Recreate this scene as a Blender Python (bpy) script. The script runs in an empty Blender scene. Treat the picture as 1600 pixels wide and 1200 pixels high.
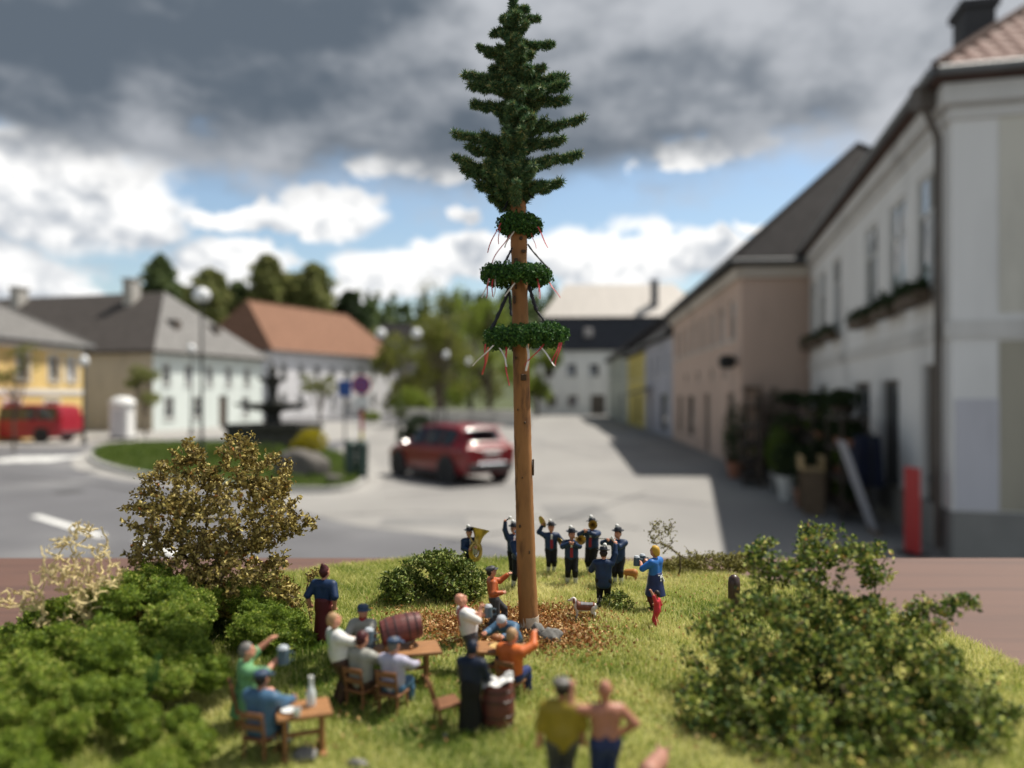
import bpy, math, random
import numpy as np
from mathutils import Vector, Matrix

# ------------------------------------------------------------------ camera, sky, sun, exposure
FPX, HY, ZC = 1200.0, 618.0, 0.071       # focal length and horizon row in photo pixels, lens height above the miniature lawn (m)
EYE = 2.4                                 # lens height above the village square (m)
VG = ZC - EYE                             # z of the village ground
rnd = random.Random(7)
rng = np.random.default_rng(7)
sc = bpy.context.scene
COL = sc.collection

cam_d = bpy.data.cameras.new('camera')
cam_d.sensor_width = 36.0
cam_d.lens = 36.0 * FPX / 1600.0
cam_d.shift_y = (HY - 600.0) / 1600.0
cam_d.clip_start, cam_d.clip_end = 0.005, 3000.0
cam_d.dof.use_dof = True
cam_d.dof.focus_distance = 0.250
cam_d.dof.aperture_fstop = 8.8
cam = bpy.data.objects.new('camera', cam_d)
COL.objects.link(cam)
cam.location = (0, 0, ZC)
cam.rotation_euler = (math.pi / 2, 0, 0)
sc.camera = cam

SUN_EL, SUN_AZ = math.radians(60), math.radians(33)          # azimuth counted from +X towards +Y
SUN = Vector((math.cos(SUN_EL) * math.cos(SUN_AZ), math.cos(SUN_EL) * math.sin(SUN_AZ), math.sin(SUN_EL)))
sun_d = bpy.data.lights.new('sun', 'SUN')
sun_d.energy, sun_d.angle, sun_d.color = 5.0, math.radians(0.53), (1.0, 0.94, 0.84)
sun = bpy.data.objects.new('sun', sun_d)
COL.objects.link(sun)
sun.rotation_euler = SUN.to_track_quat('Z', 'Y').to_euler()
sun.location = (20, 8, 30)

sc.view_settings.view_transform = 'Standard'
sc.view_settings.look = 'None'
sc.view_settings.exposure = 0.32
sc.view_settings.gamma = 1.0
sc.render.engine = 'CYCLES'
sc.cycles.use_denoising = True
try:
    sc.cycles.denoiser = 'OPENIMAGEDENOISE'
    sc.cycles.denoising_input_passes = 'RGB_ALBEDO_NORMAL'
except Exception:
    pass
sc.cycles.max_bounces = 6
sc.cycles.diffuse_bounces = 3
sc.cycles.transparent_max_bounces = 6
sc.cycles.sample_clamp_indirect = 6.0


class NX:
    """a socket (or number) with arithmetic that makes Math nodes"""
    def __init__(s, nt, v): s.nt, s.v = nt, v
    def op(s, o, *a, clamp=False):
        n = s.nt.nodes.new('ShaderNodeMath'); n.operation = o; n.use_clamp = clamp
        for i, x in enumerate((s,) + a):
            x = x.v if isinstance(x, NX) else x
            if isinstance(x, (int, float)): n.inputs[i].default_value = x
            else: s.nt.links.new(x, n.inputs[i])
        return NX(s.nt, n.outputs[0])
    def __add__(s, b): return s.op('ADD', b)
    def __sub__(s, b): return s.op('SUBTRACT', b)
    def __mul__(s, b): return s.op('MULTIPLY', b)
    def __truediv__(s, b): return s.op('DIVIDE', b)
    def rsub(s, a): return s.op('MULTIPLY', -1.0).op('ADD', a)
    def max(s, b): return s.op('MAXIMUM', b)
    def smooth(s, a, b):
        n = s.nt.nodes.new('ShaderNodeMapRange'); n.interpolation_type = 'SMOOTHSTEP'
        s.nt.links.new(s.v, n.inputs['Value'])
        for k, x in (('From Min', a), ('From Max', b)):
            if isinstance(x, NX): s.nt.links.new(x.v, n.inputs[k])
            else: n.inputs[k].default_value = x
        return NX(s.nt, n.outputs['Result'])


def mixc(nt, fac, a, b):
    n = nt.nodes.new('ShaderNodeMix'); n.data_type = 'RGBA'
    for i, x in ((0, fac), (6, a), (7, b)):
        x = x.v if isinstance(x, NX) else x
        if isinstance(x, (int, float)): n.inputs[i].default_value = x
        elif isinstance(x, tuple): n.inputs[i].default_value = (*x, 1.0)
        else: nt.links.new(x, n.inputs[i])
    return n.outputs[2]


def make_world():
    w = bpy.data.worlds.new('World'); sc.world = w; w.use_nodes = True
    nt = w.node_tree; nt.nodes.clear()
    out = nt.nodes.new('ShaderNodeOutputWorld')
    sky = nt.nodes.new('ShaderNodeTexSky'); sky.sky_type = 'NISHITA'; sky.sun_disc = False
    sky.sun_elevation = SUN_EL; sky.sun_rotation = math.pi / 2 - SUN_AZ
    sky.air_density = 1.25; sky.dust_density = 0.6; sky.ozone_density = 1.6
    skyb = nt.nodes.new('ShaderNodeVectorMath'); skyb.operation = 'SCALE'
    nt.links.new(sky.outputs[0], skyb.inputs[0]); skyb.inputs['Scale'].default_value = 0.15
    tc = nt.nodes.new('ShaderNodeTexCoord')
    sp = nt.nodes.new('ShaderNodeSeparateXYZ'); nt.links.new(tc.outputs['Generated'], sp.inputs[0])
    x, y, z = (NX(nt, sp.outputs[i]) for i in range(3))
    az = x.op('ARCTAN2', y); el = z.op('ARCSINE')
    def noise(scale, detail, off, zs=1.7, rough=0.55):
        mp = nt.nodes.new('ShaderNodeMapping'); nt.links.new(tc.outputs['Generated'], mp.inputs[0])
        mp.inputs['Location'].default_value = off; mp.inputs['Scale'].default_value = (1, 1, zs)
        n = nt.nodes.new('ShaderNodeTexNoise'); nt.links.new(mp.outputs[0], n.inputs['Vector'])
        n.inputs['Scale'].default_value = scale; n.inputs['Detail'].default_value = detail; n.inputs['Roughness'].default_value = rough
        return NX(nt, n.outputs[0])
    nA = noise(3.2, 5, (1.3, 0.2, 4.1)); nB = noise(9, 6, (5.1, 2.2, 0.7)); nC = noise(2.0, 4, (0.4, 7.7, 2.0), 2.4)
    nD = noise(26, 5, (2.4, 1.7, 3.7), 1.3)
    azw = az + (nB - 0.5) * 0.16 + (nD - 0.5) * 0.05
    elw = el + (nA - 0.5) * 0.05 + (nB - 0.5) * 0.09 + (nD - 0.5) * 0.035
    def ae(px, py):
        a = math.atan((px - 800) / FPX)
        return a, math.atan((HY - py) / FPX * math.cos(a))
    # cumulus heaps: where they stand in the sky (azimuth, elevation) and how wide they are
    heaps = [(60, 295, 250, 100), (190, 345, 110, 55), (-80, 430, 200, 60), (520, 330, 105, 50), (390, 345, 120, 26), (722, 346, 28, 26),
             (360, 425, 130, 48), (610, 425, 110, 50), (740, 410, 120, 38), (960, 405, 190, 62), (1080, 400, 120, 40), (690, 275, 60, 16),
             (640, 250, 90, 26), (1170, 352, 40, 12), (60, 455, 120, 24), (1110, 225, 120, 24), (1320, 420, 200, 60), (1560, 380, 140, 60)]
    cum = low = None
    for px, py, rx, ry in heaps:
        a, e = ae(px, py)
        qx = ((azw - a) / (rx * .92 / FPX)).op('POWER', 2.0)
        v = (elw - e) / (ry * .92 / FPX)
        q = (qx + v.op('POWER', 2.0)).rsub(1.0)
        q2 = (qx + (v + 0.55).op('POWER', 2.0)).rsub(1.0)      # the same heap half its height lower: tells its lit top from its grey foot
        cum = q if cum is None else cum.max(q)
        low = q2 if low is None else low.max(q2)
    topness = (cum - low)
    # the same kind of broken cumulus all round the horizon outside the view
    side = az.op('ABSOLUTE').smooth(0.62, 0.85)
    rest = ((nA - 0.47) * 9.0 - (el - 0.14).op('ABSOLUTE') * 5.0) * side - (side.rsub(1.0)) * 3.0
    cum = cum.max(rest)
    dens_c = cum.smooth(-0.05, 0.5)
    lightc = (topness * 0.30 + (nD - 0.5) * 1.6 + (nB - 0.5) * 1.3 + 0.30).smooth(-0.25, 0.6)
    ccol = mixc(nt, lightc, (0.55, 0.60, 0.67), (1.3, 1.29, 1.27))
    # the grey rain-cloud deck overhead, its ragged lower rim bright
    rim = (az * 2.1 + 0.9).op('SINE') * 0.020 + 0.250 + (nA - 0.5) * 0.16 + (nB - 0.5) * 0.14 + (nD - 0.5) * 0.05
    a1 = ((az + 0.58) / 0.16).op('POWER', 2.0).op('MULTIPLY', -1.0).op('EXPONENT') * 0.025
    above = el - (rim + a1)
    dens_s = above.smooth(-0.035, 0.05)
    dark = ((nC - 0.5) * 2.2 + (nB - 0.5) * 1.35 + (nD - 0.5) * 0.3 + above.smooth(-0.03, 0.06) * 0.25 - (az * 0.75) + 0.24).smooth(0.0, 0.9)
    scol = mixc(nt, dark, (0.62, 0.645, 0.69), (0.140, 0.175, 0.220))
    col = mixc(nt, dens_c, skyb.outputs[0], ccol)
    col = mixc(nt, dens_s, col, scol)
    bg = nt.nodes.new('ShaderNodeBackground'); nt.links.new(col, bg.inputs[0]); bg.inputs[1].default_value = 0.70
    nt.links.new(bg.outputs[0], out.inputs[0])


make_world()


# ------------------------------------------------------------------ helpers: places, meshes, tags, materials
def VGP(px, py, dz=0.0):
    """point of the village ground seen at photo pixel (px, py)"""
    Y = EYE * FPX / (py - HY)
    return Vector((Y * (px - 800) / FPX, Y, VG + dz))


def at(px, Y, h=0.0):
    """village point in the direction of column px, Y metres away, h above the square"""
    return Vector((Y * (px - 800) / FPX, Y, VG + h))


def lawn_z(x, y):
    return 0.0007 * math.sin(x * 61 + 1.0) * math.cos(y * 47) + 0.0005 * math.sin(x * 140 + y * 95)


def mini(px, py):
    """point of the miniature lawn seen at photo pixel (px, py)"""
    Y = ZC * FPX / (py - HY)
    X = Y * (px - 800) / FPX
    return Vector((X, Y, lawn_z(X, Y)))


def mini_at(px, Y, dz=0.0):
    X = Y * (px - 800) / FPX
    return Vector((X, Y, lawn_z(X, Y) + dz))


WORLD = {}


def place(o, parent=None):
    COL.objects.link(o)
    if parent is not None: o.parent = parent
    return o


def tag(o, label=None, cat=None, group=None, kind=None):
    if label: o['label'] = label
    if cat: o['category'] = cat
    if group: o['group'] = group
    if kind: o['kind'] = kind
    return o


def thing(name, label, cat, loc=(0, 0, 0), rz=0.0, group=None, kind=None):
    o = place(bpy.data.objects.new(name, None))
    o.empty_display_size = 0.01
    o.location = loc; o.rotation_euler = (0, 0, rz)
    WORLD[o.name] = Matrix.Translation(Vector(loc)) @ Matrix.Rotation(rz, 4, 'Z')
    return tag(o, label, cat, group, kind)


def np_mesh(name, V, polys, mat=None, parent=None, smooth=False, attrs=None, local=False):
    """V (n,3); polys: list of (m,k) index arrays"""
    V = np.asarray(V, dtype=np.float64)
    if parent is not None and parent.name in WORLD:
        if not local:
            M = np.array(WORLD[parent.name].inverted())
            V = V @ M[:3, :3].T + M[:3, 3]
    me = bpy.data.meshes.new(name)
    polys = [np.asarray(p, dtype=np.int32) for p in polys if len(p)]
    loops = np.concatenate([p.ravel() for p in polys]) if polys else np.zeros(0, np.int32)
    tot = np.concatenate([np.full(len(p), p.shape[1], np.int32) for p in polys])
    start = np.concatenate([[0], np.cumsum(tot)[:-1]]).astype(np.int32)
    me.vertices.add(len(V)); me.vertices.foreach_set('co', V.astype(np.float32).ravel())
    me.loops.add(len(loops)); me.loops.foreach_set('vertex_index', loops)
    me.polygons.add(len(tot)); me.polygons.foreach_set('loop_start', start); me.polygons.foreach_set('loop_total', tot)
    me.polygons.foreach_set('use_smooth', np.full(len(tot), bool(smooth)))
    for k, a in (attrs or {}).items():
        at_ = me.attributes.new(k, 'FLOAT', 'POINT'); at_.data.foreach_set('value', np.asarray(a, np.float32))
    me.update(calc_edges=True)
    o = bpy.data.objects.new(name, me)
    if mat: me.materials.append(mat)
    place(o, parent)
    WORLD[o.name] = WORLD[parent.name] if parent is not None and parent.name in WORLD else Matrix.Identity(4)
    return o


class MB:
    """collects faces; build() links them as one mesh object"""
    def __init__(s): s.V, s.F = [], []
    def add(s, V, F, M=None):
        b = len(s.V)
        for v in V: s.V.append(tuple(M @ Vector(v)) if M else tuple(v))
        for f in F: s.F.append(tuple(i + b for i in f))
        return s
    def box(s, c, d, M=None, bevel=0.0):
        cx, cy, cz = c; x, y, z = d[0] / 2, d[1] / 2, d[2] / 2
        if bevel <= 0:
            V = [(cx + i * x, cy + j * y, cz + k * z) for i in (-1, 1) for j in (-1, 1) for k in (-1, 1)]
            F = [(0, 1, 3, 2), (4, 6, 7, 5), (0, 4, 5, 1), (2, 3, 7, 6), (0, 2, 6, 4), (1, 5, 7, 3)]
            return s.add(V, F, M)
        b = min(bevel, x * .9, y * .9, z * .9)
        prof = [(-x + b, -y), (x - b, -y), (x, -y + b), (x, y - b), (x - b, y), (-x + b, y), (-x, y - b), (-x, -y + b)]
        V, F = [], []
        for zz, k in ((-z, b), (-z + b, 0), (z - b, 0), (z, b)):
            for (a, e) in prof:
                V.append((cx + a * (x - k) / x, cy + e * (y - k) / y, cz + zz))
        for r in range(3):
            for i in range(8):
                j = (i + 1) % 8
                F.append((r * 8 + i, r * 8 + j, r * 8 + 8 + j, r * 8 + 8 + i))
        F.append(tuple(range(7, -1, -1))); F.append(tuple(range(24, 32)))
        return s.add(V, F, M)
    def hexa(s, p, M=None):
        """eight corners: bottom ring 0-3, top ring 4-7"""
        return s.add(p, [(3, 2, 1, 0), (4, 5, 6, 7), (0, 1, 5, 4), (1, 2, 6, 5), (2, 3, 7, 6), (3, 0, 4, 7)], M)
    def tube(s, pts, r, n=6, M=None, cap=True):
        pts = [Vector(p) for p in pts]
        rs = r if isinstance(r, (list, tuple)) else [r] * len(pts)
        V, F = [], []
        ref = Vector((0.13, 0.31, 0.94))
        for i, p in enumerate(pts):
            t = (pts[min(i + 1, len(pts) - 1)] - pts[max(i - 1, 0)])
            t = t.normalized() if t.length > 1e-12 else Vector((0, 0, 1))
            if abs(t.dot(ref)) > 0.95: ref = Vector((0.9, 0.3, 0.1))
            a = t.cross(ref).normalized(); b = t.cross(a)
            for k in range(n):
                w = 2 * math.pi * k / n
                V.append(p + a * (rs[i] * math.cos(w)) + b * (rs[i] * math.sin(w)))
        for i in range(len(pts) - 1):
            for k in range(n):
                F.append((i * n + k, i * n + (k + 1) % n, i * n + n + (k + 1) % n, i * n + n + k))
        if cap:
            F.append(tuple(range(n - 1, -1, -1))); F.append(tuple(range((len(pts) - 1) * n, len(pts) * n)))
        return s.add(V, F, M)
    def lathe(s, prof, n=24, M=None):
        """prof: (r, z) from bottom to top"""
        V, F = [], []
        for r, z in prof:
            for k in range(n):
                w = 2 * math.pi * k / n
                V.append((r * math.cos(w), r * math.sin(w), z))
        for i in range(len(prof) - 1):
            for k in range(n):
                F.append((i * n + k, i * n + (k + 1) % n, i * n + n + (k + 1) % n, i * n + n + k))
        if prof[0][0] > 1e-9: F.append(tuple(range(n - 1, -1, -1)))
        if prof[-1][0] > 1e-9: F.append(tuple(range((len(prof) - 1) * n, len(prof) * n)))
        return s.add(V, F, M)
    def ball(s, c, r, n=12, M=None, sq=(1, 1, 1)):
        prof = [(max(1e-10, math.sin(math.pi * i / n)), -math.cos(math.pi * i / n)) for i in range(n + 1)]
        m = Matrix.Translation(Vector(c)) @ Matrix.Diagonal((r * sq[0], r * sq[1], r * sq[2], 1))
        return s.lathe(prof, 2 * n, (M @ m) if M else m)
    def build(s, name, mat=None, parent=None, smooth=False, local=False):
        byk = {}
        for f in s.F: byk.setdefault(len(f), []).append(f)
        o = np_mesh(name, np.array([tuple(v) for v in s.V]), [np.array(v) for v in byk.values()], mat, parent, smooth, None, local)
        if smooth:
            try: o.data.set_sharp_from_angle(angle=math.radians(42))
            except Exception: pass
        return o


def copy_thing(root, name=None):
    def rec(o, par):
        c = o.copy(); COL.objects.link(c); c.parent = par
        for ch in [q for q in CH.get(o.name, [])]: rec(ch, c)
        return c
    CH = {}
    for o in bpy.data.objects:
        if o.parent: CH.setdefault(o.parent.name, []).append(o)
    return rec(root, None)


MATS = {}


def mat(name, col, rough=0.7, var=0.12, scale=8.0, metal=0.0, bump=0.0, bscale=None, spec=0.5, coat=0.0, dirt=None, stretch=(1, 1, 1), attr=None, trans=0.0, detail=6.0):
    """procedural principled material: base colour varied by noise, optional bump, a second 'dirt' colour, or a per-leaf tint ramp"""
    if name in MATS: return MATS[name]
    m = bpy.data.materials.new(name); m.use_nodes = True; MATS[name] = m
    nt = m.node_tree; b = nt.nodes['Principled BSDF']
    b.inputs['Roughness'].default_value = rough; b.inputs['Metallic'].default_value = metal
    b.inputs['Specular IOR Level'].default_value = spec
    if coat: b.inputs['Coat Weight'].default_value = coat; b.inputs['Coat Roughness'].default_value = 0.08
    tc = nt.nodes.new('ShaderNodeTexCoord'); mp = nt.nodes.new('ShaderNodeMapping')
    mp.inputs['Scale'].default_value = stretch
    nt.links.new(tc.outputs['Object'], mp.inputs[0])
    n = nt.nodes.new('ShaderNodeTexNoise'); n.inputs['Scale'].default_value = scale; n.inputs['Detail'].default_value = detail
    n.inputs['Roughness'].default_value = 0.6
    nt.links.new(mp.outputs[0], n.inputs['Vector'])
    if attr:
        a = nt.nodes.new('ShaderNodeAttribute'); a.attribute_name = 'tint'
        r = nt.nodes.new('ShaderNodeValToRGB')
        el = r.color_ramp.elements
        while len(el) < len(attr): el.new(0.5)
        for i, (p, c) in enumerate(attr): el[i].position = p; el[i].color = (*c, 1)
        nt.links.new(a.outputs['Fac'], r.inputs[0])
        colout = r.outputs[0]
    else:
        lo = tuple(max(0, c * (1 - var)) for c in col); hi = tuple(min(1, c * (1 + var)) for c in col)
        r = nt.nodes.new('ShaderNodeValToRGB')
        r.color_ramp.elements[0].position = 0.3; r.color_ramp.elements[0].color = (*lo, 1)
        r.color_ramp.elements[1].position = 0.7; r.color_ramp.elements[1].color = (*hi, 1)
        nt.links.new(n.outputs[0], r.inputs[0]); colout = r.outputs[0]
        if dirt:
            dc, dscale, dlo, dhi = dirt
            n2 = nt.nodes.new('ShaderNodeTexNoise'); n2.inputs['Scale'].default_value = dscale; n2.inputs['Detail'].default_value = 8
            nt.links.new(mp.outputs[0], n2.inputs['Vector'])
            f = NX(nt, n2.outputs[0]).smooth(dlo, dhi)
            colout = mixc(nt, f, colout, dc)
    nt.links.new(colout, b.inputs['Base Color'])
    if bump:
        nb = nt.nodes.new('ShaderNodeTexNoise'); nb.inputs['Scale'].default_value = bscale or scale * 3; nb.inputs['Detail'].default_value = 5
        nt.links.new(mp.outputs[0], nb.inputs['Vector'])
        bp = nt.nodes.new('ShaderNodeBump'); bp.inputs['Strength'].default_value = min(1, bump); bp.inputs['Distance'].default_value = 1.0 / (bscale or scale * 3) * 0.3
        nt.links.new(nb.outputs[0], bp.inputs['Height']); nt.links.new(bp.outputs[0], b.inputs['Normal'])
    if trans:
        out = nt.nodes['Material Output']
        t = nt.nodes.new('ShaderNodeBsdfTranslucent'); nt.links.new(colout, t.inputs[0])
        mx = nt.nodes.new('ShaderNodeMixShader'); mx.inputs[0].default_value = trans
        nt.links.new(b.outputs[0], mx.inputs[1]); nt.links.new(t.outputs[0], mx.inputs[2]); nt.links.new(mx.outputs[0], out.inputs[0])
    return m


def glass(name, tint=(0.02, 0.025, 0.03), rough=0.04):
    return mat(name, tint, rough, 0.2, 0.8, spec=0.9)


# ------------------------------------------------------------------ implicit surfaces (for figures and animals)
def surface_nets(Fv, org, vox):
    s = Fv < 0
    cnt = np.zeros(tuple(d - 1 for d in Fv.shape), np.int8)
    for i in (0, 1):
        for j in (0, 1):
            for k in (0, 1):
                cnt += s[i:s.shape[0] - 1 + i, j:s.shape[1] - 1 + j, k:s.shape[2] - 1 + k]
    mixed = (cnt > 0) & (cnt < 8)
    idx = np.full(cnt.shape, -1, np.int32); cells = np.argwhere(mixed); idx[mixed] = np.arange(len(cells))
    acc = np.zeros((len(cells), 3)); num = np.zeros(len(cells))
    cor = [(i, j, k) for i in (0, 1) for j in (0, 1) for k in (0, 1)]
    val = {c: Fv[cells[:, 0] + c[0], cells[:, 1] + c[1], cells[:, 2] + c[2]] for c in cor}
    for a in range(8):
        for b in range(a + 1, 8):
            ca, cb = np.array(cor[a]), np.array(cor[b])
            if np.abs(ca - cb).sum() != 1: continue
            f0, f1 = val[cor[a]], val[cor[b]]
            m = (f0 < 0) != (f1 < 0)
            t = np.where(m, f0 / np.where(m, f0 - f1, 1), 0)
            acc += m[:, None] * (ca + t[:, None] * (cb - ca)); num += m
    V = (cells + acc / num[:, None]) * vox + org
    quads = []
    for ax in range(3):
        sl0 = [slice(1, -1)] * 3; sl1 = [slice(1, -1)] * 3
        sl0[ax] = slice(0, -1); sl1[ax] = slice(1, None)
        s0, s1 = s[tuple(sl0)], s[tuple(sl1)]
        e = np.argwhere(s0 != s1); 
        if not len(e): continue
        flip = s0[s0 != s1]
        off = np.ones(3, int); off[ax] = 0
        e = e + off
        u, w = [(1, 2), (2, 0), (0, 1)][ax]
        q = []
        for du, dw in ((-1, -1), (0, -1), (0, 0), (-1, 0)):
            c = e.copy(); c[:, u] += du; c[:, w] += dw
            q.append(idx[c[:, 0], c[:, 1], c[:, 2]])
        q = np.stack(q, 1)
        q[~flip] = q[~flip][:, ::-1]
        quads.append(q)
    return V, np.concatenate(quads)


class Sdf:
    """smooth union of round cones and ellipsoids"""
    def __init__(s): s.p = []
    def cone(s, tagname, a, b, ra, rb, k=0.02): s.p.append((tagname, 'c', np.array(a, float), np.array(b, float), ra, rb, k)); return s
    def ell(s, tagname, c, radii, R=None, k=0.02): s.p.append((tagname, 'e', np.array(c, float), np.array(radii, float), np.eye(3) if R is None else np.array(R), 0, k)); return s
    def mesh(s, vox, tags=None, inflate=0.0, clip=None, extra=()):
        P = [q for q in s.p if tags is None or q[0] in tags] + list(extra)
        lo = np.full(3, 1e9); hi = -lo; bb = []
        for q in P:
            if q[1] == 'c':
                r = max(q[4], q[5]) + inflate
                l = np.minimum(q[2], q[3]) - r; h = np.maximum(q[2], q[3]) + r
            else:
                r = q[3].max() + inflate; l = q[2] - r; h = q[2] + r
            bb.append((l, h)); lo = np.minimum(lo, l); hi = np.maximum(hi, h)
        lo -= 3 * vox; hi += 3 * vox
        n = np.ceil((hi - lo) / vox).astype(int) + 1
        Fv = np.full(n, 0.5, np.float32)
        ax = [lo[i] + np.arange(n[i]) * vox for i in range(3)]
        for q, (l, h) in zip(P, bb):
            k = q[6]; mg = k + 3 * vox
            i0 = np.maximum(np.floor((l - mg - lo) / vox).astype(int), 0); i1 = np.minimum(np.ceil((h + mg - lo) / vox).astype(int) + 1, n)
            X, Y, Z = np.meshgrid(*[ax[d][i0[d]:i1[d]] for d in range(3)], indexing='ij', sparse=True)
            if q[1] == 'c':
                a, b = q[2], q[3]; ab = b - a; L = max(ab @ ab, 1e-12)
                t = np.clip(((X - a[0]) * ab[0] + (Y - a[1]) * ab[1] + (Z - a[2]) * ab[2]) / L, 0, 1)
                d = np.sqrt((X - a[0] - t * ab[0]) ** 2 + (Y - a[1] - t * ab[1]) ** 2 + (Z - a[2] - t * ab[2]) ** 2) - (q[4] + t * (q[5] - q[4])) - inflate
            else:
                c, rad, R = q[2], q[3] + inflate, q[4]
                x, y, z = X - c[0], Y - c[1], Z - c[2]
                u = [(R[i, 0] * x + R[i, 1] * y + R[i, 2] * z) / rad[i] for i in range(3)]
                d = (np.sqrt(u[0] ** 2 + u[1] ** 2 + u[2] ** 2) - 1) * rad.min()
            w = tuple(slice(i0[d_], i1[d_]) for d_ in range(3))
            f = Fv[w]
            hh = np.maximum(k - np.abs(f - d), 0) / max(k, 1e-6)
            Fv[w] = np.minimum(f, d) - hh * hh * k * 0.25
        if clip is not None:
            X, Y, Z = np.meshgrid(*ax, indexing='ij', sparse=True)
            Fv = np.maximum(Fv, clip(X, Y, Z)).astype(np.float32)
        Fv[0], Fv[-1] = 0.5, 0.5; Fv[:, 0], Fv[:, -1] = 0.5, 0.5; Fv[:, :, 0], Fv[:, :, -1] = 0.5, 0.5
        return surface_nets(Fv, lo, vox)


# ------------------------------------------------------------------ the village: ground, road, paving
def poly_sheet(name, pts, z, m, kind='structure'):
    V = [(p[0], p[1], z) for p in pts]
    o = np_mesh(name, V, [np.array([list(range(len(V)))])], m)
    return tag(o, kind=kind)


def smooth_loop(pts, n=6):
    out = []
    N = len(pts)
    for i in range(N):
        p0, p1, p2, p3 = (Vector(pts[(i + k - 1) % N][:2]) for k in range(4))
        for j in range(n):
            t = j / n
            out.append(0.5 * ((2 * p1) + (p2 - p0) * t + (2 * p0 - 5 * p1 + 4 * p2 - p3) * t * t + (3 * p1 - p0 - 3 * p2 + p3) * t ** 3))
    return out


m_asph = mat('asphalt_dark', (0.115, 0.115, 0.124), 0.85, 0.14, 0.6, bump=0.3, bscale=60, dirt=((0.19, 0.19, 0.195), 0.25, 0.5, 0.75))
m_pave = mat('square_surface', (0.262, 0.254, 0.242), 0.88, 0.10, 0.5, bump=0.3, bscale=40, dirt=((0.225, 0.218, 0.212), 0.35, 0.45, 0.7), stretch=(1, 0.5, 1))
m_walk = mat('pavement', (0.31, 0.30, 0.285), 0.88, 0.12, 1.2, bump=0.2, bscale=30)
m_kerb = mat('kerb_granite', (0.36, 0.355, 0.345), 0.8, 0.15, 3.0)
m_mark = mat('road_paint', (0.72, 0.72, 0.70), 0.7, 0.15, 4.0)
m_field = mat('far_ground', (0.10, 0.12, 0.05), 0.95, 0.3, 0.02)

S = 900
tag(np_mesh('ground', [(-S, -60, VG - 0.012), (S, -60, VG - 0.012), (S, 1500, VG - 0.012), (-S, 1500, VG - 0.012)], [np.array([[0, 1, 2, 3]])], m_field), kind='structure')
tag(np_mesh('road', [(-90, -30, VG - 0.006), (60, -30, VG - 0.006), (60, 110, VG - 0.006), (-90, 110, VG - 0.006)], [np.array([[0, 1, 2, 3]])], m_asph), kind='structure')
# pale square between the road and the house row
sq = [VGP(360, 758), VGP(470, 800), VGP(560, 822), VGP(680, 836), VGP(780, 852), VGP(900, 900), (2.2, 7.0), (14, 7.0), (16, 96), (-6, 96), (-12, 70), (-9.5, 45), VGP(520, 712), VGP(540, 745)]
poly_sheet('square', [p[:2] for p in sq], VG, m_pave)
# pale pavement in front of the houses on the left
wl = [(-60, 41.5), VGP(120, 698), VGP(230, 688), VGP(380, 682), VGP(520, 690), (-8.5, 46), (-11.5, 70), (-30, 70), (-60, 60)]
poly_sheet('pavement', [p[:2] for p in wl], VG + 0.004, m_walk)
# crossing stripes and the dashes of the centre line
for i, (px, py) in enumerate([(8, 718), (38, 717.5), (68, 717), (96, 716.5)]):
    p = VGP(px, py)
    tag(MB().box((p.x, p.y, VG + 0.001), (0.5, 2.6, 0.006)).build('crossing_stripe', m_mark), kind='structure')
for (a, b) in [((55, 806), (160, 838)), ((215, 845), (285, 868)), ((-160, 760), (-80, 776))]:
    p, q = VGP(*a), VGP(*b)
    d = (q - p).normalized(); n = Vector((-d.y, d.x, 0)) * 0.09
    mb = MB(); mb.hexa([p + n, p - n, q - n, q + n, p + n + Vector((0, 0, .003)), p - n + Vector((0, 0, .003)), q - n + Vector((0, 0, .003)), q + n + Vector((0, 0, .003))])
    tag(mb.build('lane_dash', m_mark), kind='structure')
m_tar = mat('tar_seam', (0.05, 0.05, 0.052), 0.7, 0.2, 3)
for pts in ([(600, 776), (760, 764), (900, 768), (1140, 792)], [(500, 806), (640, 800), (820, 806), (1000, 826)], [(840, 690), (930, 712), (1060, 716)], [(0, 742), (150, 756), (330, 786), (470, 812)], [(700, 845), (860, 820), (1010, 770)]):
    W3 = [VGP(*p) for p in pts]; mb = MB()
    for a, b in zip(W3, W3[1:]):
        k = 8
        for i in range(k):
            p, q = a.lerp(b, i / k), a.lerp(b, (i + 1) / k); d = (q - p).normalized(); n_ = Vector((-d.y, d.x, 0)) * rnd.uniform(.02, .05)
            z_ = Vector((0, 0, .004)); mb.add([p - n_ + z_, p + n_ + z_, q + n_ + z_, q - n_ + z_], [(0, 1, 2, 3)])
    tag(mb.build('tar_seam', m_tar), kind='structure')
m_patch = mat('asphalt_patch', (0.19, 0.187, 0.183), 0.85, 0.15, 1.5)
for (px, py, w_, l_) in ((900, 800, 1.3, 2.2), (660, 815, 1.6, 1.2), (980, 700, 2.0, 3.0), (330, 800, 1.2, 2.0)):
    c = VGP(px, py); a0 = rnd.uniform(-.4, .4)
    V = [c + Matrix.Rotation(a0, 3, 'Z') @ Vector((sx * w_ / 2 * rnd.uniform(.85, 1.1), sy * l_ / 2 * rnd.uniform(.85, 1.1), .0025)) for sx, sy in ((-1, -1), (1, -1), (1, 1), (-1, 1))]
    tag(MB().add(V, [(0, 1, 2, 3)]).build('asphalt_patch', m_patch), kind='structure')
mh = VGP(108, 768)
tag(MB().lathe([(0.001, 0.0), (0.36, 0.0), (0.36, 0.003), (0.001, 0.004)], 28, Matrix.Translation((mh.x, mh.y, VG - 0.004))).build('manhole_cover', mat('cast_iron', (0.06, 0.06, 0.06), 0.6)),
    'round dark manhole cover in the asphalt road', 'manhole cover')
tb = [VGP(*p) for p in [(140, 712), (152, 728), (205, 743), (300, 757), (420, 768), (535, 769), (572, 752), (560, 728), (520, 708), (430, 699), (300, 695), (180, 698)]]
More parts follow.
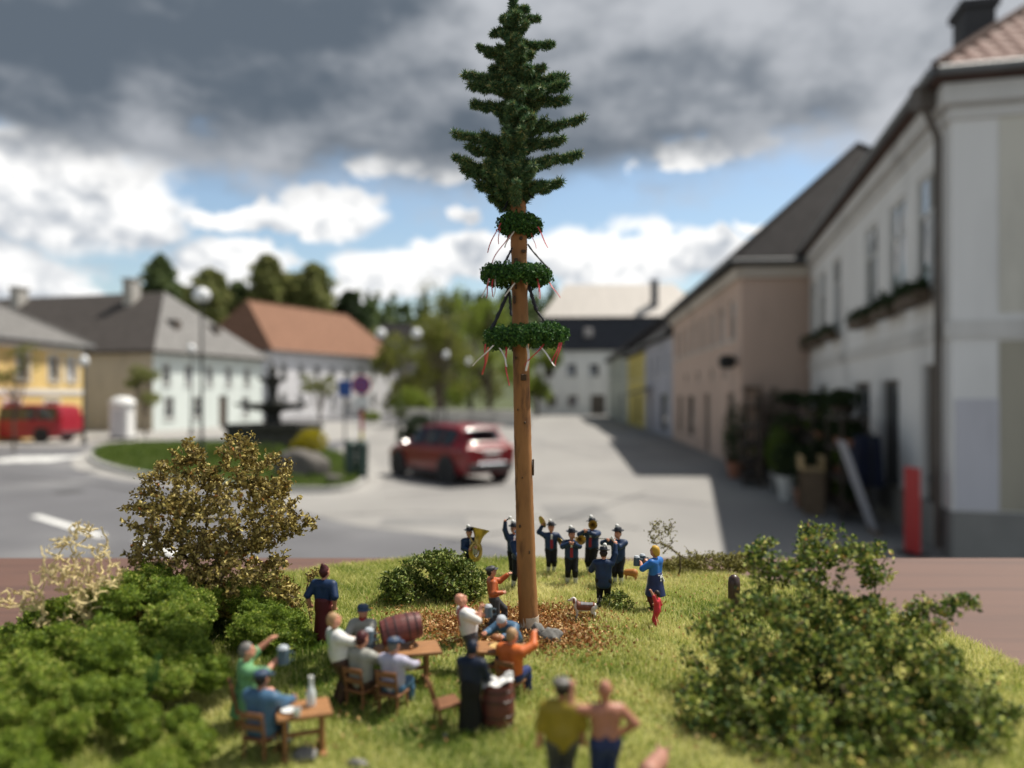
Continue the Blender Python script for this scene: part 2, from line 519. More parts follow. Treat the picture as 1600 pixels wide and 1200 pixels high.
loop = smooth_loop(tb)
mb = MB(); nl = len(loop); cen = sum(loop, Vector((0, 0))) / nl
for i in range(nl):
    a, b = loop[i], loop[(i + 1) % nl]
    ai, bi = (a + (cen - a).normalized() * 0.22), (b + (cen - b).normalized() * 0.22)
    g = (b - a) * 0.01
    mb.hexa([(*a, VG - .01), (*(b - g), VG - .01), (*(bi - g), VG - .01), (*ai, VG - .01), (*a, VG + .13), (*(b - g), VG + .13), (*(bi - g), VG + .13), (*ai, VG + .13)])
tag(mb.build('kerb', m_kerb), kind='structure')
# pale gutter strip outside the kerb
V = []; 
for p in loop: V += [(*p, VG + 0.001), (*(p + (p - cen).normalized() * 0.75), VG + 0.001)]
tag(np_mesh('gutter_strip', V, [np.array([[2 * i, 2 * i + 1, (2 * i + 3) % (2 * nl), (2 * i + 2) % (2 * nl)] for i in range(nl)])], m_walk), kind='structure')
inner = [p + (cen - p).normalized() * 0.2 for p in loop]
tag(np_mesh('planting_bed', [(*p, VG + 0.1) for p in inner], [np.array([list(range(nl))])], mat('bed_soil', (0.09, 0.10, 0.04), 0.95, 0.3, 2)), kind='structure')


def leaf_cloud(P, size, aspect=0.55, up=0.0, jit=0.35, fold=0.25, r=rng):
    """one diamond of two triangles per point, folded along its middle"""
    n = len(P)
    d = r.normal(size=(n, 3)); d[:, 2] += up; d /= np.linalg.norm(d, axis=1)[:, None]
    e = np.cross(d, r.normal(size=(n, 3))); e /= np.linalg.norm(e, axis=1)[:, None]
    nn = np.cross(d, e)
    s = (size * (1 + jit * r.uniform(-1, 1, n)))[:, None]
    V = np.stack([P - d * s * .5, P + e * s * aspect * .5 + nn * s * fold * .5, P + d * s * .5, P - e * s * aspect * .5 + nn * s * fold * .5], 1).reshape(-1, 3)
    i = np.arange(n)[:, None] * 4
    F = np.concatenate([i + np.array([[0, 1, 2]]), i + np.array([[0, 2, 3]])])
    return V, F


def pts_in(lobes, n, shell=0.0, r=rng, even=1.0):
    """random points inside a union of ellipsoids (centre, radii); shell pushes them outwards"""
    vol = np.array([a[1][0] * a[1][1] * a[1][2] for a in lobes]); vol = vol ** even; pick = r.choice(len(lobes), n, p=vol / vol.sum())
    d = r.normal(size=(n, 3)); d /= np.linalg.norm(d, axis=1)[:, None]
    rad = r.uniform(0, 1, n) ** (1 / 3.0); rad = shell + (1 - shell) * rad
    C = np.array([a[0] for a in lobes], float)[pick]; R = np.array([a[1] for a in lobes], float)[pick]
    return C + d * rad[:, None] * R


def clumpy(P, freq, thr, r=rng):
    """drop points where a cheap 3-D wave field is low, so that gaps open up"""
    ph = r.uniform(0, 6.28, 6)
    f = np.sin(P[:, 0] * freq + ph[0] + 2 * np.sin(P[:, 1] * freq * .7 + ph[1])) + np.sin(P[:, 1] * freq * 1.1 + ph[2] + 2 * np.sin(P[:, 2] * freq * .6 + ph[3])) + np.sin(P[:, 2] * freq * 1.2 + ph[4] + 2 * np.sin(P[:, 0] * freq * .8 + ph[5]))
    return P[f > thr]


LEAF = {
    'lime': [(0, (0.13, 0.19, 0.025)), (0.5, (0.21, 0.28, 0.04)), (1, (0.32, 0.36, 0.07))],
    'spring': [(0, (0.11, 0.14, 0.025)), (0.5, (0.18, 0.20, 0.04)), (1, (0.27, 0.26, 0.06))],
    'conifer': [(0, (0.08, 0.12, 0.05)), (0.5, (0.13, 0.18, 0.07)), (1, (0.19, 0.23, 0.09))],
    'olive': [(0, (0.15, 0.18, 0.06)), (0.5, (0.23, 0.25, 0.085)), (1, (0.33, 0.33, 0.13))],
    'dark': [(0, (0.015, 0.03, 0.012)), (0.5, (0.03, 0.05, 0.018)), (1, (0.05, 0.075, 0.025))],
    'yellow': [(0, (0.28, 0.24, 0.01)), (0.5, (0.42, 0.36, 0.015)), (1, (0.55, 0.48, 0.03))],
    'lawn': [(0, (0.07, 0.12, 0.02)), (0.5, (0.11, 0.17, 0.03)), (1, (0.17, 0.22, 0.045))],
}
for k, v in LEAF.items(): mat('leaf_' + k, (0.1, 0.1, 0.1), 0.65, attr=v, trans=0.4, spec=0.25)
m_bark = mat('bark', (0.09, 0.07, 0.05), 0.9, 0.3, 6, bump=0.5, bscale=12, stretch=(1, 1, 0.3))


def tree(label, base, h, crown, leaf, trunk_r, n, size, cat='tree', name='tree', bare=0.3, lobes=None, group=None, thr=-0.4):
    """crown = (cz, rx, rz): centre height and radii of the crown"""
    t = thing(name, label, cat, base, 0, group)
    cz, rx, rz = crown
    L = lobes or []
    if not L:
        for i in range(9):
            a = rnd.uniform(0, 6.28); q = rnd.uniform(.2, .75)
            L.append(((math.cos(a) * rx * q, math.sin(a) * rx * q, cz + rnd.uniform(-.65, .7) * rz), (rx * rnd.uniform(.3, .5), rx * rnd.uniform(.3, .5), rz * rnd.uniform(.25, .42))))
    mb = MB()
    mb.tube([(0, 0, -0.1), (0.02 * h * rnd.uniform(-1, 1), 0, cz * .5), (0.02 * h * rnd.uniform(-1, 1), 0, cz + rz * .5)], [trunk_r, trunk_r * .75, trunk_r * .2], 8)
    for c, r_ in L:
        z0 = cz * bare + rnd.uniform(0, .5) * (cz - cz * bare)
        mb.tube([(0, 0, z0), (c[0] * .55, c[1] * .55, z0 + (c[2] - z0) * .45), c], [trunk_r * .5, trunk_r * .3, trunk_r * .08], 5)
        for _ in range(4):
            e = Vector(c) + Vector([rnd.uniform(-1, 1) * r_[k] for k in range(3)])
            mb.tube([(c[0] * .55, c[1] * .55, z0 + (c[2] - z0) * .45), e], [trunk_r * .14, trunk_r * .03], 4)
    mb.build('trunk', m_bark, t, local=True)
    P = clumpy(pts_in(L, n), 5.0 / rx, thr)
    V, F = leaf_cloud(P, size)
    o = np_mesh('crown', V, [F], MATS['leaf_' + leaf], t, attrs={'tint': np.repeat(rng.uniform(0, 1, len(P)), 4)}, local=True)
    return t


def conifer(label, base, h, r0, n=5200, leaf='conifer', group=None, size=0.7, blunt=0.0):
    t = thing('conifer_tree', label, 'tree', base, 0, group)
    MB().tube([(0, 0, -0.2), (0, 0, h * .5), (0, 0, h)], [h * .018, h * .012, h * .002], 7).build('trunk', m_bark, t, local=True)
    z = rng.uniform(0.06, 1, n) ** 1.15
    a = rng.uniform(0, 6.28, n)
    lay = 0.62 + 0.38 * np.abs(np.sin(z * 31 + np.sin(a * 3) * 1.2))
    prof = np.where(z > 0.25, (1 - z) / .75, 0.8 + z * .8) ** (1 - blunt)
    rad = r0 * prof * lay * (0.45 + 0.55 * rng.uniform(0, 1, n)) * (1 + .22 * np.sin(a * 5 + z * 9) + .2 * np.sin(a * 2 + z * 23 + base[0]))
    P = np.stack([np.cos(a) * rad, np.sin(a) * rad, z * h - 0.18 * rad], 1)
    V, F = leaf_cloud(P, size, 0.5)
    np_mesh('crown', V, [F], MATS['leaf_' + leaf], t, attrs={'tint': np.repeat(rng.uniform(0, 1, n), 4)}, local=True)
    return t


def shrub(label, base, lobes, leaf, n, size, name='shrub', cat='shrub', group=None, thr=-0.8, local_stems=6):
    t = thing(name, label, cat, base, 0, group)
    mb = MB()
    for i in range(local_stems):
        c, r_ = lobes[i % len(lobes)]
        e = Vector(c) + Vector([rnd.uniform(-.6, .6) * r_[k] for k in range(3)])
        mb.tube([(rnd.uniform(-.1, .1) * r_[0], rnd.uniform(-.1, .1) * r_[1], -0.01 * r_[2]), e * .5 + Vector((rnd.uniform(-.1, .1) * r_[0], 0, 0)), e], [r_[2] * .05, r_[2] * .035, r_[2] * .01], 5)
    mb.build('stem', m_bark, t, local=True)
    P = clumpy(pts_in(lobes, n, 0.15), 7.0 / max(l[1][0] for l in lobes), thr); P = P[P[:, 2] > 0]
    V, F = leaf_cloud(P, size)
    np_mesh('foliage', V, [F], MATS['leaf_' + leaf], t, attrs={'tint': np.repeat(rng.uniform(0, 1, len(P)), 4)}, local=True)
    return t


# grass of the planting bed
def in_loop(P, lp):
    x, y = P[:, 0], P[:, 1]; ins = np.zeros(len(P), bool)
    for i in range(len(lp)):
        a, b = lp[i], lp[(i + 1) % len(lp)]
        c = ((a[1] > y) != (b[1] > y)) & (x < (b[0] - a[0]) * (y - a[1]) / (b[1] - a[1] + 1e-12) + a[0])
        ins ^= c
    return ins
xs = [p.x for p in inner]; ys = [p.y for p in inner]
P = np.stack([rng.uniform(min(xs), max(xs), 26000), rng.uniform(min(ys), max(ys), 26000), rng.uniform(VG + .12, VG + .26, 26000)], 1)
P = P[in_loop(P, inner)]
V, F = leaf_cloud(P, 0.16, 0.35, up=1.2)
tag(np_mesh('bed_grass', V, [F], MATS['leaf_lawn'], attrs={'tint': np.repeat(rng.uniform(0, 1, len(P)), 4)}), 'green grass of the kerbed planting island by the road', 'grass', kind='stuff')


# ------------------------------------------------------------------ houses
m_glass = glass('window_glass', (0.03, 0.035, 0.042), 0.06)
m_glass_refl = mat('glass_painted_reflection', (0.42, 0.44, 0.48), 0.08, 0.25, 1.5, spec=0.8)  # pale panes: bright sky reflections put into the glass colour
m_frame = mat('window_frame_white', (0.62, 0.61, 0.59), 0.5, 0.08, 3)
m_frame_d = mat('window_frame_dark', (0.10, 0.08, 0.065), 0.5, 0.15, 3)
m_dark = mat('dark_interior', (0.018, 0.017, 0.016), 0.8)
m_zinc = mat('zinc', (0.17, 0.175, 0.18), 0.6, 0.15, 2, metal=0.2)


def plaster(name, c, dirt=0.75):
    return mat(name, c, 0.9, 0.06, 0.5, bump=0.15, bscale=25, dirt=(tuple(x * dirt * .92 for x in c), 0.9, 0.46, 0.74), stretch=(1, 1, 0.28))


def tiles_mat(name, c):
    """roof covering with rows of slates (relief and colour by a brick pattern)"""
    m = mat(name, c, 0.92, 0.25, 2.5, spec=0.12)
    nt = m.node_tree; b = nt.nodes['Principled BSDF']
    tc = nt.nodes.new('ShaderNodeTexCoord')
    br = nt.nodes.new('ShaderNodeTexBrick'); br.inputs['Scale'].default_value = 3.0
    br.inputs['Mortar Size'].default_value = 0.03; br.inputs['Color1'].default_value = (1, 1, 1, 1); br.inputs['Color2'].default_value = (0.7, 0.7, 0.7, 1); br.inputs['Mortar'].default_value = (0, 0, 0, 1)
    nt.links.new(tc.outputs['Object'], br.inputs['Vector'])
    bp = nt.nodes.new('ShaderNodeBump'); bp.inputs['Strength'].default_value = 0.5; bp.inputs['Distance'].default_value = 0.03
    nt.links.new(br.outputs[0], bp.inputs['Height']); nt.links.new(bp.outputs[0], b.inputs['Normal'])
    return m


class House:
    def __init__(s, name, label, p0, p1, W, eave, ridge, hips, wall, roof, cat='house', side=1, over=0.45, mansard=None, group=None, plinth=None, trim=None):
        """front wall from p0 to p1 (ground plan); the house lies on the side +1 right / -1 left of that line"""
        s.p0, s.p1 = Vector(p0), Vector(p1)
        s.L = (s.p1 - s.p0).length; s.d = (s.p1 - s.p0) / s.L
        s.n = Vector((s.d.y, -s.d.x)) * side           # inward
        s.W, s.eave, s.side = W, eave, side
        s.t = thing(name, label, cat, (s.p0.x, s.p0.y, VG), 0, group)
        s.mb = MB(); s.trim = trim or m_frame; s.pane = m_glass; s.pale = 0.12
        s.wall, s.roof = wall, roof
        s.holes = {0: [], 1: [], 2: [], 3: []}
        s.ridge, s.hips, s.over, s.mansard, s.plinth = ridge, hips, over, mansard, plinth
    def xyz(s, u, w, v): 
        q = s.p0 + s.d * u + s.n * w
        return Vector((q.x, q.y, VG + v))
    def face(s, k, u, v, out=0.0):
        """point on wall k (0 front, 1 end at p0, 2 end at p1, 3 back), moved outwards"""
        if k == 0: return s.xyz(u, -out, v)
        if k == 1: return s.xyz(-out, u, v)
        if k == 2: return s.xyz(s.L + out, u, v)
        return s.xyz(u, s.W + out, v)
    def open(s, k, u0, u1, v0, v1, kind='window', **kw):
        s.holes[k].append((u0, u1, v0, v1)); s.opening(k, u0, u1, v0, v1, kind, **kw)
    def bar(s, mb, k, u0, u1, v0, v1, o0, o1):
        c = [s.face(k, u, v, o) for o in (o0, o1) for (u, v) in ((u0, v0), (u1, v0), (u1, v1), (u0, v1))]
        mb.hexa([c[0], c[1], c[5], c[4], c[3], c[2], c[6], c[7]])
    def opening(s, k, u0, u1, v0, v1, kind, frame=None, sill=True, rec=0.16, mull=True, surround=None):
        fm = frame or m_frame
        f = 0.07
        fr = MB()
        s.bar(fr, k, u0, u0 + f, v0, v1, -rec, -rec + .06); s.bar(fr, k, u1 - f, u1, v0, v1, -rec, -rec + .06)
        s.bar(fr, k, u0 + f, u1 - f, v0, v0 + f, -rec, -rec + .06); s.bar(fr, k, u0 + f, u1 - f, v1 - f, v1, -rec, -rec + .06)
        um, vm = (u0 + u1) / 2, v0 + (v1 - v0) * .66
        if kind == 'window':
            o = fr.build('window', fm, s.t)
            if mull:
                mb = MB(); s.bar(mb, k, um - .035, um + .035, v0 + f, v1 - f, -rec + .001, -rec + .055); mb.build('mullion', fm, o)
                mb = MB(); s.bar(mb, k, u0 + f, u1 - f, vm - .025, vm + .025, -rec + .004, -rec + .05); mb.build('glazing_bar', fm, o)
                gaps = [(u0 + f, um - .035), (um + .035, u1 - f)]; vg = [(v0 + f, vm - .025), (vm + .025, v1 - f)]
            else:
                gaps = [(u0 + f, u1 - f)]; vg = [(v0 + f, v1 - f)]
            for (a, b) in gaps:
                for (c, d) in vg:
                    mb = MB(); tw = rnd.uniform(-.012, .012)
                    q = [s.face(k, a, c, -rec + .02 + tw), s.face(k, b, c, -rec + .02 - tw), s.face(k, b, d, -rec + .02 - tw), s.face(k, a, d, -rec + .02 + tw)]
                    mb.add(q, [(0, 1, 2, 3) if k in (0, 2) else (3, 2, 1, 0)]); mb.build('pane', s.pane if rnd.random() > s.pale else m_glass_refl, o)
            if sill:
                mb = MB(); s.bar(mb, k, u0 - .08, u1 + .08, v0 - .07, v0 - .002, -.02, .1); mb.build('sill', s.trim, o)
        elif kind == 'door':
            o = fr.build('door', fm, s.t)
            mb = MB(); s.bar(mb, k, u0 + f, u1 - f, v0 + f, v1 - f, -rec + .005, -rec + .045); mb.build('door_leaf', fm, o)
            mb = MB(); c = s.face(k, u1 - .2, 1.05, -rec + .1); mb.ball(c, .05, 6); mb.build('handle', m_zinc, o)
        else:                      # a dark open shop front
            o = fr.build('shopfront', fm, s.t)
            mb = MB(); s.bar(mb, k, u0 + f, u1 - f, v0 + f, v1 - f, -rec - .02, -rec + .02); mb.build('pane', m_glass, o)
        if surround:
            mb = MB(); g = .14
            s.bar(mb, k, u0 - g, u0 - .01, v0, v1 + g, .003, .035); s.bar(mb, k, u1 + .01, u1 + g, v0, v1 + g, .003, .035); s.bar(mb, k, u0 - .01, u1 + .01, v1 + .01, v1 + g, .003, .035)
            mb.build('window_surround', surround, o)
        return o
    def finish(s):
        for k in range(4):
            ext = s.L if k in (0, 3) else s.W
            us = sorted({0.0, ext, *[h[0] for h in s.holes[k]], *[h[1] for h in s.holes[k]]}); vs = sorted({0.0, s.eave, *[h[2] for h in s.holes[k]], *[h[3] for h in s.holes[k]]})
            for a, b in zip(us, us[1:]):
                for c, d in zip(vs, vs[1:]):
                    um, vm = (a + b) / 2, (c + d) / 2
                    if any(h[0] < um < h[1] and h[2] < vm < h[3] for h in s.holes[k]): continue
                    s.mb.add([s.face(k, a, c), s.face(k, b, c), s.face(k, b, d), s.face(k, a, d)], [(0, 1, 2, 3)])
            for (a, b, c, d) in s.holes[k]:
                q = [s.face(k, u, v, o) for o in (0, -.2) for (u, v) in ((a, c), (b, c), (b, d), (a, d))]
                s.mb.add(q, [(0, 1, 5, 4), (1, 2, 6, 5), (2, 3, 7, 6), (3, 0, 4, 7), (4, 5, 6, 7)])
        s.mb.build('wall', s.wall, s.t)
        if s.roof is None: return None
        o, L, W, e, rg = s.over, s.L, s.W, s.eave, s.ridge
        h0, h1 = s.hips
        ring = [(-o, -o), (L + o, -o), (L + o, W + o), (-o, W + o)]
        mb = MB()
        if s.mansard:
            ins, vz = s.mansard
            r2 = [(ins, ins), (L - ins, ins), (L - ins, W - ins), (ins, W - ins)]
            V = [s.xyz(*q, e - .02) for q in ring] + [s.xyz(*q, e + .1) for q in ring] + [s.xyz(*q, vz) for q in r2]
            mb.add(V, [(3, 2, 1, 0), (0, 1, 5, 4), (1, 2, 6, 5), (2, 3, 7, 6), (3, 0, 4, 7), (4, 5, 9, 8), (5, 6, 10, 9), (6, 7, 11, 10), (7, 4, 8, 11), (8, 9, 10, 11)])
            ro = mb.build('roof', s.roof[0], s.t)
            mb = MB(); g = .25
            r3 = [(ins - g, ins - g), (L - ins + g, ins - g), (L - ins + g, W - ins + g), (ins - g, W - ins + g)]
            V = [s.xyz(*q, vz + .004) for q in r3] + [s.xyz(h0, W / 2, rg), s.xyz(L - h1, W / 2, rg)]
            mb.add(V, [(3, 2, 1, 0), (0, 1, 5, 4), (1, 2, 5), (2, 3, 4, 5), (3, 0, 4)])
            mb.build('upper_roof', s.roof[1], s.t)
            return ro
        V = [s.xyz(*q, e - .12) for q in ring] + [s.xyz(*q, e + .06) for q in ring] + [s.xyz(h0, W / 2, rg), s.xyz(L - h1, W / 2, rg)]
        mb.add(V, [(3, 2, 1, 0), (0, 1, 5, 4), (1, 2, 6, 5), (2, 3, 7, 6), (3, 0, 4, 7), (4, 5, 9, 8), (5, 6, 9), (6, 7, 8, 9), (7, 4, 8)])
        s.roof_o = mb.build('roof', s.roof, s.t)
        mb = MB()
        for (a, b) in ((8, 9), (4, 8), (7, 8), (5, 9), (6, 9)):
            mb.tube([V[a] + Vector((0, 0, .03)), V[b] + Vector((0, 0, .03))], .09, 6)
        mb.build('ridge_tiles', s.roof, s.roof_o)
        g = MB()
        for a, b in ((0, 1), (3, 0), (1, 2)):
            A, B = V[a + 4] - Vector((0, 0, .07)), V[b + 4] - Vector((0, 0, .07))
            out = ((V[a] + V[b]) / 2 - (V[0] + V[2]) / 2); out.z = 0; out = out.normalized() * .075
            g.tube([A + out, B + out], .07, 8)
        g.build('gutter', m_zinc, s.t)
        if s.plinth:
            for k in (0, 1, 2):
                q = MB(); s.bar(q, k, 0, s.L if k == 0 else s.W, 0, s.plinth[0], .002, .03); q.build('plinth', s.plinth[1], s.t)
        return s.roof_o
    def chimney(s, u, w, z, d, top, m):
        mb = MB(); c = s.xyz(u, w, 0)
        M = Matrix.Translation((c.x, c.y, VG)) @ Matrix.Rotation(math.atan2(s.d.y, s.d.x), 4, 'Z')
        mb.box((0, 0, (z + top) / 2), (d, d * .8, top - z), M); mb.box((0, 0, top + .06), (d * 1.2, d, .12), M)
        mb.build('chimney', m, s.roof_o)


m_slate = tiles_mat('roof_slate_dark', (0.030, 0.028, 0.029))
m_greyroof = tiles_mat('roof_grey', (0.17, 0.165, 0.16))
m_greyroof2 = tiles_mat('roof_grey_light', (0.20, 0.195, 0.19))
m_redroof = tiles_mat('roof_clay', (0.235, 0.130, 0.088))
m_brownroof = tiles_mat('roof_brown', (0.10, 0.065, 0.055))
m_paleroof = mat('roof_pale_sheet', (0.50, 0.46, 0.42), 0.6, 0.08, 0.6, stretch=(3, 0.3, 1))
m_navy = tiles_mat('roof_navy', (0.05, 0.052, 0.062))

# --- house at the right edge of the picture
wA = plaster('plaster_greywhite', (0.80, 0.785, 0.775), 0.84)
A = House('town_house', 'grey white plastered house with flower boxes at the right edge', (6.47, 11.3), (9.72, 25.02), 11, 7.08, 11.8, (5.2, 5.2), wA, m_brownroof, 'house', over=.28,
          plinth=(0.7, mat('plinth_grey', (0.24, 0.235, 0.225), 0.9, 0.12, 2)))
m_flower = mat('flower_box_green', (0.03, 0.06, 0.025), 0.8)
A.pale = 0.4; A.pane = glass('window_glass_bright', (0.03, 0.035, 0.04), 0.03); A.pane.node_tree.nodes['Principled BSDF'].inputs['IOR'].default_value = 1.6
for u in (1.25, 3.15, 5.3, 9.4, 11.7, 13.5):
    A.open(0, u - .6, u + .6, 4.12, 6.05, 'window', surround=None, rec=0.09)
A.open(0, 0.55, 1.5, 0.05, 2.9, 'door', frame=m_frame_d)
A.open(0, 3.0, 4.4, 0.5, 2.7, 'shop', frame=m_frame_d); A.open(0, 5.4, 7.2, 0.5, 2.7, 'shop', frame=m_frame_d)
A.open(0, 8.6, 9.8, 0.05, 2.6, 'door', frame=m_frame_d); A.open(0, 11, 12.6, 0.6, 2.7, 'shop', frame=m_frame_d)
A.open(1, 3.6, 4.7, 4.15, 5.8); A.open(1, 7, 8.1, 4.15, 5.8)
A.finish()
for u0, u1 in ((0.6, 1.95), (2.5, 3.8), (4.6, 6.0), (8.7, 10.1), (11.0, 14.0)):
    mb = MB(); A.bar(mb, 0, u0, u1, 3.86, 4.05, .11, .34); fb = mb.build('flower_box', mat('box_wood', (0.10, 0.07, 0.045), 0.8), A.t)
    c0, c1 = A.face(0, u0, 4.1, .22), A.face(0, u1, 4.1, .22)
    t_ = rng.uniform(0, 1, 420)[:, None]; P = np.array(c0) * (1 - t_) + np.array(c1) * t_ + rng.normal(size=(420, 3)) * np.array([.09, .09, .08])
    V, F = leaf_cloud(P, .1); tag(np_mesh('box_plants', V, [F], MATS['leaf_dark'], fb, attrs={'tint': np.repeat(rng.uniform(0, 1, 420), 4)}), kind='stuff')
for (v0, v1, o) in ((3.25, 3.5, .05), (6.45, 6.6, .06), (6.66, 6.94, .16)):
    for k in (0, 1):
        mb = MB(); A.bar(mb, k, -o if k == 0 else 0, A.L if k == 0 else A.W, v0, v1, .003, o); mb.build('cornice', plaster('plaster_trim', (0.66, 0.64, 0.62)), A.t)
# corner pilaster, bare render and repaired patches of the end wall
mb = MB(); A.bar(mb, 1, .05, .62, .72, 2.35, .004, .016); mb.build('plaster_patch', plaster('plaster_lilac', (0.58, 0.57, 0.62)), A.t)
mb = MB(); A.bar(mb, 1, .62, 5.5, .72, 3.2, .004, .012); mb.build('plaster_patch', plaster('plaster_olive', (0.40, 0.37, 0.30)), A.t)
mb = MB(); A.bar(mb, 1, .62, 5.5, 3.6, 6.5, .004, .012); mb.build('plaster_patch', plaster('plaster_cream', (0.66, 0.63, 0.56)), A.t)
mb = MB(); c = A.face(0, .25, 7.0, .3); mb.tube([c, A.face(0, .25, 6.75, .3), A.face(0, .3, 6.3, .1), A.face(0, .3, 3.5, .1), A.face(0, .3, .1, .1)], .055, 8); mb.build('downpipe', mat('pipe_brown', (0.12, 0.10, 0.085), 0.6), A.t)
mb = MB(); mb.box((0, 0, 0), (.28, .28, .36), Matrix.Translation(A.face(0, .25, 6.9, .3))); mb.build('rainwater_head', MATS['pipe_brown'], A.t)
A.chimney(1.75, .85, 7.9, .58, 8.75, mat('chimney_dark', (0.055, 0.055, 0.06), 0.85))
# roof tiles of the hip that faces the picture, each one a piece
e0, e1 = A.xyz(-.28, -.28, 7.14), A.xyz(-.28, 11.28, 7.14); apex = A.xyz(5.2, 5.5, 11.8)
ed = (e1 - e0).normalized(); mid = (e0 + e1) / 2; upv = (apex - mid).normalized(); nr = ed.cross(upv); nr = nr if nr.z > 0 else -nr
tile_me = None; m_tile = mat('roof_tile_red', (0.22, 0.11, 0.085), 0.8, 0.3, 30, dirt=((0.09, 0.075, 0.065), 3, 0.45, 0.7))
R3 = Matrix((ed, upv, nr)).transposed().to_4x4()
Ltot = (e1 - e0).length; Hs = (apex - mid).length
for row in range(11):
    y = row * .30; inset = (Ltot / 2) * (y + .3) / Hs
    nn = int((min(5.2, Ltot) - inset) / .24)
    for i in range(nn):
        x = inset + .05 + i * .24
        if x > 4.6: break
        if tile_me is None:
            mb = MB()
            for j in range(4):
                a, b = -.115 + j * .0575, -.115 + (j + 1) * .0575
                za, zb = .035 * math.cos(a * 13), .035 * math.cos(b * 13)
                mb.add([(a, 0, za), (b, 0, zb), (b, .36, zb - .03), (a, .36, za - .03), (a, 0, za - .02), (b, 0, zb - .02)], [(0, 1, 2, 3), (5, 4, 0, 1)[::-1]])
            o = mb.build('roof_tile', m_tile, A.roof_o, local=True); tile_me = o.data
        else:
            o = place(bpy.data.objects.new('roof_tile', tile_me), A.roof_o)
        M = Matrix.Translation(e0 + ed * x + upv * (y - .02) + nr * .035) @ R3 @ Matrix.Rotation(rnd.uniform(-.03, .03), 4, 'Z') @ Matrix.Rotation(rnd.uniform(0, .05), 4, 'X')
        o.matrix_basis = WORLD[A.t.name].inverted() @ M

# --- pink house next in the row
wE = plaster('plaster_pink', (0.60, 0.445, 0.365), 0.88)
E = House('town_house', 'pink plastered house with steep dark roof beside the flower-box house', (7.62, 25.5), (9.0, 43.0), 11.5, 6.8, 12.4, (5.6, 4.5), wE, m_slate, 'house')
for i in range(8): E.open(0, 1.0 + i * 2.05, 1.95 + i * 2.05, 4.35, 5.75, 'window', surround=None)
for u in (2.5, 5.0, 8.5, 12): E.open(0, u, u + .8, 3.0, 3.5, 'window', mull=False, sill=False)
E.open(0, 1.2, 2.4, .05, 2.5, 'door', frame=m_frame_d); E.open(0, 6, 7.2, .05, 2.5, 'door', frame=m_frame_d); E.open(0, 10, 12, .5, 2.4, 'shop', frame=m_frame_d); E.open(0, 14, 15.4, .5, 2.4, 'shop', frame=m_frame_d)
E.finish()
for k in (0, 1):
    mb = MB(); E.bar(mb, k, -.1 if k == 0 else 0, E.L if k == 0 else E.W, 6.3, 6.67, .003, .2); mb.build('cornice', plaster('plaster_cornice', (0.62, 0.55, 0.48)), E.t)
mb = MB(); c = E.xyz(1.35, 2.6, 8.55); 
sk = MB(); q0 = E.xyz(-.45, 2.0, 7.0)
hd = (E.xyz(5.6, 5.75, 12.4) - E.xyz(-.45, 5.75, 6.86)); un = hd.normalized(); sd = Vector((E.n.x, E.n.y, 0)); nr2 = un.cross(sd); nr2 = nr2 if nr2.z > 0 else -nr2
c = E.xyz(-.45, 3.1, 6.86) + un * 0.55 + nr2 * .05
sk.hexa([c - sd * .45, c + sd * .45, c + sd * .45 + un * 1.0, c - sd * .45 + un * 1.0, c - sd * .45 + nr2 * .08, c + sd * .45 + nr2 * .08, c + sd * .45 + un * 1.0 + nr2 * .08, c - sd * .45 + un * 1.0 + nr2 * .08])
sk.build('skylight', glass('skylight_glass', (0.3, 0.34, 0.4), 0.12), E.roof_o)
mb = MB(); c = E.face(0, .6, 3.55, .35); mb.box(c, (.5, .5, .45), None, .1); mb.tube([E.face(0, .6, 3.6, 0), c], .03, 5); mb.build('wall_lantern', m_dark, E.t)

# --- the row beyond
Fh = House('town_house', 'narrow lavender grey house behind the pink house', (9.06, 43.3), (9.52, 55.0), 10, 5.9, 10.4, (0.6, 0.6), plaster('plaster_lavender', (0.44, 0.44, 0.50)), m_slate)
for u in (1.5, 4.2, 6.9, 9.6): Fh.open(0, u - .45, u + .45, 3.7, 5.0)
Fh.open(0, 2, 4.5, .3, 2.5, 'shop', frame=m_frame_d); Fh.open(0, 8.3, 9.3, .05, 2.3, 'door', frame=m_frame_d); Fh.finish()
mb = MB(); q = [Fh.face(0, a, v, o) for (o, v) in ((0.02, 2.9), (1.5, 2.45)) for a in (7.5, 11)]
mb.hexa([q[0], q[1], q[3], q[2], q[0] + Vector((0, 0, .06)), q[1] + Vector((0, 0, .06)), q[3] + Vector((0, 0, .06)), q[2] + Vector((0, 0, .06))]); mb.build('awning', mat('awning_cloth', (0.05, 0.05, 0.07), 0.85), Fh.t)
Gh = House('town_house', 'yellow plastered house far down the right side of street', (9.58, 55.3), (9.95, 66.0), 10, 5.7, 9.6, (.6, .6), plaster('plaster_yellow_far', (0.62, 0.52, 0.16)), m_slate)
for u in (1.5, 4.2, 6.9, 9.4): Gh.open(0, u - .45, u + .45, 3.6, 4.9)
Gh.open(0, 3, 5, .3, 2.4, 'shop', frame=m_frame_d); Gh.open(0, 7.3, 8.3, .05, 2.3, 'door', frame=m_frame_d); Gh.finish()
Hh = House('town_house', 'pale green grey house at the far end of the right row', (10.0, 66.3), (11.1, 88.0), 10, 6.3, 10.5, (.6, 3), plaster('plaster_greengrey', (0.50, 0.53, 0.48)), m_slate)
for i in range(7): Hh.open(0, 1.6 + i * 3, 2.5 + i * 3, 3.9, 5.3)
Hh.open(0, 5, 8, .3, 2.5, 'shop', frame=m_frame_d); Hh.open(0, 15, 16.2, .05, 2.3, 'door', frame=m_frame_d); Hh.finish()

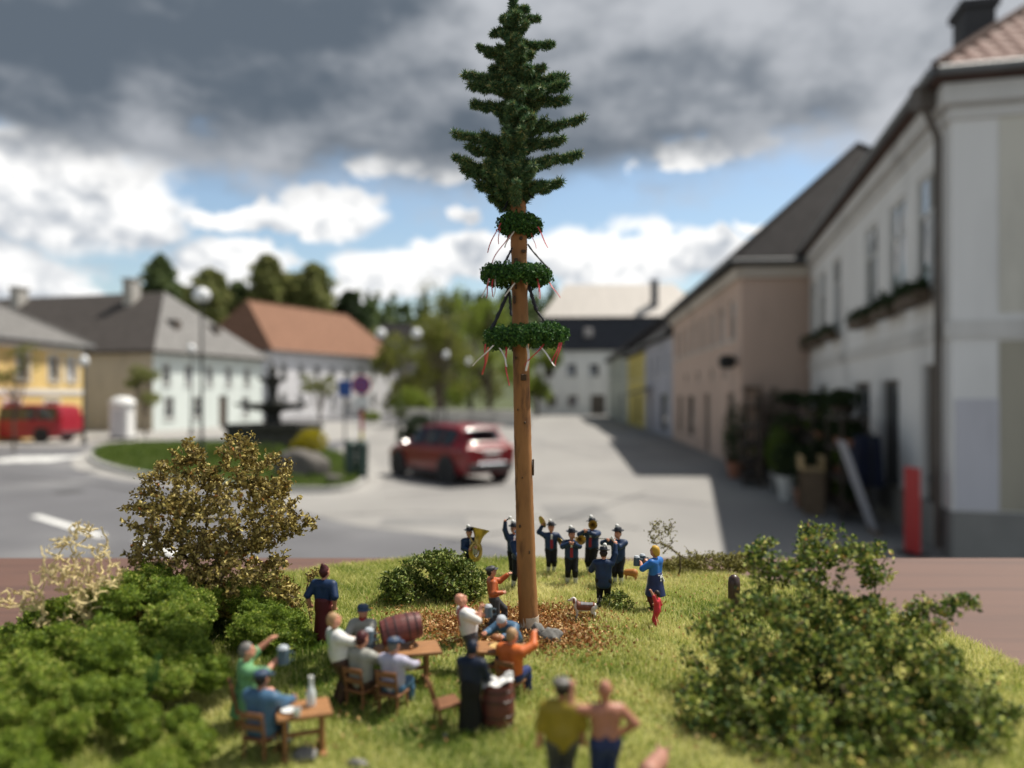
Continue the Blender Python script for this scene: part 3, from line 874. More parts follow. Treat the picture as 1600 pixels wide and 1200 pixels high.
# --- big white house that closes the street
Dh = House('manor_house', 'large white house with dark mansard and pale upper roof closing the street', (2.6, 96), (25.5, 94.5), 14, 8.0, 17.2, (4, 4.5), plaster('plaster_white', (0.80, 0.79, 0.77), 0.9), (m_navy, m_paleroof), 'house', side=-1, mansard=(1.2, 12.3))
for px in (858, 893, 928, 963): Dh.open(0, *[((px - 800) / 1200 * 95.7 - 2.6 + k) for k in (-.6, .6)], 4.8, 6.3, 'window', frame=m_frame_d)
for px in (862, 895): Dh.open(0, *[((px - 800) / 1200 * 95.7 - 2.6 + k) for k in (-.6, .6)], 1.0, 2.4, 'window', frame=m_frame_d)
Dh.open(0, 7.2, 9.0, .05, 2.5, 'door', frame=m_frame_d)
ro = Dh.finish(); Dh.roof_o = ro
Dh.chimney(15.4, 3.0, 12.3, .9, 17.0, mat('chimney_grey', (0.15, 0.15, 0.16), 0.85)); 
mb = MB(); c = Dh.xyz(6.9, .2, 10.2); mb.box((c.x, c.y, c.z), (1.1, .9, 1.1), None, .1); mb.build('dormer', mat('dormer_grey', (0.33, 0.31, 0.31), 0.8), ro)

# --- left side of the square
Yh = House('town_house', 'yellow house with grey roof behind the red van', (-26.3, 34.0), (-25.75, 46.0), 12, 5.35, 9.2, (5.5, 5.5), plaster('plaster_yellow', (0.68, 0.49, 0.19), 0.9), m_greyroof, side=-1)
for u in (1.6, 4.2, 6.8, 9.4, 11): Yh.open(0, u - .45, u + .45, 3.2, 4.6, 'window', surround=m_frame)
for u in (2.5, 6, 9.2): Yh.open(0, u - .6, u + .6, .6, 2.1, 'window', surround=m_frame)
Yh.finish()
for (v0, v1) in ((2.45, 2.75), (4.95, 5.2)):
    mb = MB(); Yh.bar(mb, 0, 0, Yh.L, v0, v1, .003, .08); mb.build('cornice', m_frame, Yh.t)
Bh = House('town_house', 'pale mint house with beige side wall and steep grey hipped roof', (-24.3, 52), (-20.9, 64.2), 27, 5.4, 10.4, (0, 0), plaster('plaster_mint', (0.66, 0.72, 0.70), 0.92), m_greyroof, side=-1)
for u in (1.3, 3.6, 5.9, 8.2, 10.6): Bh.open(0, u - .42, u + .42, 3.2, 4.6, 'window')
for u in (1.6, 4.6, 10.4): Bh.open(0, u - .5, u + .5, .8, 2.3, 'window')
Bh.open(0, 7, 8.1, .05, 2.4, 'door', frame=m_frame_d)
Bh.open(1, 1.2, 3.4, .1, 1.9, 'shop', frame=m_frame_d)
# its ridge runs along the depth: own roof
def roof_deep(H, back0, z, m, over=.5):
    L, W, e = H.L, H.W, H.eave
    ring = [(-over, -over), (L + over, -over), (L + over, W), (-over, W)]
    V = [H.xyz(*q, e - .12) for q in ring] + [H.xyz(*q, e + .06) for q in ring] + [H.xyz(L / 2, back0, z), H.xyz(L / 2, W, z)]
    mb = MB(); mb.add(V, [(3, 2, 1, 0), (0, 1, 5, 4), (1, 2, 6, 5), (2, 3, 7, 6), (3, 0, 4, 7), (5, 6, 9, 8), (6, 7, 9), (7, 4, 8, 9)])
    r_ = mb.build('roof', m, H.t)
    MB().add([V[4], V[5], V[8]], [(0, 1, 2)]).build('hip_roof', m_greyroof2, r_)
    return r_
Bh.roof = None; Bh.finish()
Bh.roof_o = roof_deep(Bh, 4.4, 10.4, tiles_mat('roof_shaded_brown', (0.072, 0.064, 0.060)))  # main slopes darkened: their shade is put into the colour, hip stays light grey
Bh.chimney(5.2, 6.4, 9.2, 1.0, 11.2, mat('chimney_plaster', (0.42, 0.40, 0.37), 0.9)); Bh.chimney(5.4, 17.5, 9.2, 1.0, 11.0, MATS['chimney_plaster'])
for u in (4.0, 8.6):
    c = Bh.xyz(u, 1.7, 7.5); mb = MB(); mb.box(c, (.9, .9, .9), Matrix.Identity(4)); mb.build('dormer', m_frame_d, Bh.roof_o)
mb = MB(); Bh.bar(mb, 1, 0.02, 20, 0.0, 5.3, .003, .03); mb.build('side_render', plaster('plaster_beige', (0.50, 0.45, 0.36)), Bh.t)
Chh = House('town_house', 'white house with broad orange clay tile roof behind the fountain', (-25.0, 80), (-15.1, 100.2), 11, 7.1, 12.8, (2.0, 3.2), plaster('plaster_white_c', (0.74, 0.73, 0.75), 0.92), m_redroof, side=-1)
for i in range(8): Chh.open(0, 1.3 + i * 2.65, 2.2 + i * 2.65, 4.3, 5.8, 'window')
for i in (0, 1, 3, 4, 6): Chh.open(0, 1.3 + i * 2.65, 2.2 + i * 2.65, 1.1, 2.6, 'window')
Chh.open(0, 14.6, 15.9, .05, 2.6, 'door', frame=m_frame_d); Chh.finish()
m_hipd = m_brownroof
Lh = House('town_house', 'long dark roofed house behind the yellow and mint houses', (-78, 74), (-44, 84), 12, 6.5, 12.6, (4, 4), plaster('plaster_far', (0.5, 0.47, 0.42)), m_brownroof, side=-1)
for i in range(8): Lh.open(0, 2 + i * 4, 3 + i * 4, 3.6, 5.0)
Lh.finish(); Lh.chimney(22, 6, 12, 1.2, 14, MATS['chimney_plaster'])
hs = House('far_house', 'small grey roofed house on the slope behind the twin lamps', (-26, 140), (-14, 142), 9, 11.5, 16, (2.5, 2.5), plaster('plaster_hill', (0.45, 0.43, 0.42)), m_slate, side=-1)
for i in range(4): hs.open(0, 1.2 + i * 2.8, 2.4 + i * 2.8, 8.6, 10.2)
hs.finish()

# ------------------------------------------------------------------ hill, wood and trees
nx, ny = 80, 24
V = []
for j in range(ny):
    for i in range(nx):
        X = -320 + 620 * i / (nx - 1); Y = 118 + 300 * j / (ny - 1); t = j / (ny - 1)
        h = 40 * (math.sin(t * math.pi * .62) ** 1.3) * (0.75 + .25 * math.sin(X * .017 + 1.2)) * (0.72 + 0.28 / (1 + math.exp((X - 60) / 40)))
        V.append((X, Y, VG - .03 + h + 1.2 * math.sin(X * .11 + Y * .07)))
V = np.array(V); V[:nx, 2] = VG - .03
F = np.array([[j * nx + i, j * nx + i + 1, (j + 1) * nx + i + 1, (j + 1) * nx + i] for j in range(ny - 1) for i in range(nx - 1)])
tag(np_mesh('hill', V, [F], mat('hill_ground', (0.06, 0.075, 0.03), 0.95, 0.35, 0.03), smooth=True), kind='structure')
hillV = V.reshape(ny, nx, 3)
allP, allT = [], []
for q in range(900):
    j, i = rnd.randrange(8, ny), rnd.randrange(0, nx)
    b = hillV[j, i] + np.array([rnd.uniform(-4, 4), rnd.uniform(-6, 6), -1.0]); h = rnd.uniform(7, 13); r0 = h * rnd.uniform(.2, .32)
    n = 46; z = rng.uniform(0, 1, n); a = rng.uniform(0, 6.28, n); rr = r0 * (1 - z) * rng.uniform(.4, 1, n)
    allP.append(np.stack([b[0] + np.cos(a) * rr, b[1] + np.sin(a) * rr, b[2] + z * h], 1)); allT.append(np.full(n, rnd.uniform(0, .75)) + rng.uniform(0, .25, n))
P = np.concatenate(allP); T = np.concatenate(allT)
V, F = leaf_cloud(P, 2.6, .7)
tag(np_mesh('forest', V, [F], MATS['leaf_conifer'], attrs={'tint': np.repeat(T, 4)}), 'dark wooded hill on the horizon behind the houses', 'forest', kind='stuff')

Tg = 'tall conifers on the slope behind the roofs'
def hilltree(px, top, Y, r0, label, leaf='conifer', blunt=.35, foot=14.0):
    b = at(px, Y, foot); b.z = VG + foot - 6
    h = (HY - top) / FPX * Y + EYE - foot + 6
    return conifer(label, b, h, r0, 5200, leaf, Tg, .95, blunt)
hilltree(250, 398, 112, 5.0, 'dark broad conifer left of the other three above the mint roof', blunt=.45)
hilltree(328, 420, 116, 5.0, 'shorter olive green tree between the leftmost conifer and the orange roof', 'olive', .6)
hilltree(417, 398, 120, 4.6, 'tallest pale green tree above the ridge of the orange roof', 'olive', .65)
hilltree(490, 412, 122, 5.2, 'rounded green tree right of the tallest one behind the orange roof', 'olive', .65)
hilltree(288, 448, 118, 4.6, 'low green tree filling the gap right of the leftmost conifer', 'olive', .7)
hilltree(372, 440, 121, 4.4, 'low dark tree between the olive tree and the tallest tree', 'conifer', .6)
hilltree(455, 428, 123, 4.6, 'mid-height tree between the tallest and the rounded tree', 'olive', .7)
hilltree(215, 452, 110, 4.2, 'low bushy conifer just left of the leftmost dark conifer', 'conifer', .6)
hilltree(545, 455, 124, 4.6, 'dark low conifer behind the right end of the orange roof', 'dark', .5)

tree('big spring-green tree with dark trunk beyond the red car', at(683, 62), 13, (6.2, 3.9, 4.4), 'spring', .26, 8000, .30, thr=0.35)
tree('tall thin nearly bare spring tree rising above the others', at(692, 70), 16, (9.0, 3.2, 6.2), 'spring', .22, 2600, .3, thr=0.6)
tree('lime green leafy tree directly left of the maypole in the distance', at(765, 74), 13, (7.5, 5.2, 6.2), 'lime', .28, 9000, .38, thr=0.25)
tree('olive tree filling the gap right of the orange roof', at(636, 92), 13, (6.0, 5.0, 6.0), 'spring', .3, 8000, .45, thr=0.2)
tree('lime tree in the gap between the maypole and the white manor', at(838, 88), 10, (4.6, 3.4, 4.0), 'lime', .25, 6500, .42)
tree('dark leafy tree behind the lime tree left of the maypole', at(735, 112), 17, (9, 8, 8.5), 'olive', .4, 8000, .7)
tree('small round clipped tree in front of the mint house', at(228, 44), 4.2, (2.95, 1.2, 1.25), 'olive', .08, 5000, .13, name='small_tree', group='small round trees around the square')
tree('small round tree with pale foliage in front of the white house', at(500, 47), 4.0, (3.0, 1.15, .95), 'olive', .07, 3500, .14, name='small_tree', group='small round trees around the square')
tree('young thin tree with sparse yellow green leaves beside yellow house', at(22, 33), 4.9, (3.7, 1.1, 1.0), 'spring', .06, 1800, .12, name='small_tree', thr=0.2, group='small round trees around the square')
shrub('lime yellow round shrub at the foot of the distant trees', at(640, 66), [((0, 0, 1.6), (1.5, 1.3, 1.6)), ((1, .2, 1.2), (1.1, 1, 1.2))], 'lime', 4000, .25)
shrub('bright yellow flowering shrub beside the fountain', VGP(487, 716, .1), [((0, 0, .55), (.62, .5, .5)), ((-.45, .1, .35), (.4, .4, .3))], 'yellow', 3500, .08)
shrub('low green shrub left of the fountain basin', VGP(345, 722, .1), [((0, 0, .3), (1.5, .5, .32)), ((1.6, 0, .3), (.9, .5, .3))], 'lawn', 3500, .1)
shrub('low green plants on the kerbed island in front of fountain', VGP(430, 735, .1), [((0, 0, .2), (1.1, .5, .24)), ((1.0, 0, .2), (.8, .5, .24))], 'lawn', 3000, .09)
shrub('dark drooping shrub behind the bonnet of the red car', at(655, 40), [((0, 0, .7), (.8, .7, .75)), ((-.6, 0, .35), (.6, .5, .4)), ((.6, 0, .4), (.6, .5, .4))], 'dark', 4000, .14)
shrub('small yellow green bush at the corner of the white house', at(580, 70), [((0, 0, .5), (.9, .7, .5))], 'lime', 1500, .16)

# pale low wall of the ramp beyond the car
mb = MB()
for (a, b) in (((-9.6, 66), (-4.2, 60)), ((-4.2, 60), (1.4, 58))):
    A0, B0 = Vector((*a, 0)), Vector((*b, 0)); d = (B0 - A0).normalized(); n_ = Vector((-d.y, d.x, 0)) * .18
    for z0, z1, k in ((0, 1.15, 1), (1.152, 1.3, 1.4)):
        mb.hexa([A0 + n_ * k + Vector((0, 0, VG + z0)), A0 - n_ * k + Vector((0, 0, VG + z0)), B0 - n_ * k + Vector((0, 0, VG + z0)), B0 + n_ * k + Vector((0, 0, VG + z0)),
                 A0 + n_ * k + Vector((0, 0, VG + z1)), A0 - n_ * k + Vector((0, 0, VG + z1)), B0 - n_ * k + Vector((0, 0, VG + z1)), B0 + n_ * k + Vector((0, 0, VG + z1))])
tag(mb.build('garden_wall', plaster('plaster_wall_pale', (0.66, 0.64, 0.60))), 'low pale wall with coping beyond the red car', 'wall')


# ------------------------------------------------------------------ street furniture and vehicles
m_iron = mat('iron_dark', (0.03, 0.033, 0.034), 0.55, 0.2, 4, metal=0.3)
m_patina = mat('fountain_stone', (0.045, 0.045, 0.04), 0.75, 0.35, 3, bump=0.3, bscale=14)
m_globe = mat('lamp_globe_white', (0.82, 0.84, 0.86), 0.2, 0.03, 3)
m_white = mat('white_enamel', (0.75, 0.75, 0.74), 0.4, 0.05, 3)

# fountain
fc = VGP(426, 708)
FS = Matrix.Diagonal((1.18, 1.18, 1.12, 1))
ft = thing('fountain', 'dark tiered fountain with basin and stacked bowls on the island', 'fountain', fc)
MB().lathe([(1.75, -.1), (1.78, .1), (1.68, .2), (1.66, .85), (1.8, .95), (1.8, 1.08), (1.6, 1.08), (1.58, .9), (.01, .88)], 8, FS).build('basin', m_patina, ft, local=True)
MB().lathe([(1.57, .93), (.01, .935)], 24, FS).build('water', mat('fountain_water', (0.03, 0.04, 0.04), 0.05), ft, local=True)
MB().lathe([(.42, .88), (.45, 1.0), (.3, 1.1), (.26, 1.45), (.36, 1.55)], 16, FS).build('pedestal', m_patina, ft, local=True, smooth=True)
MB().lathe([(.3, 1.55), (.8, 1.62), (1.25, 1.78), (1.3, 1.86), (1.2, 1.86), (.7, 1.74), (.01, 1.70)], 28, FS).build('lower_bowl', m_patina, ft, local=True, smooth=True)
MB().lathe([(.24, 1.72), (.26, 1.95), (.16, 2.1), (.2, 2.5), (.28, 2.62)], 14, FS).build('column', m_patina, ft, local=True, smooth=True)
MB().lathe([(.2, 2.6), (.44, 2.7), (.52, 2.82), (.44, 2.82), (.01, 2.76)], 20, FS).build('upper_bowl', m_patina, ft, local=True, smooth=True)
MB().lathe([(.12, 2.76), (.14, 2.95), (.2, 3.05), (.14, 3.16), (.05, 3.26), (.07, 3.36), (.001, 3.44)], 12, FS).build('finial', m_patina, ft, local=True, smooth=True)


def lamp(label, base, h, twin=False, r=.22):
    t = thing('street_lamp', label, 'street lamp', base, 0, 'street lamps of the square')
    MB().lathe([(.16, -.05), (.16, .12), (.09, .3), (.06, .9), (.045, h * .6), (.035, h - .05)], 10).build('post', m_iron, t, local=True, smooth=True)
    for dx in ((-.95, .95) if twin else (0,)):
        mb = MB()
        if twin: mb.tube([(0, 0, h - .5), (dx * .5, 0, h - .2), (dx, 0, h - .16), (dx, 0, h - .02)], .03, 6)
        else: mb.tube([(0, 0, h - .12), (0, 0, h)], .04, 6)
        mb.lathe([(.05, 0), (.14, .03), (.12, .07)], 12, Matrix.Translation((dx, 0, h - .02)))
        b = mb.build('lamp_arm', m_iron, t, local=True)
        MB().lathe([(.1, .04), (r * .8, .12), (r, .26), (r * .9, .4), (r * .5, .52), (.001, .56)], 18, Matrix.Translation((dx, 0, h - .02))).build('globe', m_globe, b, local=True, smooth=True)
    return t


lamp('tall street lamp with broad white dome on the planting island', VGP(315, 728, .1), 5.45, r=.30)
lamp('street lamp with white globe in front of the mint house', at(299, 46), 4.95)
lamp('street lamp with white globe at corner of the yellow house', at(131, 38), 3.85)
lamp('two-globed street lamp beyond the fountain, right of the orange roof', at(623, 41), 5.45, True, .28)
lamp('street lamp with white globe under the spring-green tree', at(697, 52), 4.9)
lamp('far street lamp with small white globe left of maypole', at(732, 60), 4.8)

# signs
def pole_sign(name, label, base, h, shapes):
    t = thing(name, label, 'traffic sign', base, 0, 'traffic signs by the island')
    MB().tube([(0, 0, -.05), (0, 0, h)], .032, 8).build('post', m_zinc, t, local=True)
    for (nm, m, mb) in shapes: mb.build(nm, m, t, local=True)
    return t
m_sred = mat('sign_red', (0.42, 0.03, 0.04), 0.45); m_sblue = mat('sign_blue', (0.02, 0.08, 0.32), 0.45); m_syel = mat('sign_yellow', (0.62, 0.48, 0.05), 0.5)
RX = Matrix.Rotation(math.pi / 2, 4, 'X')
s1 = VGP(565, 744)
disc = lambda r, y, z, th=.02: MB().lathe([(.001, 0), (r, 0), (r, th), (.001, th)], 28, Matrix.Translation((0, y, z)) @ RX)
bars = MB(); bars.box((0, 0, 0), (.46, .012, .055), Matrix.Translation((0, -.072, 2.72)) @ Matrix.Rotation(.785, 4, 'Y')); bars.box((0, 0, 0), (.46, .010, .055), Matrix.Translation((0, -.072, 2.72)) @ Matrix.Rotation(-.785, 4, 'Y'))
pole_sign('traffic_sign', 'round red and blue no-stopping sign on a post beside the red car', s1, 3.0,
          [('red_ring', m_sred, disc(.29, -.03, 2.72)), ('blue_disc', m_sblue, disc(.225, -.052, 2.72, .01)), ('red_cross', m_sred, bars),
           ('plate', m_white, MB().box((0, -.04, 2.2), (.46, .02, .32), None, .008)),
           ('red_band', m_sred, MB().lathe([(.05, 1.35), (.05, 1.95)], 10)), ('yellow_band', m_syel, MB().lathe([(.051, .9), (.051, 1.348)], 10))])
s2 = VGP(539, 738)
pole_sign('traffic_sign', 'small blue square sign left of the no-stopping sign', s2, 2.85, [('blue_plate', m_sblue, MB().box((0, -.045, 2.62), (.42, .02, .5), None, .02))])
m_bin = mat('bin_green', (0.03, 0.06, 0.05), 0.5, 0.15, 5)
bt = thing('litter_bin', 'pair of dark green litter bins on a frame at island edge', 'bin', VGP(557, 752))
for dx in (-.17, .17):
    MB().lathe([(.13, .12), (.15, .2), (.16, .95), (.17, 1.0)], 14, Matrix.Translation((dx, 0, 0))).build('bin', m_bin, bt, local=True)
    MB().lathe([(.17, 1.01), (.17, 1.06), (.1, 1.14), (.001, 1.16)], 14, Matrix.Translation((dx, 0, 0))).build('lid', m_bin, bt, local=True)
MB().box((0, 0, .06), (.6, .3, .12), None, .02).box((0, .12, .6), (.05, .05, 1.1)).build('frame', m_iron, bt, local=True)


def rock(name, label, base, r, m, cat='stone', seed=1, sq=(1, .8, .6), group=None):
    q = np.random.default_rng(seed)
    n = 14; V = []; F = []
    for i in range(n + 1):
        for k in range(2 * n):
            a, b = math.pi * i / n, math.pi * k / n
            d = np.array([math.sin(a) * math.cos(b), math.sin(a) * math.sin(b), math.cos(a)])
            V.append(d)
    V = np.array(V)
    for _ in range(16):
        d = q.normal(size=3); d /= np.linalg.norm(d); c = q.uniform(.62, .95)
        dd = V @ d; V -= np.maximum(dd - c, 0)[:, None] * d * .92
    V *= 1 + .05 * np.sin(V[:, :1] * 9 + V[:, 2:] * 7 + seed) + .03 * np.sin(V[:, :1] * 17 + V[:, 1:2] * 13 + V[:, 2:] * 19)
    V = V * r * np.array(sq) + np.array(base) + np.array([0, 0, r * sq[2] * .55])
    F = np.array([[i * 2 * n + k, (i + 1) * 2 * n + k, (i + 1) * 2 * n + (k + 1) % (2 * n), i * 2 * n + (k + 1) % (2 * n)] for i in range(n) for k in range(2 * n)])
    return tag(np_mesh(name, V, [F], m, smooth=True), label, cat, group)


m_rock = mat('boulder', (0.11, 0.10, 0.09), 0.9, 0.3, 2, bump=0.4, bscale=8)
rock('boulder', 'large grey boulder at the corner of the planting island', VGP(474, 752, .08), .75, m_rock, seed=3, sq=(1.1, .8, .75))
rock('boulder', 'small pale boulder right of the large boulder on island', VGP(520, 762, .08), .3, m_rock, seed=5)

# white kiosk cabinet
kt = thing('kiosk', 'white cabinet kiosk with rounded roof before the mint house', 'kiosk', at(191, 42))
MB().box((0, 0, .95), (1.0, .9, 1.9), None, .05).build('cabinet', m_white, kt, local=True)
MB().lathe([(.62, 1.9), (.7, 1.95), (.66, 2.1), (.4, 2.3), (.001, 2.36)], 24).build('roof', m_white, kt, local=True, smooth=True)
MB().box((0, -.455, .9), (.7, .02, 1.5), None, .01).build('door', mat('kiosk_door', (0.55, 0.56, 0.57), 0.5), kt, local=True)
MB().box((0, 0, .06), (1.1, 1.0, .12)).build('base', m_iron, kt, local=True)

# vehicles
m_tyre = mat('tyre', (0.018, 0.018, 0.02), 0.85); m_rim = mat('rim', (0.25, 0.26, 0.29), 0.35, 0.1, 10, metal=0.8)
m_cladding = mat('cladding', (0.025, 0.025, 0.028), 0.7); m_carglass = glass('car_glass', (0.015, 0.02, 0.024), 0.03)
m_tail = mat('tail_light', (0.35, 0.01, 0.01), 0.2); m_plate = mat('plate', (0.7, 0.7, 0.7), 0.5); m_head = mat('head_light', (0.6, 0.62, 0.65), 0.1)


def vehicle(name, label, cat, base, ang, st, paint, wheels, wins, wr=.35, hw=.9, extra=None):
    """st: stations (x, z_bottom, w_bottom, z_belt, w_belt, z_roof, w_roof), rear to front; x forward"""
    t = thing(name, label, cat, base, ang)
    xs = [q[0] for q in st]
    def sec(x):
        for a, b in zip(st, st[1:]):
            if a[0] <= x <= b[0]:
                f = (x - a[0]) / (b[0] - a[0]); return [a[i] + (b[i] - a[i]) * f for i in range(7)]
        return list(st[0] if x < st[0][0] else st[-1])
    fine = sorted(set([xs[0] + (xs[-1] - xs[0]) * i / 44 for i in range(45)] + xs))
    S_ = [sec(x) for x in fine]
    # soften the station polyline
    A_ = np.array(S_); B_ = A_.copy()
    for _ in range(2): B_[1:-1, 1:] = (B_[:-2, 1:] + 2 * B_[1:-1, 1:] + B_[2:, 1:]) / 4
    def half(q):
        x, zb, wb, zt, wt, zr, wr_ = q
        g = max(zr - zt, .02)
        return [(0, zb), (wb * .8, zb), (wb * .97, zb + .05), (wb + .005, zb + .16), (wt * 1.0, (zb + zt) / 2 + .05), (wt + .012, zt - .12), (wt, zt - .02), (wt - .03, zt + .01),
                (wt + (wr_ - wt) * .5 - .01, zt + g * .48), (wr_ + .03, zr - g * .13), (wr_ - .03, zr - g * .04), (wr_ * .6, zr), (0, zr + .008)]
    V, n = [], 0
    for q in B_:
        h = half(q); ring = [(q[0], y, z) for y, z in h] + [(q[0], -y, z) for y, z in h[-2:0:-1]]
        n = len(ring); V += ring
    F = [(i * n + k, i * n + (k + 1) % n, (i + 1) * n + (k + 1) % n, (i + 1) * n + k) for i in range(len(B_) - 1) for k in range(n)]
    mb = MB(); mb.add(V, F + [tuple(range(n - 1, -1, -1)), tuple(range((len(B_) - 1) * n, len(B_) * n))]); body = mb.build('body', paint, t, smooth=True, local=True)
    def B(x): return [np.interp(x, B_[:, 0], B_[:, i]) for i in range(7)]
    for (x0, x1) in wins['side']:
        for s_ in (1, -1):
            g = MB(); k = 6; V = []
            for i in range(k + 1):
                q = B(x0 + (x1 - x0) * i / k); x = x0 + (x1 - x0) * i / k; gg = q[5] - q[3]
                ya, za = q[4] - .02, q[3] + .05; yb, zb = q[6] + .045, q[5] - gg * .16
                ym, zm = q[4] + (q[6] - q[4]) * .5 - .0, q[3] + gg * .48
                V += [(x, s_ * (ya + .014), za), (x, s_ * (ym + .016), zm), (x, s_ * (yb + .012), zb)]
            Fq = []
            for i in range(k):
                for j in (0, 1): Fq.append((3 * i + j, 3 * i + 3 + j, 3 * i + 4 + j, 3 * i + 1 + j))
            g.add(V, Fq); g.build('side_window', m_carglass, t, smooth=True, local=True)
    for nm, x0, x1 in wins['ends']:
        g = MB(); V = []; k = 5
        for i in range(k + 1):
            x = x0 + (x1 - x0) * i / k; q = B(x); w = q[6] * .92
            V += [(x, w * u, q[5] + .014 - .03 * abs(u) ** 4) for u in (-1, -.6, 0, .6, 1)]
        g.add(V, [(5 * i + j, 5 * i + j + 1, 5 * i + 6 + j, 5 * i + 5 + j) for i in range(k) for j in range(4)]); g.build(nm, m_carglass, t, smooth=True, local=True)
    for x in wheels:
        for s_ in (1, -1):
            M = Matrix.Translation((x, s_ * (hw - .07), wr)) @ Matrix.Rotation(-s_ * math.pi / 2, 4, 'X')
            w = MB(); w.lathe([(wr * .62, -.11), (wr * .93, -.11), (wr, -.07), (wr, .07), (wr * .93, .11), (wr * .62, .11)], 28, M); wh = w.build('wheel', m_tyre, t, smooth=True, local=True)
            w = MB(); w.lathe([(.001, .05), (wr * .2, .075), (wr * .22, .06), (wr * .6, .085), (wr * .64, .1)], 24, M)
            for i in range(5):
                w.box((wr * .38, 0, .08), (wr * .5, wr * .16, .03), M @ Matrix.Rotation(i * 1.2566, 4, 'Z'), .01)
            w.build('rim', m_rim, wh, local=True)
            a = MB(); a.lathe([(wr * 1.02, 0), (wr * 1.2, 0), (wr * 1.2, .035), (wr * 1.02, .035)], 32, Matrix.Translation((x, s_ * (hw + .0), wr + .01)) @ Matrix.Rotation(-s_ * math.pi / 2, 4, 'X'))
            a.lathe([(.001, -.006), (wr * 1.1, -.005)], 28, Matrix.Translation((x, s_ * (hw + .016), wr + .01)) @ Matrix.Rotation(-s_ * math.pi / 2, 4, 'X'))
            a.build('wheel_arch', m_cladding, t, local=True)
    if extra: extra(t, B)
    return t


def suv_extra(t, B):
    for s_ in (1, -1):
        MB().box((-2.16, s_ * .62, .98), (.08, .34, .12), None, .03).build('tail_light', m_tail, t, local=True)
        MB().box((2.13, s_ * .58, .72), (.1, .28, .1), None, .03).build('headlight', m_head, t, local=True)
        MB().box((.78, s_ * .98, 1.03), (.12, .2, .13), None, .04).build('mirror', t_paint, t, local=True)
        MB().tube([(-1.5, s_ * .6, 1.6), (-1.4, s_ * .62, 1.66), (0, s_ * .64, 1.68), (.25, s_ * .63, 1.62)], .02, 6).build('roof_rail', m_cladding, t, local=True)
        MB().box((0, s_ * .9, .27), (1.9, .06, .14), None, .02).build('sill_cladding', m_cladding, t, local=True)
        MB().tube([(-.2, s_ * .915, .82), (-.05, s_ * .93, .82)], .014, 5).build('door_handle', t_paint, t, local=True)
    MB().box((-2.16, 0, .48), (.14, 1.44, .24), None, .05).build('rear_bumper', m_cladding, t, local=True)
    MB().box((-2.235, 0, .56), (.02, .9, .1), None, .01).build('skid_plate', m_rim, t, local=True)
    MB().box((-2.22, 0, .86), (.02, .5, .11), None, .004).build('number_plate', m_plate, t, local=True)
    MB().box((2.14, 0, .45), (.14, 1.3, .2), None, .05).build('front_bumper', m_cladding, t, local=True)
    MB().box((-1.86, 0, 1.575), (.34, 1.05, .03), None, .012).build('spoiler', t_paint, t, local=True)


t_paint = mat('paint_red', (0.19, 0.004, 0.009), 0.38, 0.05, 3, coat=0.45)
SUV = [(-2.2, .42, .66, .92, .72, .96, .58), (-2.12, .32, .78, 1.0, .84, 1.06, .6), (-1.62, .24, .85, 1.03, .89, 1.53, .58), (-1.2, .22, .86, 1.02, .9, 1.6, .6), (-.4, .2, .87, 1.0, .9, 1.63, .62), (.3, .2, .87, .98, .9, 1.57, .61),
       (1.1, .2, .87, .96, .88, 1.04, .72), (1.75, .22, .85, .88, .85, .94, .66), (2.08, .3, .78, .76, .79, .82, .6), (2.2, .4, .64, .6, .68, .66, .5)]
vehicle('parked_car', 'red SUV parked on the square left of the maypole', 'car', (-1.86, 22.3, VG), math.radians(127), SUV, t_paint, (-1.33, 1.35),
        {'side': [(-1.62, -1.0), (-.93, -.12), (-.04, .72)], 'ends': [('rear_window', -2.02, -1.66), ('windscreen', .42, 1.04)]}, .36, .9, suv_extra)
VAN = [(-2.4, .4, .82, 1.05, .86, 1.3, .7), (-2.34, .3, .9, 1.1, .93, 1.82, .74), (-2.0, .25, .92, 1.12, .95, 1.93, .76), (0, .22, .93, 1.12, .95, 1.96, .78), (1.1, .22, .93, 1.1, .95, 1.92, .76),
       (1.9, .24, .9, 1.05, .92, 1.16, .78), (2.3, .3, .84, .85, .86, .92, .7), (2.42, .4, .74, .7, .78, .76, .6)]
m_vred = mat('paint_van_red', (0.30, 0.006, 0.020), 0.45, 0.05, 3, coat=0.2)
def van_extra(t, B):
    for s_ in (1, -1):
        MB().box((-2.38, s_ * .84, 1.15), (.08, .12, .5), None, .03).build('tail_light', m_tail, t, local=True)
        MB().box((2.36, s_ * .66, .8), (.1, .26, .16), None, .03).build('headlight', m_head, t, local=True)
        MB().box((1.5, s_ * 1.03, 1.2), (.12, .2, .22), None, .04).build('mirror', m_cladding, t, local=True)
        MB().tube([(-2.2, s_ * .96, .75), (1.2, s_ * .96, .75)], .02, 5).build('slide_rail', m_cladding, t, local=True)
    MB().box((-2.38, 0, .45), (.14, 1.7, .22), None, .05).build('rear_bumper', m_cladding, t, local=True)
    MB().box((2.38, 0, .45), (.14, 1.5, .22), None, .05).build('front_bumper', m_cladding, t, local=True)
vehicle('van', 'red passenger van parked before the yellow house', 'van', (at(128, 39.6).x - 2.85, 39.8, VG), math.radians(174), VAN, m_vred, (-1.4, 1.55),
        {'side': [(-2.15, -1.15), (-1.05, -.05), (.05, 1.15)], 'ends': [('windscreen', 1.2, 1.86)]}, .36, .95, van_extra)

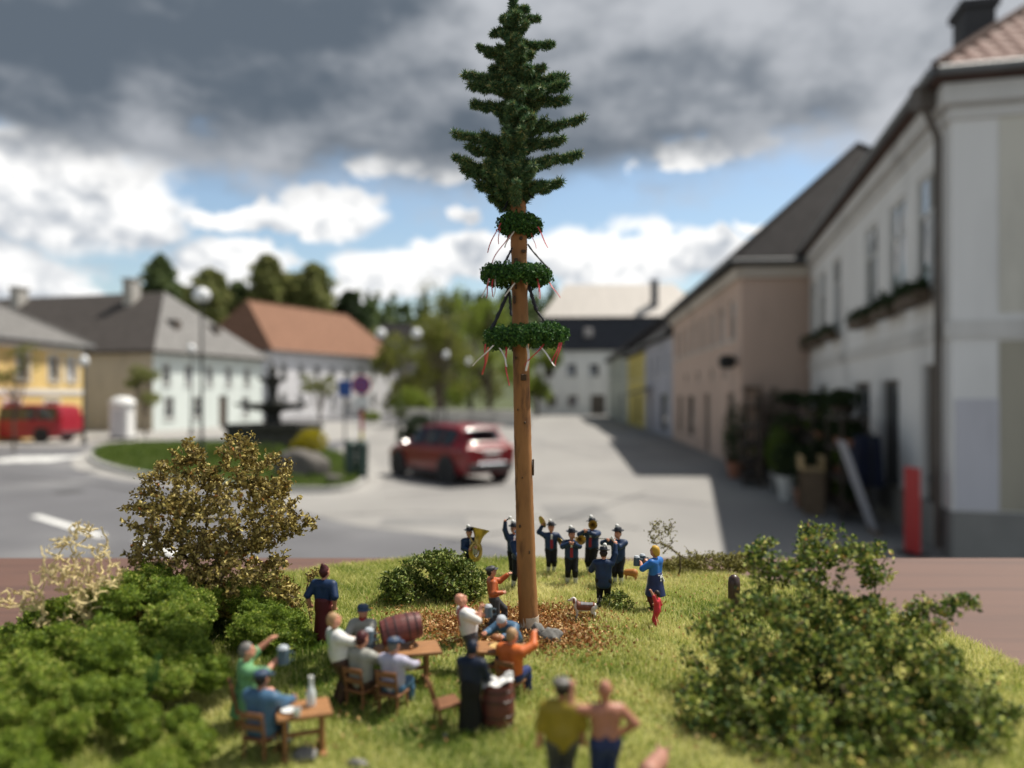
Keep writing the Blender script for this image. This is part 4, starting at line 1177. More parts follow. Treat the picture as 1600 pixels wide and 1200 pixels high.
# ------------------------------------------------------------------ goods in front of the shop, in the shade of the flower-box house
def ashop(u, out, h=0.0): return A.face(0, u, h, out)
def frameM(u, out, h=0.0, extra=0.0):
    return Matrix.Translation(ashop(u, out, h)) @ Matrix.Rotation(math.atan2(A.d.y, A.d.x) + extra, 4, 'Z')
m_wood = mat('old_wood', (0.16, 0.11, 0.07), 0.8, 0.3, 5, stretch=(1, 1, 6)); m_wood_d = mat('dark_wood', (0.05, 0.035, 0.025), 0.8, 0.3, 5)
m_pot = mat('pot_white', (0.55, 0.55, 0.54), 0.6, 0.1, 5); m_pot_t = mat('pot_clay', (0.3, 0.13, 0.08), 0.8, 0.15, 5)
def shop_thing(name, label, cat, u, out, h=0.0, rot=0.0, group=None):
    p = ashop(u, out, h)
    return thing(name, label, cat, p, math.atan2(A.d.y, A.d.x) + rot, group)
t = shop_thing('banner', 'tall narrow red banner board standing by the door on the right', 'banner', 0.12, .50, 0, .35)
MB().box((0, 0, .68), (.36, .03, 1.28), None, .01).build('board', mat('banner_red', (0.50, 0.03, 0.03), 0.6), t, local=True); MB().box((0, 0, .02), (.44, .3, .04)).build('foot', m_iron, t, local=True)
t = shop_thing('leaning_board', 'grey white board leaning at a slant against the house wall', 'board', 2.1, .5)
Mx = Matrix.Rotation(-.32, 4, 'X'); MB().box((0, 0, .85), (.75, .03, 1.6), Matrix.Translation((0, .12, 0)) @ Mx @ Matrix.Translation((0, 0, .03)), .008).build('panel', mat('board_grey', (0.36, 0.36, 0.40), 0.7), t, local=True)
MB().box((0, .12, .03), (.75, .08, .06)).build('foot_rail', m_wood, t, local=True)
def rack(label, u, out, L, H, n, m):
    t = shop_thing('plant_rack', label, 'shelf', u, out)
    for x in (-L / 2, L / 2):
        for y in (-.22, .22): MB().box((x, y, H / 2), (.05, .05, H)).build('post', m, t, local=True)
    for k in range(n): MB().box((0, 0, .2 + (H - .25) * k / (n - 1)), (L - .06, .5, .04)).build('shelf_board', m, t, local=True)
    MB().box((0, -.24, H * .52), (L - .1, .03, H * .8)).build('back_panel', m, t, local=True)
    return t
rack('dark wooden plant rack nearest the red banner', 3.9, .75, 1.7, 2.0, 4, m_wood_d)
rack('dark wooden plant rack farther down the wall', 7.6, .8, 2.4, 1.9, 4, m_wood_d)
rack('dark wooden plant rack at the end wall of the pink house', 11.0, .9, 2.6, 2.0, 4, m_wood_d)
def pot(label, u, out, r, h, m, leaf, ph, z=0.0):
    t = shop_thing('potted_plant', label, 'potted plant', u, out, z, 0, 'potted plants in front of the shop')
    MB().lathe([(r * .7, 0), (r, h), (r * 1.08, h), (r * 1.08, h * .92), (r * .8, h * .9), (.001, h * .88)], 16).build('pot', m, t, local=True)
    P = pts_in([((0, 0, h + ph * .5), (r * 1.5, r * 1.5, ph * .6)), ((r * .5, 0, h + ph * .8), (r, r, ph * .4))], 700); P = P[P[:, 2] > h * .9]
    V, F = leaf_cloud(P, .09); np_mesh('leaves', V, [F], MATS['leaf_' + leaf], t, attrs={'tint': np.repeat(rng.uniform(0, 1, len(P)), 4)}, local=True)
    MB().tube([(0, 0, h * .85), (0.02, 0, h + ph * .7)], [.02, .008], 5).build('stem', m_bark, t, local=True)
for (ru, ro, rl, rn) in ((3.9, .75, 1.7, 'rack nearest the red banner'), (7.6, .8, 2.4, 'middle plant rack'), (11.0, .9, 2.6, 'rack at the pink house end')):
    for k in range(3):
        for i in range(4):
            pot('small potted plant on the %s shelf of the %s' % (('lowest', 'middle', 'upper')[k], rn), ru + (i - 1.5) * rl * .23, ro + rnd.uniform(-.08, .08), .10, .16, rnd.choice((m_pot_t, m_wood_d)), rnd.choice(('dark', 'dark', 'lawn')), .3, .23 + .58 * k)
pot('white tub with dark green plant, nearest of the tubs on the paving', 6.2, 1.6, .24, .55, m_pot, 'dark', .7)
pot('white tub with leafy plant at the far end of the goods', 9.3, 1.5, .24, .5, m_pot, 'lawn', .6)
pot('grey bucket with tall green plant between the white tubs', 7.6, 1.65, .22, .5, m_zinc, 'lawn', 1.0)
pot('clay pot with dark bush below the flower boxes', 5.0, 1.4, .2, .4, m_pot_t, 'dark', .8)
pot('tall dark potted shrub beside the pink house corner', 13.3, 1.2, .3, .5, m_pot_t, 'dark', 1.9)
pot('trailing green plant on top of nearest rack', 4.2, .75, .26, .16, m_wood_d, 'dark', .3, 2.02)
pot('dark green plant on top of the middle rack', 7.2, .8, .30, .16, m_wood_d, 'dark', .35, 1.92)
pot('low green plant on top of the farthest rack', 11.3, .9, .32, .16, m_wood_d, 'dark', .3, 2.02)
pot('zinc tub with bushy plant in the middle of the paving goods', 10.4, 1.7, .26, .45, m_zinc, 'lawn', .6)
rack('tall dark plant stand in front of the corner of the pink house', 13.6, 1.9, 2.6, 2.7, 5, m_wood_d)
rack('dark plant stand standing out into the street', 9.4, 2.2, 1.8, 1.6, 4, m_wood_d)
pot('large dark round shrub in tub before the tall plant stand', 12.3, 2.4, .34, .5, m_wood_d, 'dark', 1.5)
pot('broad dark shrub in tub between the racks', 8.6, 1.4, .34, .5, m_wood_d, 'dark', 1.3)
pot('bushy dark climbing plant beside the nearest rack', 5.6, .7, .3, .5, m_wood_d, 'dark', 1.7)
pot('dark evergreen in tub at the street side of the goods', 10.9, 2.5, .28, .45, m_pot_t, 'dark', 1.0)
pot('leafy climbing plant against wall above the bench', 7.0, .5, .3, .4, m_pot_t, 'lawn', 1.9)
t = shop_thing('crate', 'pale yellow wooden crate on trestle under the shop window', 'crate', 4.3, 1.35, 0)
for k in range(3): MB().box((0, -.2, .95 + k * .09), (.85, .02, .07)).build('slat', mat('crate_wood', (0.42, 0.30, 0.14), 0.75, 0.2, 6), t, local=True)
for k in range(3): MB().box((0, .2, .95 + k * .09), (.85, .02, .07)).build('slat', MATS['crate_wood'], t, local=True)
MB().box((0, 0, .9), (.85, .42, .02)).build('bottom', MATS['crate_wood'], t, local=True)
for x in (-.38, .38): MB().box((x, 0, .44), (.05, .4, .88)).build('trestle_leg', m_wood, t, local=True)
t = shop_thing('coat_stand', 'dark navy jackets hanging on a rail beside the shop door', 'clothes rail', 2.75, .6)
MB().tube([(-.4, 0, 0), (-.4, 0, 1.75), (.4, 0, 1.75), (.4, 0, 0)], .02, 6).build('rail', m_iron, t, local=True)
m_coat = mat('coat_navy', (0.012, 0.016, 0.04), 0.9, 0.2, 6)
for i, x in enumerate((-.22, -.02, .2)):
    MB().hexa([(x - .08, -.24, .75), (x + .08, -.26, .75), (x + .08, .26, .75), (x - .08, .24, .75), (x - .03, -.18, 1.66), (x + .03, -.18, 1.66), (x + .03, .18, 1.66), (x - .03, .18, 1.66)]).build('jacket', m_coat, t, local=True)
t = shop_thing('bench', 'low dark wooden bench against the wall below the shop window', 'bench', 5.8, .55)
MB().box((0, 0, .43), (1.5, .4, .05), None, .01).build('seat', m_wood, t, local=True)
for x in (-.6, .6): MB().box((x, 0, .2), (.06, .36, .4)).build('leg', m_wood, t, local=True)


# ------------------------------------------------------------------ the board the miniature stands on
m_board = mat('board_brown', (0.125, 0.064, 0.046), 0.62, 0.10, 9, bump=0.12, bscale=420, stretch=(0.35, 3, 1), dirt=((0.095, 0.05, 0.038), 30, 0.45, 0.75))
tt = thing('display_plinth', 'flat brown board on a plinth under the miniature scene', 'plinth', (0, 0, VG))
MB().box((0, -.22, EYE - ZC - .0095 - .02), (3.2, 1.205, .04), None, .002).build('board', m_board, tt, local=True)
MB().box((0, -.25, (EYE - ZC - .05) / 2), (2.8, .9, EYE - ZC - .05), None, .01).build('base', mat('plinth_base', (0.25, 0.23, 0.21), 0.9, 0.1, 3), tt, local=True)

# round lawn of the miniature
DC = (-0.006, 0.197); DR = 0.142
V, F = [], []
nr_, na = 48, 160
for i in range(nr_ + 1):
    r = DR * i / nr_
    for k in range(na):
        a = 2 * math.pi * k / na
        rr = r * (1 + .012 * math.sin(3 * a + 1) + .008 * math.sin(7 * a)) 
        x, y = DC[0] + rr * math.cos(a), DC[1] + rr * math.sin(a)
        V.append((x, y, lawn_z(x, y) - (max(0, i / nr_ - .93) / .07) ** 2 * .003))
for k in range(na):
    x, y, z = V[nr_ * na + k]; V.append((x, y, -.0094))
F = np.array([[i * na + k, (i + 1) * na + k, (i + 1) * na + (k + 1) % na, i * na + (k + 1) % na] for i in range(nr_ + 1) for k in range(na)])
tag(np_mesh('terrain', V, [F], mat('mini_soil', (0.20, 0.21, 0.06), 0.95, 0.3, 90, bump=0.5, bscale=900), smooth=True), kind='structure')


def wavy(x, y, s=1.0):
    return (np.sin(x * 70 * s + 1.3 * np.sin(y * 55 * s)) + np.sin(y * 83 * s + 1.7 * np.sin(x * 47 * s + 2)) + np.sin((x + y) * 131 * s + .5)) / 3


LIT = mini_at(838, .232)
def litter_w(x, y):
    d = np.sqrt(((x - LIT.x + .009) / .040) ** 2 + ((y - LIT.y - .002) / .027) ** 2)
    return 1 - d + .25 * wavy(x, y, 1.6)


def grass_field(name, n, y0, y1, hmin, hmax, width, label, ramp, thin=None):
    a = rng.uniform(0, 2 * math.pi, n); r = DR * .985 * np.sqrt(rng.uniform(0, 1, n))
    x, y = DC[0] + r * np.cos(a), DC[1] + r * np.sin(a)
    keep = (y > y0) & (y < y1) & (litter_w(x, y) < rng.uniform(-.05, .5, n))
    # outside the picture's reach keep it sparse
    keep &= (np.abs(x) < y * .76 + .01) | (rng.uniform(0, 1, n) < .25)
    x, y = x[keep], y[keep]; n = len(x)
    z = 0.0007 * np.sin(x * 61 + 1.0) * np.cos(y * 47) + 0.0005 * np.sin(x * 140 + y * 95) - .0002
    h = rng.uniform(hmin, hmax, n) * (1 + .35 * wavy(x, y, .9)) * np.where(rng.uniform(0, 1, n) < .04, 1.6, 1)
    d = rng.uniform(0, 6.28, n); lean = rng.uniform(.05, .9, n) * h
    tx, ty = np.cos(d) * lean, np.sin(d) * lean
    p = rng.uniform(0, 6.28, n); w = width * rng.uniform(.6, 1.3, n) / 2
    wx, wy = np.cos(p) * w, np.sin(p) * w
    base = np.stack([x, y, z], 1); W = np.stack([wx, wy, np.zeros(n)], 1)
    midp = base + np.stack([tx * .3, ty * .3, h * .6], 1); tip = base + np.stack([tx, ty, h], 1)
    V = np.stack([base - W, base + W, midp + W * .75, midp - W * .75, tip], 1).reshape(-1, 3)
    i = np.arange(n)[:, None] * 5
    tint = np.clip(.55 + .32 * wavy(x, y, .55) + .22 * wavy(x, y, 2.3) + .24 * (x * 6 + (y - .20) * 4.5) + rng.normal(size=n) * .26, 0, 1)
    o = np_mesh(name, V, [i + np.array([[0, 1, 2, 3]]), i + np.array([[3, 2, 4]])], ramp, attrs={'tint': np.repeat(tint, 5)})
    return tag(o, label, 'grass', kind='stuff')


m_grass = mat('mini_grass', (0.2, 0.2, 0.1), 0.6, attr=[(0, (0.07, 0.15, 0.02)), (0.25, (0.20, 0.29, 0.04)), (0.55, (0.48, 0.50, 0.13)), (1, (0.82, 0.76, 0.36))], trans=0.4, spec=0.3)
grass_field('grass', 300000, 0.09, 0.36, .0008, .0024, .00022, 'short yellow green flock grass covering the round lawn', m_grass)

# dry leaves round the foot of the maypole
n = 12000
x = LIT.x - .009 + rng.normal(size=n) * .026; y = LIT.y + .002 + rng.normal(size=n) * .018
k = litter_w(x, y) > rng.uniform(-.15, .38, n); x, y = x[k], y[k]; n = len(x)
P = np.stack([x, y, np.full(n, .0004) + rng.uniform(0, .0014, n)], 1); P[:, 2] += 0.0007 * np.sin(x * 61 + 1.0) * np.cos(y * 47)
V, F = leaf_cloud(P, 0.00125, .6, fold=.5)
m_litter = mat('mini_dry_leaf', (0.3, 0.15, 0.05), 0.7, attr=[(0, (0.15, 0.06, 0.02)), (0.35, (0.36, 0.15, 0.04)), (0.7, (0.52, 0.28, 0.09)), (1, (0.68, 0.52, 0.27))], trans=0.15)
# a few leaves blown over the lawn
n2 = 1500
x2, y2 = rng.uniform(-.05, .10, n2), rng.uniform(.15, .30, n2); P2 = np.stack([x2, y2, rng.uniform(.0010, .0022, n2)], 1)
V2, F2 = leaf_cloud(P2, .0010, .5, fold=.4); F = np.concatenate([F, F2 + len(V)]); V = np.concatenate([V, V2]); n += n2
tag(np_mesh('leaf_litter', V, [F], m_litter, attrs={'tint': np.repeat(rng.uniform(0, 1, n), 4)}), 'rust brown dry leaves strewn round foot of the maypole', 'dry leaves', kind='stuff')


# ------------------------------------------------------------------ miniature bushes
MINI_LEAF = {
    'brown': [(0, (0.10, 0.075, 0.02)), (0.4, (0.25, 0.185, 0.05)), (0.75, (0.45, 0.36, 0.10)), (0.95, (0.62, 0.52, 0.19)), (0.97, (0.42, 0.15, 0.03)), (1, (0.03, 0.10, 0.04))],
    'moss': [(0, (0.06, 0.11, 0.010)), (0.5, (0.15, 0.235, 0.018)), (0.85, (0.30, 0.38, 0.035)), (1, (0.55, 0.54, 0.14))],
    'leafy': [(0, (0.05, 0.085, 0.015)), (0.45, (0.12, 0.175, 0.025)), (0.8, (0.25, 0.29, 0.055)), (1, (0.50, 0.52, 0.20))],
    'sprig': [(0, (0.025, 0.06, 0.015)), (0.4, (0.09, 0.16, 0.03)), (0.72, (0.30, 0.37, 0.06)), (0.94, (0.66, 0.64, 0.16)), (1, (0.42, 0.20, 0.06))],
    'straw': [(0, (0.45, 0.36, 0.16)), (1, (0.75, 0.64, 0.36))],
    'hay': [(0, (0.14, 0.13, 0.03)), (0.6, (0.26, 0.24, 0.06)), (1, (0.38, 0.34, 0.11))],
    'spruce': [(0, (0.04, 0.10, 0.048)), (0.5, (0.085, 0.19, 0.08)), (0.82, (0.20, 0.30, 0.11)), (1, (0.48, 0.43, 0.18))],
    'wreath': [(0, (0.02, 0.07, 0.016)), (0.5, (0.04, 0.13, 0.025)), (1, (0.13, 0.26, 0.05))],
}
for k, v in MINI_LEAF.items(): mat('mini_' + k, (.1, .1, .1), 0.6, attr=v, trans=0.12, spec=0.35)
m_twig = mat('mini_twig', (0.10, 0.075, 0.035), 0.85, 0.3, 300)
m_twig_straw = mat('mini_twig_straw', (0.66, 0.54, 0.27), 0.8, 0.25, 300)


def twig_tree(base, pts, r0, r1):
    """connect the points into branches that grow away from base; returns tube geometry and the sampled twig positions"""
    base = np.array(base)
    P = pts[np.argsort(np.linalg.norm(pts - base, axis=1))]
    nodes = [base]; par = [-1]
    for p in P:
        N = np.array(nodes); d = np.linalg.norm(N - p, axis=1)
        toward = (N - base) @ (p - base) / (np.linalg.norm(p - base) ** 2 + 1e-12)
        cost = d * (1.0 + .5 * np.abs(toward - .8))
        j = int(np.argmin(cost)); nodes.append(p); par.append(j)
    nodes = np.array(nodes); n = len(nodes); load = np.ones(n)
    for i in range(n - 1, 0, -1): load[par[i]] += load[i]
    mb = MB(); S_ = []
    for i in range(1, n):
        a, b = nodes[par[i]], nodes[i]
        m_ = (a + b) / 2 + rng.normal(size=3) * np.linalg.norm(b - a) * .08
        ra = max(r1, r0 * math.sqrt(load[i] / n)); 
        mb.tube([a, m_, b], [ra, ra * .9, max(r1 * .7, ra * .75)], 4, cap=False)
        k = max(2, int(np.linalg.norm(b - a) / .0011))
        for t in np.linspace(0.1, 1, k): S_.append(a + (b - a) * t)
    return mb, np.array(S_), nodes


def mini_bush(label, base, lobes, leaf, npts, per, size, name='bush', cat='bush', r0=.0009, r1=.00016, spread=.0011, twigm=None, thr=-.5, aspect=.55, freq=260, group=None):
    """lobes in pixels: (px, py, rx, ry, Y, depth)"""
    L = []
    for (px, py, rx, ry, Y, dp) in lobes:
        c = ((px - 800) / FPX * Y, Y, ZC - (py - HY) / FPX * Y); L.append((c, (rx / FPX * Y, dp, ry / FPX * Y)))
    t = thing(name, label, cat, base, 0, group)
    P0 = pts_in(L, npts, .25, even=.6); P = clumpy(P0, freq, thr); P = P if len(P) > npts * .3 else P0
    P = P[P[:, 2] > .0004]
    mb, S_, nodes = twig_tree(base, P, r0, r1)
    mb.build('branches', twigm or m_twig, t)
    if per:
        Q = np.repeat(S_, per, axis=0); Q = Q + rng.normal(size=Q.shape) * spread * .6
        Q = Q[Q[:, 2] > 0]
        V, F = leaf_cloud(Q, size, aspect, fold=.35)
        np_mesh('foliage', V, [F], MATS['mini_' + leaf], t, attrs={'tint': np.repeat(rng.uniform(0, 1, len(Q)), 4)})
    return t


# olive brown bush on the left
b = mini_at(335, .238)
mini_bush('tall airy olive brown bush with tiny dry leaves at left', b,
          [(340, 800, 105, 70, .236, .020), (245, 745, 22, 22, .236, .006), (285, 705, 36, 18, .235, .006), (300, 760, 40, 50, .236, .012), (375, 705, 30, 32, .236, .008), (415, 740, 42, 40, .236, .012),
           (430, 800, 40, 55, .237, .014), (462, 818, 32, 14, .236, .004), (245, 800, 50, 36, .236, .012), (215, 770, 24, 10, .236, .004), (270, 870, 70, 50, .234, .018), (370, 890, 85, 60, .236, .022),
           (300, 930, 95, 40, .236, .024), (420, 930, 40, 42, .238, .014), (455, 945, 26, 30, .238, .008)],
          'brown', 1900, 7, .0015, r0=.0013, r1=.00017, spread=.0012, thr=-.45, aspect=.6, freq=520)
mini_bush('single dry sprig standing behind the woman in navy blouse', mini_at(487, .236), [(500, 885, 12, 10, .236, .003), (490, 900, 10, 10, .236, .003)], 'brown', 30, 5, .0011, name='sprig', cat='sprig', r0=.0003)
# straw twigs
mini_bush('leafless pale straw coloured twigs in front of the green cushions', mini_at(135, .196), [(120, 870, 55, 62, .197, .008), (95, 930, 55, 60, .197, .010), (150, 910, 35, 60, .196, .008), (30, 935, 40, 16, .197, .004), (135, 985, 30, 25, .195, .005)],
          'straw', 900, 2, .0009, name='dry_twigs', cat='twigs', r0=.0009, r1=.00022, twigm=m_twig_straw, thr=-.3, spread=.0006, aspect=.3)
# leafy bush behind the dancer
mini_bush('low leafy green bush behind the dancing man', mini_at(680, .266), [(680, 905, 72, 40, .266, .010), (625, 915, 32, 26, .266, .008), (735, 915, 26, 30, .266, .008), (690, 880, 40, 20, .267, .006), (650, 925, 55, 26, .264, .008)],
          'leafy', 700, 9, .0014, r0=.0006, spread=.0015, thr=-1.2)
# back right sprigs
mini_bush('thin bare sprigs with sparse leaves behind the woman with mugs', mini_at(1060, .302), [(1050, 840, 38, 32, .302, .006), (1075, 865, 24, 20, .302, .006), (1022, 825, 12, 16, .302, .003)], 'hay', 130, 2, .0011, name='sprig', cat='sprig', r0=.0005, r1=.00016, thr=-.3)
mini_bush('low yellowish cushion of dry grass at the back edge of the lawn', mini_at(1112, .310), [(1110, 882, 62, 16, .310, .008), (1060, 885, 30, 12, .310, .006), (1160, 880, 30, 14, .308, .006)], 'hay', 420, 6, .0012, name='grass_tuft', cat='tuft', r0=.0003, thr=-1.4)
# big tangled bush on the right
mini_bush('large tangled dark green bush filling the right foreground', mini_at(1290, .172),
          [(1215, 870, 50, 26, .192, .010), (1290, 850, 60, 28, .192, .012), (1365, 875, 26, 40, .190, .007), (1240, 920, 66, 40, .188, .014), (1300, 900, 24, 40, .188, .008), (1345, 950, 30, 24, .186, .008),
           (1200, 985, 100, 60, .180, .016), (1330, 1000, 95, 50, .178, .018), (1440, 965, 50, 26, .180, .008), (1500, 940, 26, 8, .180, .003), (1420, 1020, 70, 50, .176, .014), (1110, 1010, 46, 46, .184, .010),
           (1180, 1080, 100, 70, .168, .016), (1310, 1090, 130, 70, .166, .020), (1440, 1100, 70, 70, .164, .014), (1250, 1160, 140, 50, .156, .014), (1420, 1180, 110, 40, .152, .012), (1520, 1150, 60, 50, .156, .008), (1500, 1060, 50, 50, .168, .008), (1100, 1110, 50, 50, .166, .008), (1360, 1050, 60, 50, .170, .012)],
          'sprig', 3800, 6, .00135, r0=.0013, r1=.00017, spread=.0014, thr=-.25, freq=380)
mini_bush('yellow green undergrowth at the foot of the right bush', mini_at(1330, .160), [(1200, 1120, 100, 50, .162, .010), (1350, 1140, 110, 50, .158, .010), (1480, 1110, 60, 60, .160, .008), (1120, 1060, 40, 30, .172, .008)], 'leafy', 700, 8, .0014, r0=.0004, thr=-.6)
for i, (px, Y, lab) in enumerate([(45, .165, 'yellow green leafy tuft at the left picture edge'), (965, .255, 'little green leafy weed right beside the spotted dog'), (1560, .17, 'yellow tuft at right rim of lawn')]):
    q = mini_at(px, Y); py = HY + ZC * FPX / Y
    mini_bush(lab, q, [(px, py - 12, 26, 14, Y, .005)], 'leafy', 60, 5, .0013, name='grass_tuft', cat='tuft', r0=.0003, thr=-2)

def tri_cloud(P, d, size):
    n = len(P); e = d + rng.normal(size=(n, 3)) * .8; e /= np.linalg.norm(e, axis=1)[:, None]
    s = np.cross(e, rng.normal(size=(n, 3))); s /= np.linalg.norm(s, axis=1)[:, None]
    L = (size * rng.uniform(.5, 1.2, n))[:, None]
    return np.stack([P - s * L * .35, P + s * L * .35, P + e * L], 1).reshape(-1, 3), np.arange(3 * n).reshape(-1, 3)


# foam clumps of the left foreground
moss = thing('moss_bush', 'rounded moss green foam bush heaped in the left foreground', 'bush', (-.1, .19, 0))
def cushion(c, r, n, sq=.8):
    t = moss
    # solid knobbly core
    k = 10; V = []
    for i in range(k + 1):
        for j in range(2 * k):
            a, b_ = math.pi * i / k, math.pi * j / k
            d = np.array([math.sin(a) * math.cos(b_), math.sin(a) * math.sin(b_), math.cos(a)]); V.append(d)
    V = np.array(V); lump = 1 + .20 * np.sin(V[:, 0] * 6 + c[0] * 900) * np.sin(V[:, 1] * 7 + c[1] * 700) + .16 * np.sin(V[:, 2] * 9 + V[:, 0] * 4 + c[0] * 300)
    V = V * lump[:, None] * r * .78 * np.array([1, 1, sq]) + np.array(c)
    F = np.array([[i * 2 * k + j, (i + 1) * 2 * k + j, (i + 1) * 2 * k + (j + 1) % (2 * k), i * 2 * k + (j + 1) % (2 * k)] for i in range(k) for j in range(2 * k)])
    clump = np_mesh('clump', V, [F], mat('moss_core', (0.10, 0.15, 0.016), 0.95, 0.3, 400), t, smooth=True)
    d = rng.normal(size=(n, 3)); d /= np.linalg.norm(d, axis=1)[:, None]
    lump = 1 + .20 * np.sin(d[:, 0] * 6 + c[0] * 900) * np.sin(d[:, 1] * 7 + c[1] * 700) + .16 * np.sin(d[:, 2] * 9 + d[:, 0] * 4 + c[0] * 300)
    lump = lump + .09 * np.sin(d[:, 0] * 19 + c[1] * 800) * np.sin(d[:, 1] * 21 + c[0] * 500) + .06 * np.sin(d[:, 2] * 27 + d[:, 1] * 13)
    P = d * (lump * r * rng.uniform(.80, .93, n))[:, None] * np.array([1, 1, sq]) + np.array(c);     V, F = tri_cloud(P, d[:len(P)], .00055)
    sh = rng.uniform(-.12, .12)
    np_mesh('fibres', V, [F], MATS['mini_moss'], clump, attrs={'tint': np.repeat(np.clip(rng.uniform(0, 1, len(P)) + sh, 0, 1), 3)})


def heap(x, y):
    return .0185 * math.exp(-(((x + .106) / .030) ** 2 + ((y - .208) / .030) ** 2)) + .010 * math.exp(-(((x + .085) / .03) ** 2 + ((y - .165) / .03) ** 2)) + .006 * math.exp(-(((x + .075) / .02) ** 2 + ((y - .225) / .02) ** 2))
spots = [(235, 905, .222, .0062)]
cush = []
def proj(c): return 800 + c[0] / c[1] * FPX, HY + (ZC - c[2]) / c[1] * FPX
tries = 0
while len(cush) < 74 and tries < 6000:
    tries += 1
    x, y = rnd.uniform(-.142, -.045), rnd.uniform(.135, .245)
    r = rnd.choice((rnd.uniform(.003, .0048), rnd.uniform(.0045, .0075)))
    h = heap(x, y)
    if h < .0016: continue
    c = (x, y, h - .0015 + rnd.uniform(-.0005, .0015))
    px, py = proj(c)
    lim = 430 if py < 1010 else 380 - (py - 1010) * .12
    if px > lim or px < -60 or (px - 800) ** 2 < 0: continue
    if px > 330 and 985 < py: continue
    if px < 60 and py < 1000: continue
    if any((c[0] - q[0][0]) ** 2 + (c[1] - q[0][1]) ** 2 + (c[2] - q[0][2]) ** 2 < (.62 * (r + q[1])) ** 2 for q in cush): continue
    cush.append((c, r))
cush.append(((mini_at(235, .222).x, .222, .0175), .0062))
for (px, Y, z, r) in [(455, .228, .003, .005), (470, .215, .002, .0045), (440, .212, .003, .005), (425, .235, .004, .006), (20, .168, .004, .0062), (-15, .155, .003, .006), (80, .150, .002, .006)]:
    cush.append(((mini_at(px, Y).x, Y, z), r))
cush.sort(key=lambda q: proj(q[0])[0])
for i, (c, r) in enumerate(cush):
    px, py = proj(c)
    cushion(c, r, int(9500 * (r / .006) ** 2))

# fern frond among the cushions
t = thing('fern', 'single green fern frond sticking out of the moss cushions', 'fern', mini_at(240, .168))
fb_ = Vector(mini_at(228, .164)) + Vector((0, 0, .007)); tipv = Vector((.003, .0, .0098))
MB().tube([fb_ + tipv * k / 6 for k in range(7)], [.00025 - .00003 * k for k in range(7)], 5).build('stem', mat('fern_green', (0.07, 0.16, 0.035), 0.6), t)
for k in range(9):
    p = fb_ + tipv * (.12 + k * .095)
    for s_ in (-1, 1):
        L_ = .0026 * (1 - abs(k - 2) * .1); a = Vector((s_ * L_ * .8, 0, L_ * .45)); w = Vector((0, 0, .00045))
        MB().add([p, p + a * .5 - w, p + a, p + a * .5 + w], [(0, 1, 2), (0, 2, 3)]).build('leaflet', MATS['fern_green'], t)

# stones and stumps on the lawn
m_mrock = mat('mini_rock', (0.17, 0.165, 0.155), 0.9, 0.4, 500, bump=0.4, bscale=1500)
rock('stone', 'grey stone right of the maypole foot', mini_at(860, .2235), .0040, m_mrock, seed=11, sq=(1, .8, .75))
rock('stone', 'dark grey stone touching the maypole foot', mini_at(841, .226), .0032, m_mrock, seed=12, sq=(.7, .8, 1.0))
rock('stone', 'small pale grey stone at the left foot of the big right bush', mini_at(1085, .182), .0030, m_mrock, seed=13, sq=(1.1, .7, .7))
rock('stone', 'blurred grey stone in the front grass under the table', mini_at(478, .150), .0026, m_mrock, seed=14)
rock('stone', 'flat pale stone in the grass at the bottom edge', mini_at(560, .148), .0022, m_mrock, seed=15, sq=(1.2, .8, .5))
m_stump = mat('glossy_brown', (0.05, 0.028, 0.024), 0.35, 0.3, 300)
def stump(label, c, r, h, tilt=0.0):
    M = Matrix.Translation(c) @ Matrix.Rotation(tilt, 4, 'Y')
    tag(MB().lathe([(r * .8, -.001), (r, h * .15), (r * .92, h * .5), (r, h * .78), (r * .85, h * .93), (r * .45, h), (.00001, h * 1.02)], 18, M).build('stump', m_stump, smooth=True), label, 'stump', 'glossy brown stumps')
stump('upright glossy brown stump left of the big right bush', mini_at(1146, .250), .0020, .0126, .02)
stump('short brown stump in front of the upright stump', mini_at(1130, .242), .0015, .0050)
stump('dark brown stump half hidden inside the right bush', mini_at(1316, .186), .0022, .0150)


# ------------------------------------------------------------------ the maypole
YM = .232
U = YM / FPX                                    # metres per photo pixel at the maypole
def mp(px, py, dy=0.0): return Vector(((px - 800) * U, YM + dy, ZC - (py - HY) * U))
m_pole = mat('pole_wood', (0.31, 0.142, 0.046), 0.75, 0.22, 260, bump=0.35, bscale=2600, stretch=(1, 1, .25), dirt=((0.12, 0.05, 0.018), 300, 0.52, 0.70))
foot = mp(827, 990)
mpo = thing('maypole', 'tall wooden maypole with spruce top and three wreaths', 'maypole', (foot.x, foot.y, 0))
axis = [(827, 992, 15.5), (823, 900, 15.0), (820, 800, 14.2), (817, 700, 13.6), (815, 600, 13.0), (813, 500, 12.6), (811, 400, 12.5), (810, 330, 12.5), (808, 290, 12)]
def pole_x(py): return np.interp(py, [a[1] for a in axis[::-1]], [a[0] for a in axis[::-1]]) if py > 290 else 808 - (290 - py) * .02
mb = MB(); pts, rad = [], []
for i in range(90):
    py = 992 - (992 - 285) * i / 89
    pts.append(mp(pole_x(py), py)); r = np.interp(py, [a[1] for a in axis[::-1]], [a[2] for a in axis[::-1]])
    rough_ = .7 if py < 470 else .22
    rad.append((r + rnd.uniform(-1, 1) * rough_) * U)
mb.tube(pts, rad, 18); mb.build('pole', m_pole, mpo, smooth=True)
mb = MB(); mb.tube([mp(827, 993), mp(826.3, 962)], [16.2 * U, 15.6 * U], 18); mb.build('pole_foot', mat('pole_foot_pale', (0.52, 0.45, 0.36), 0.8, 0.2, 400), mpo, smooth=True)
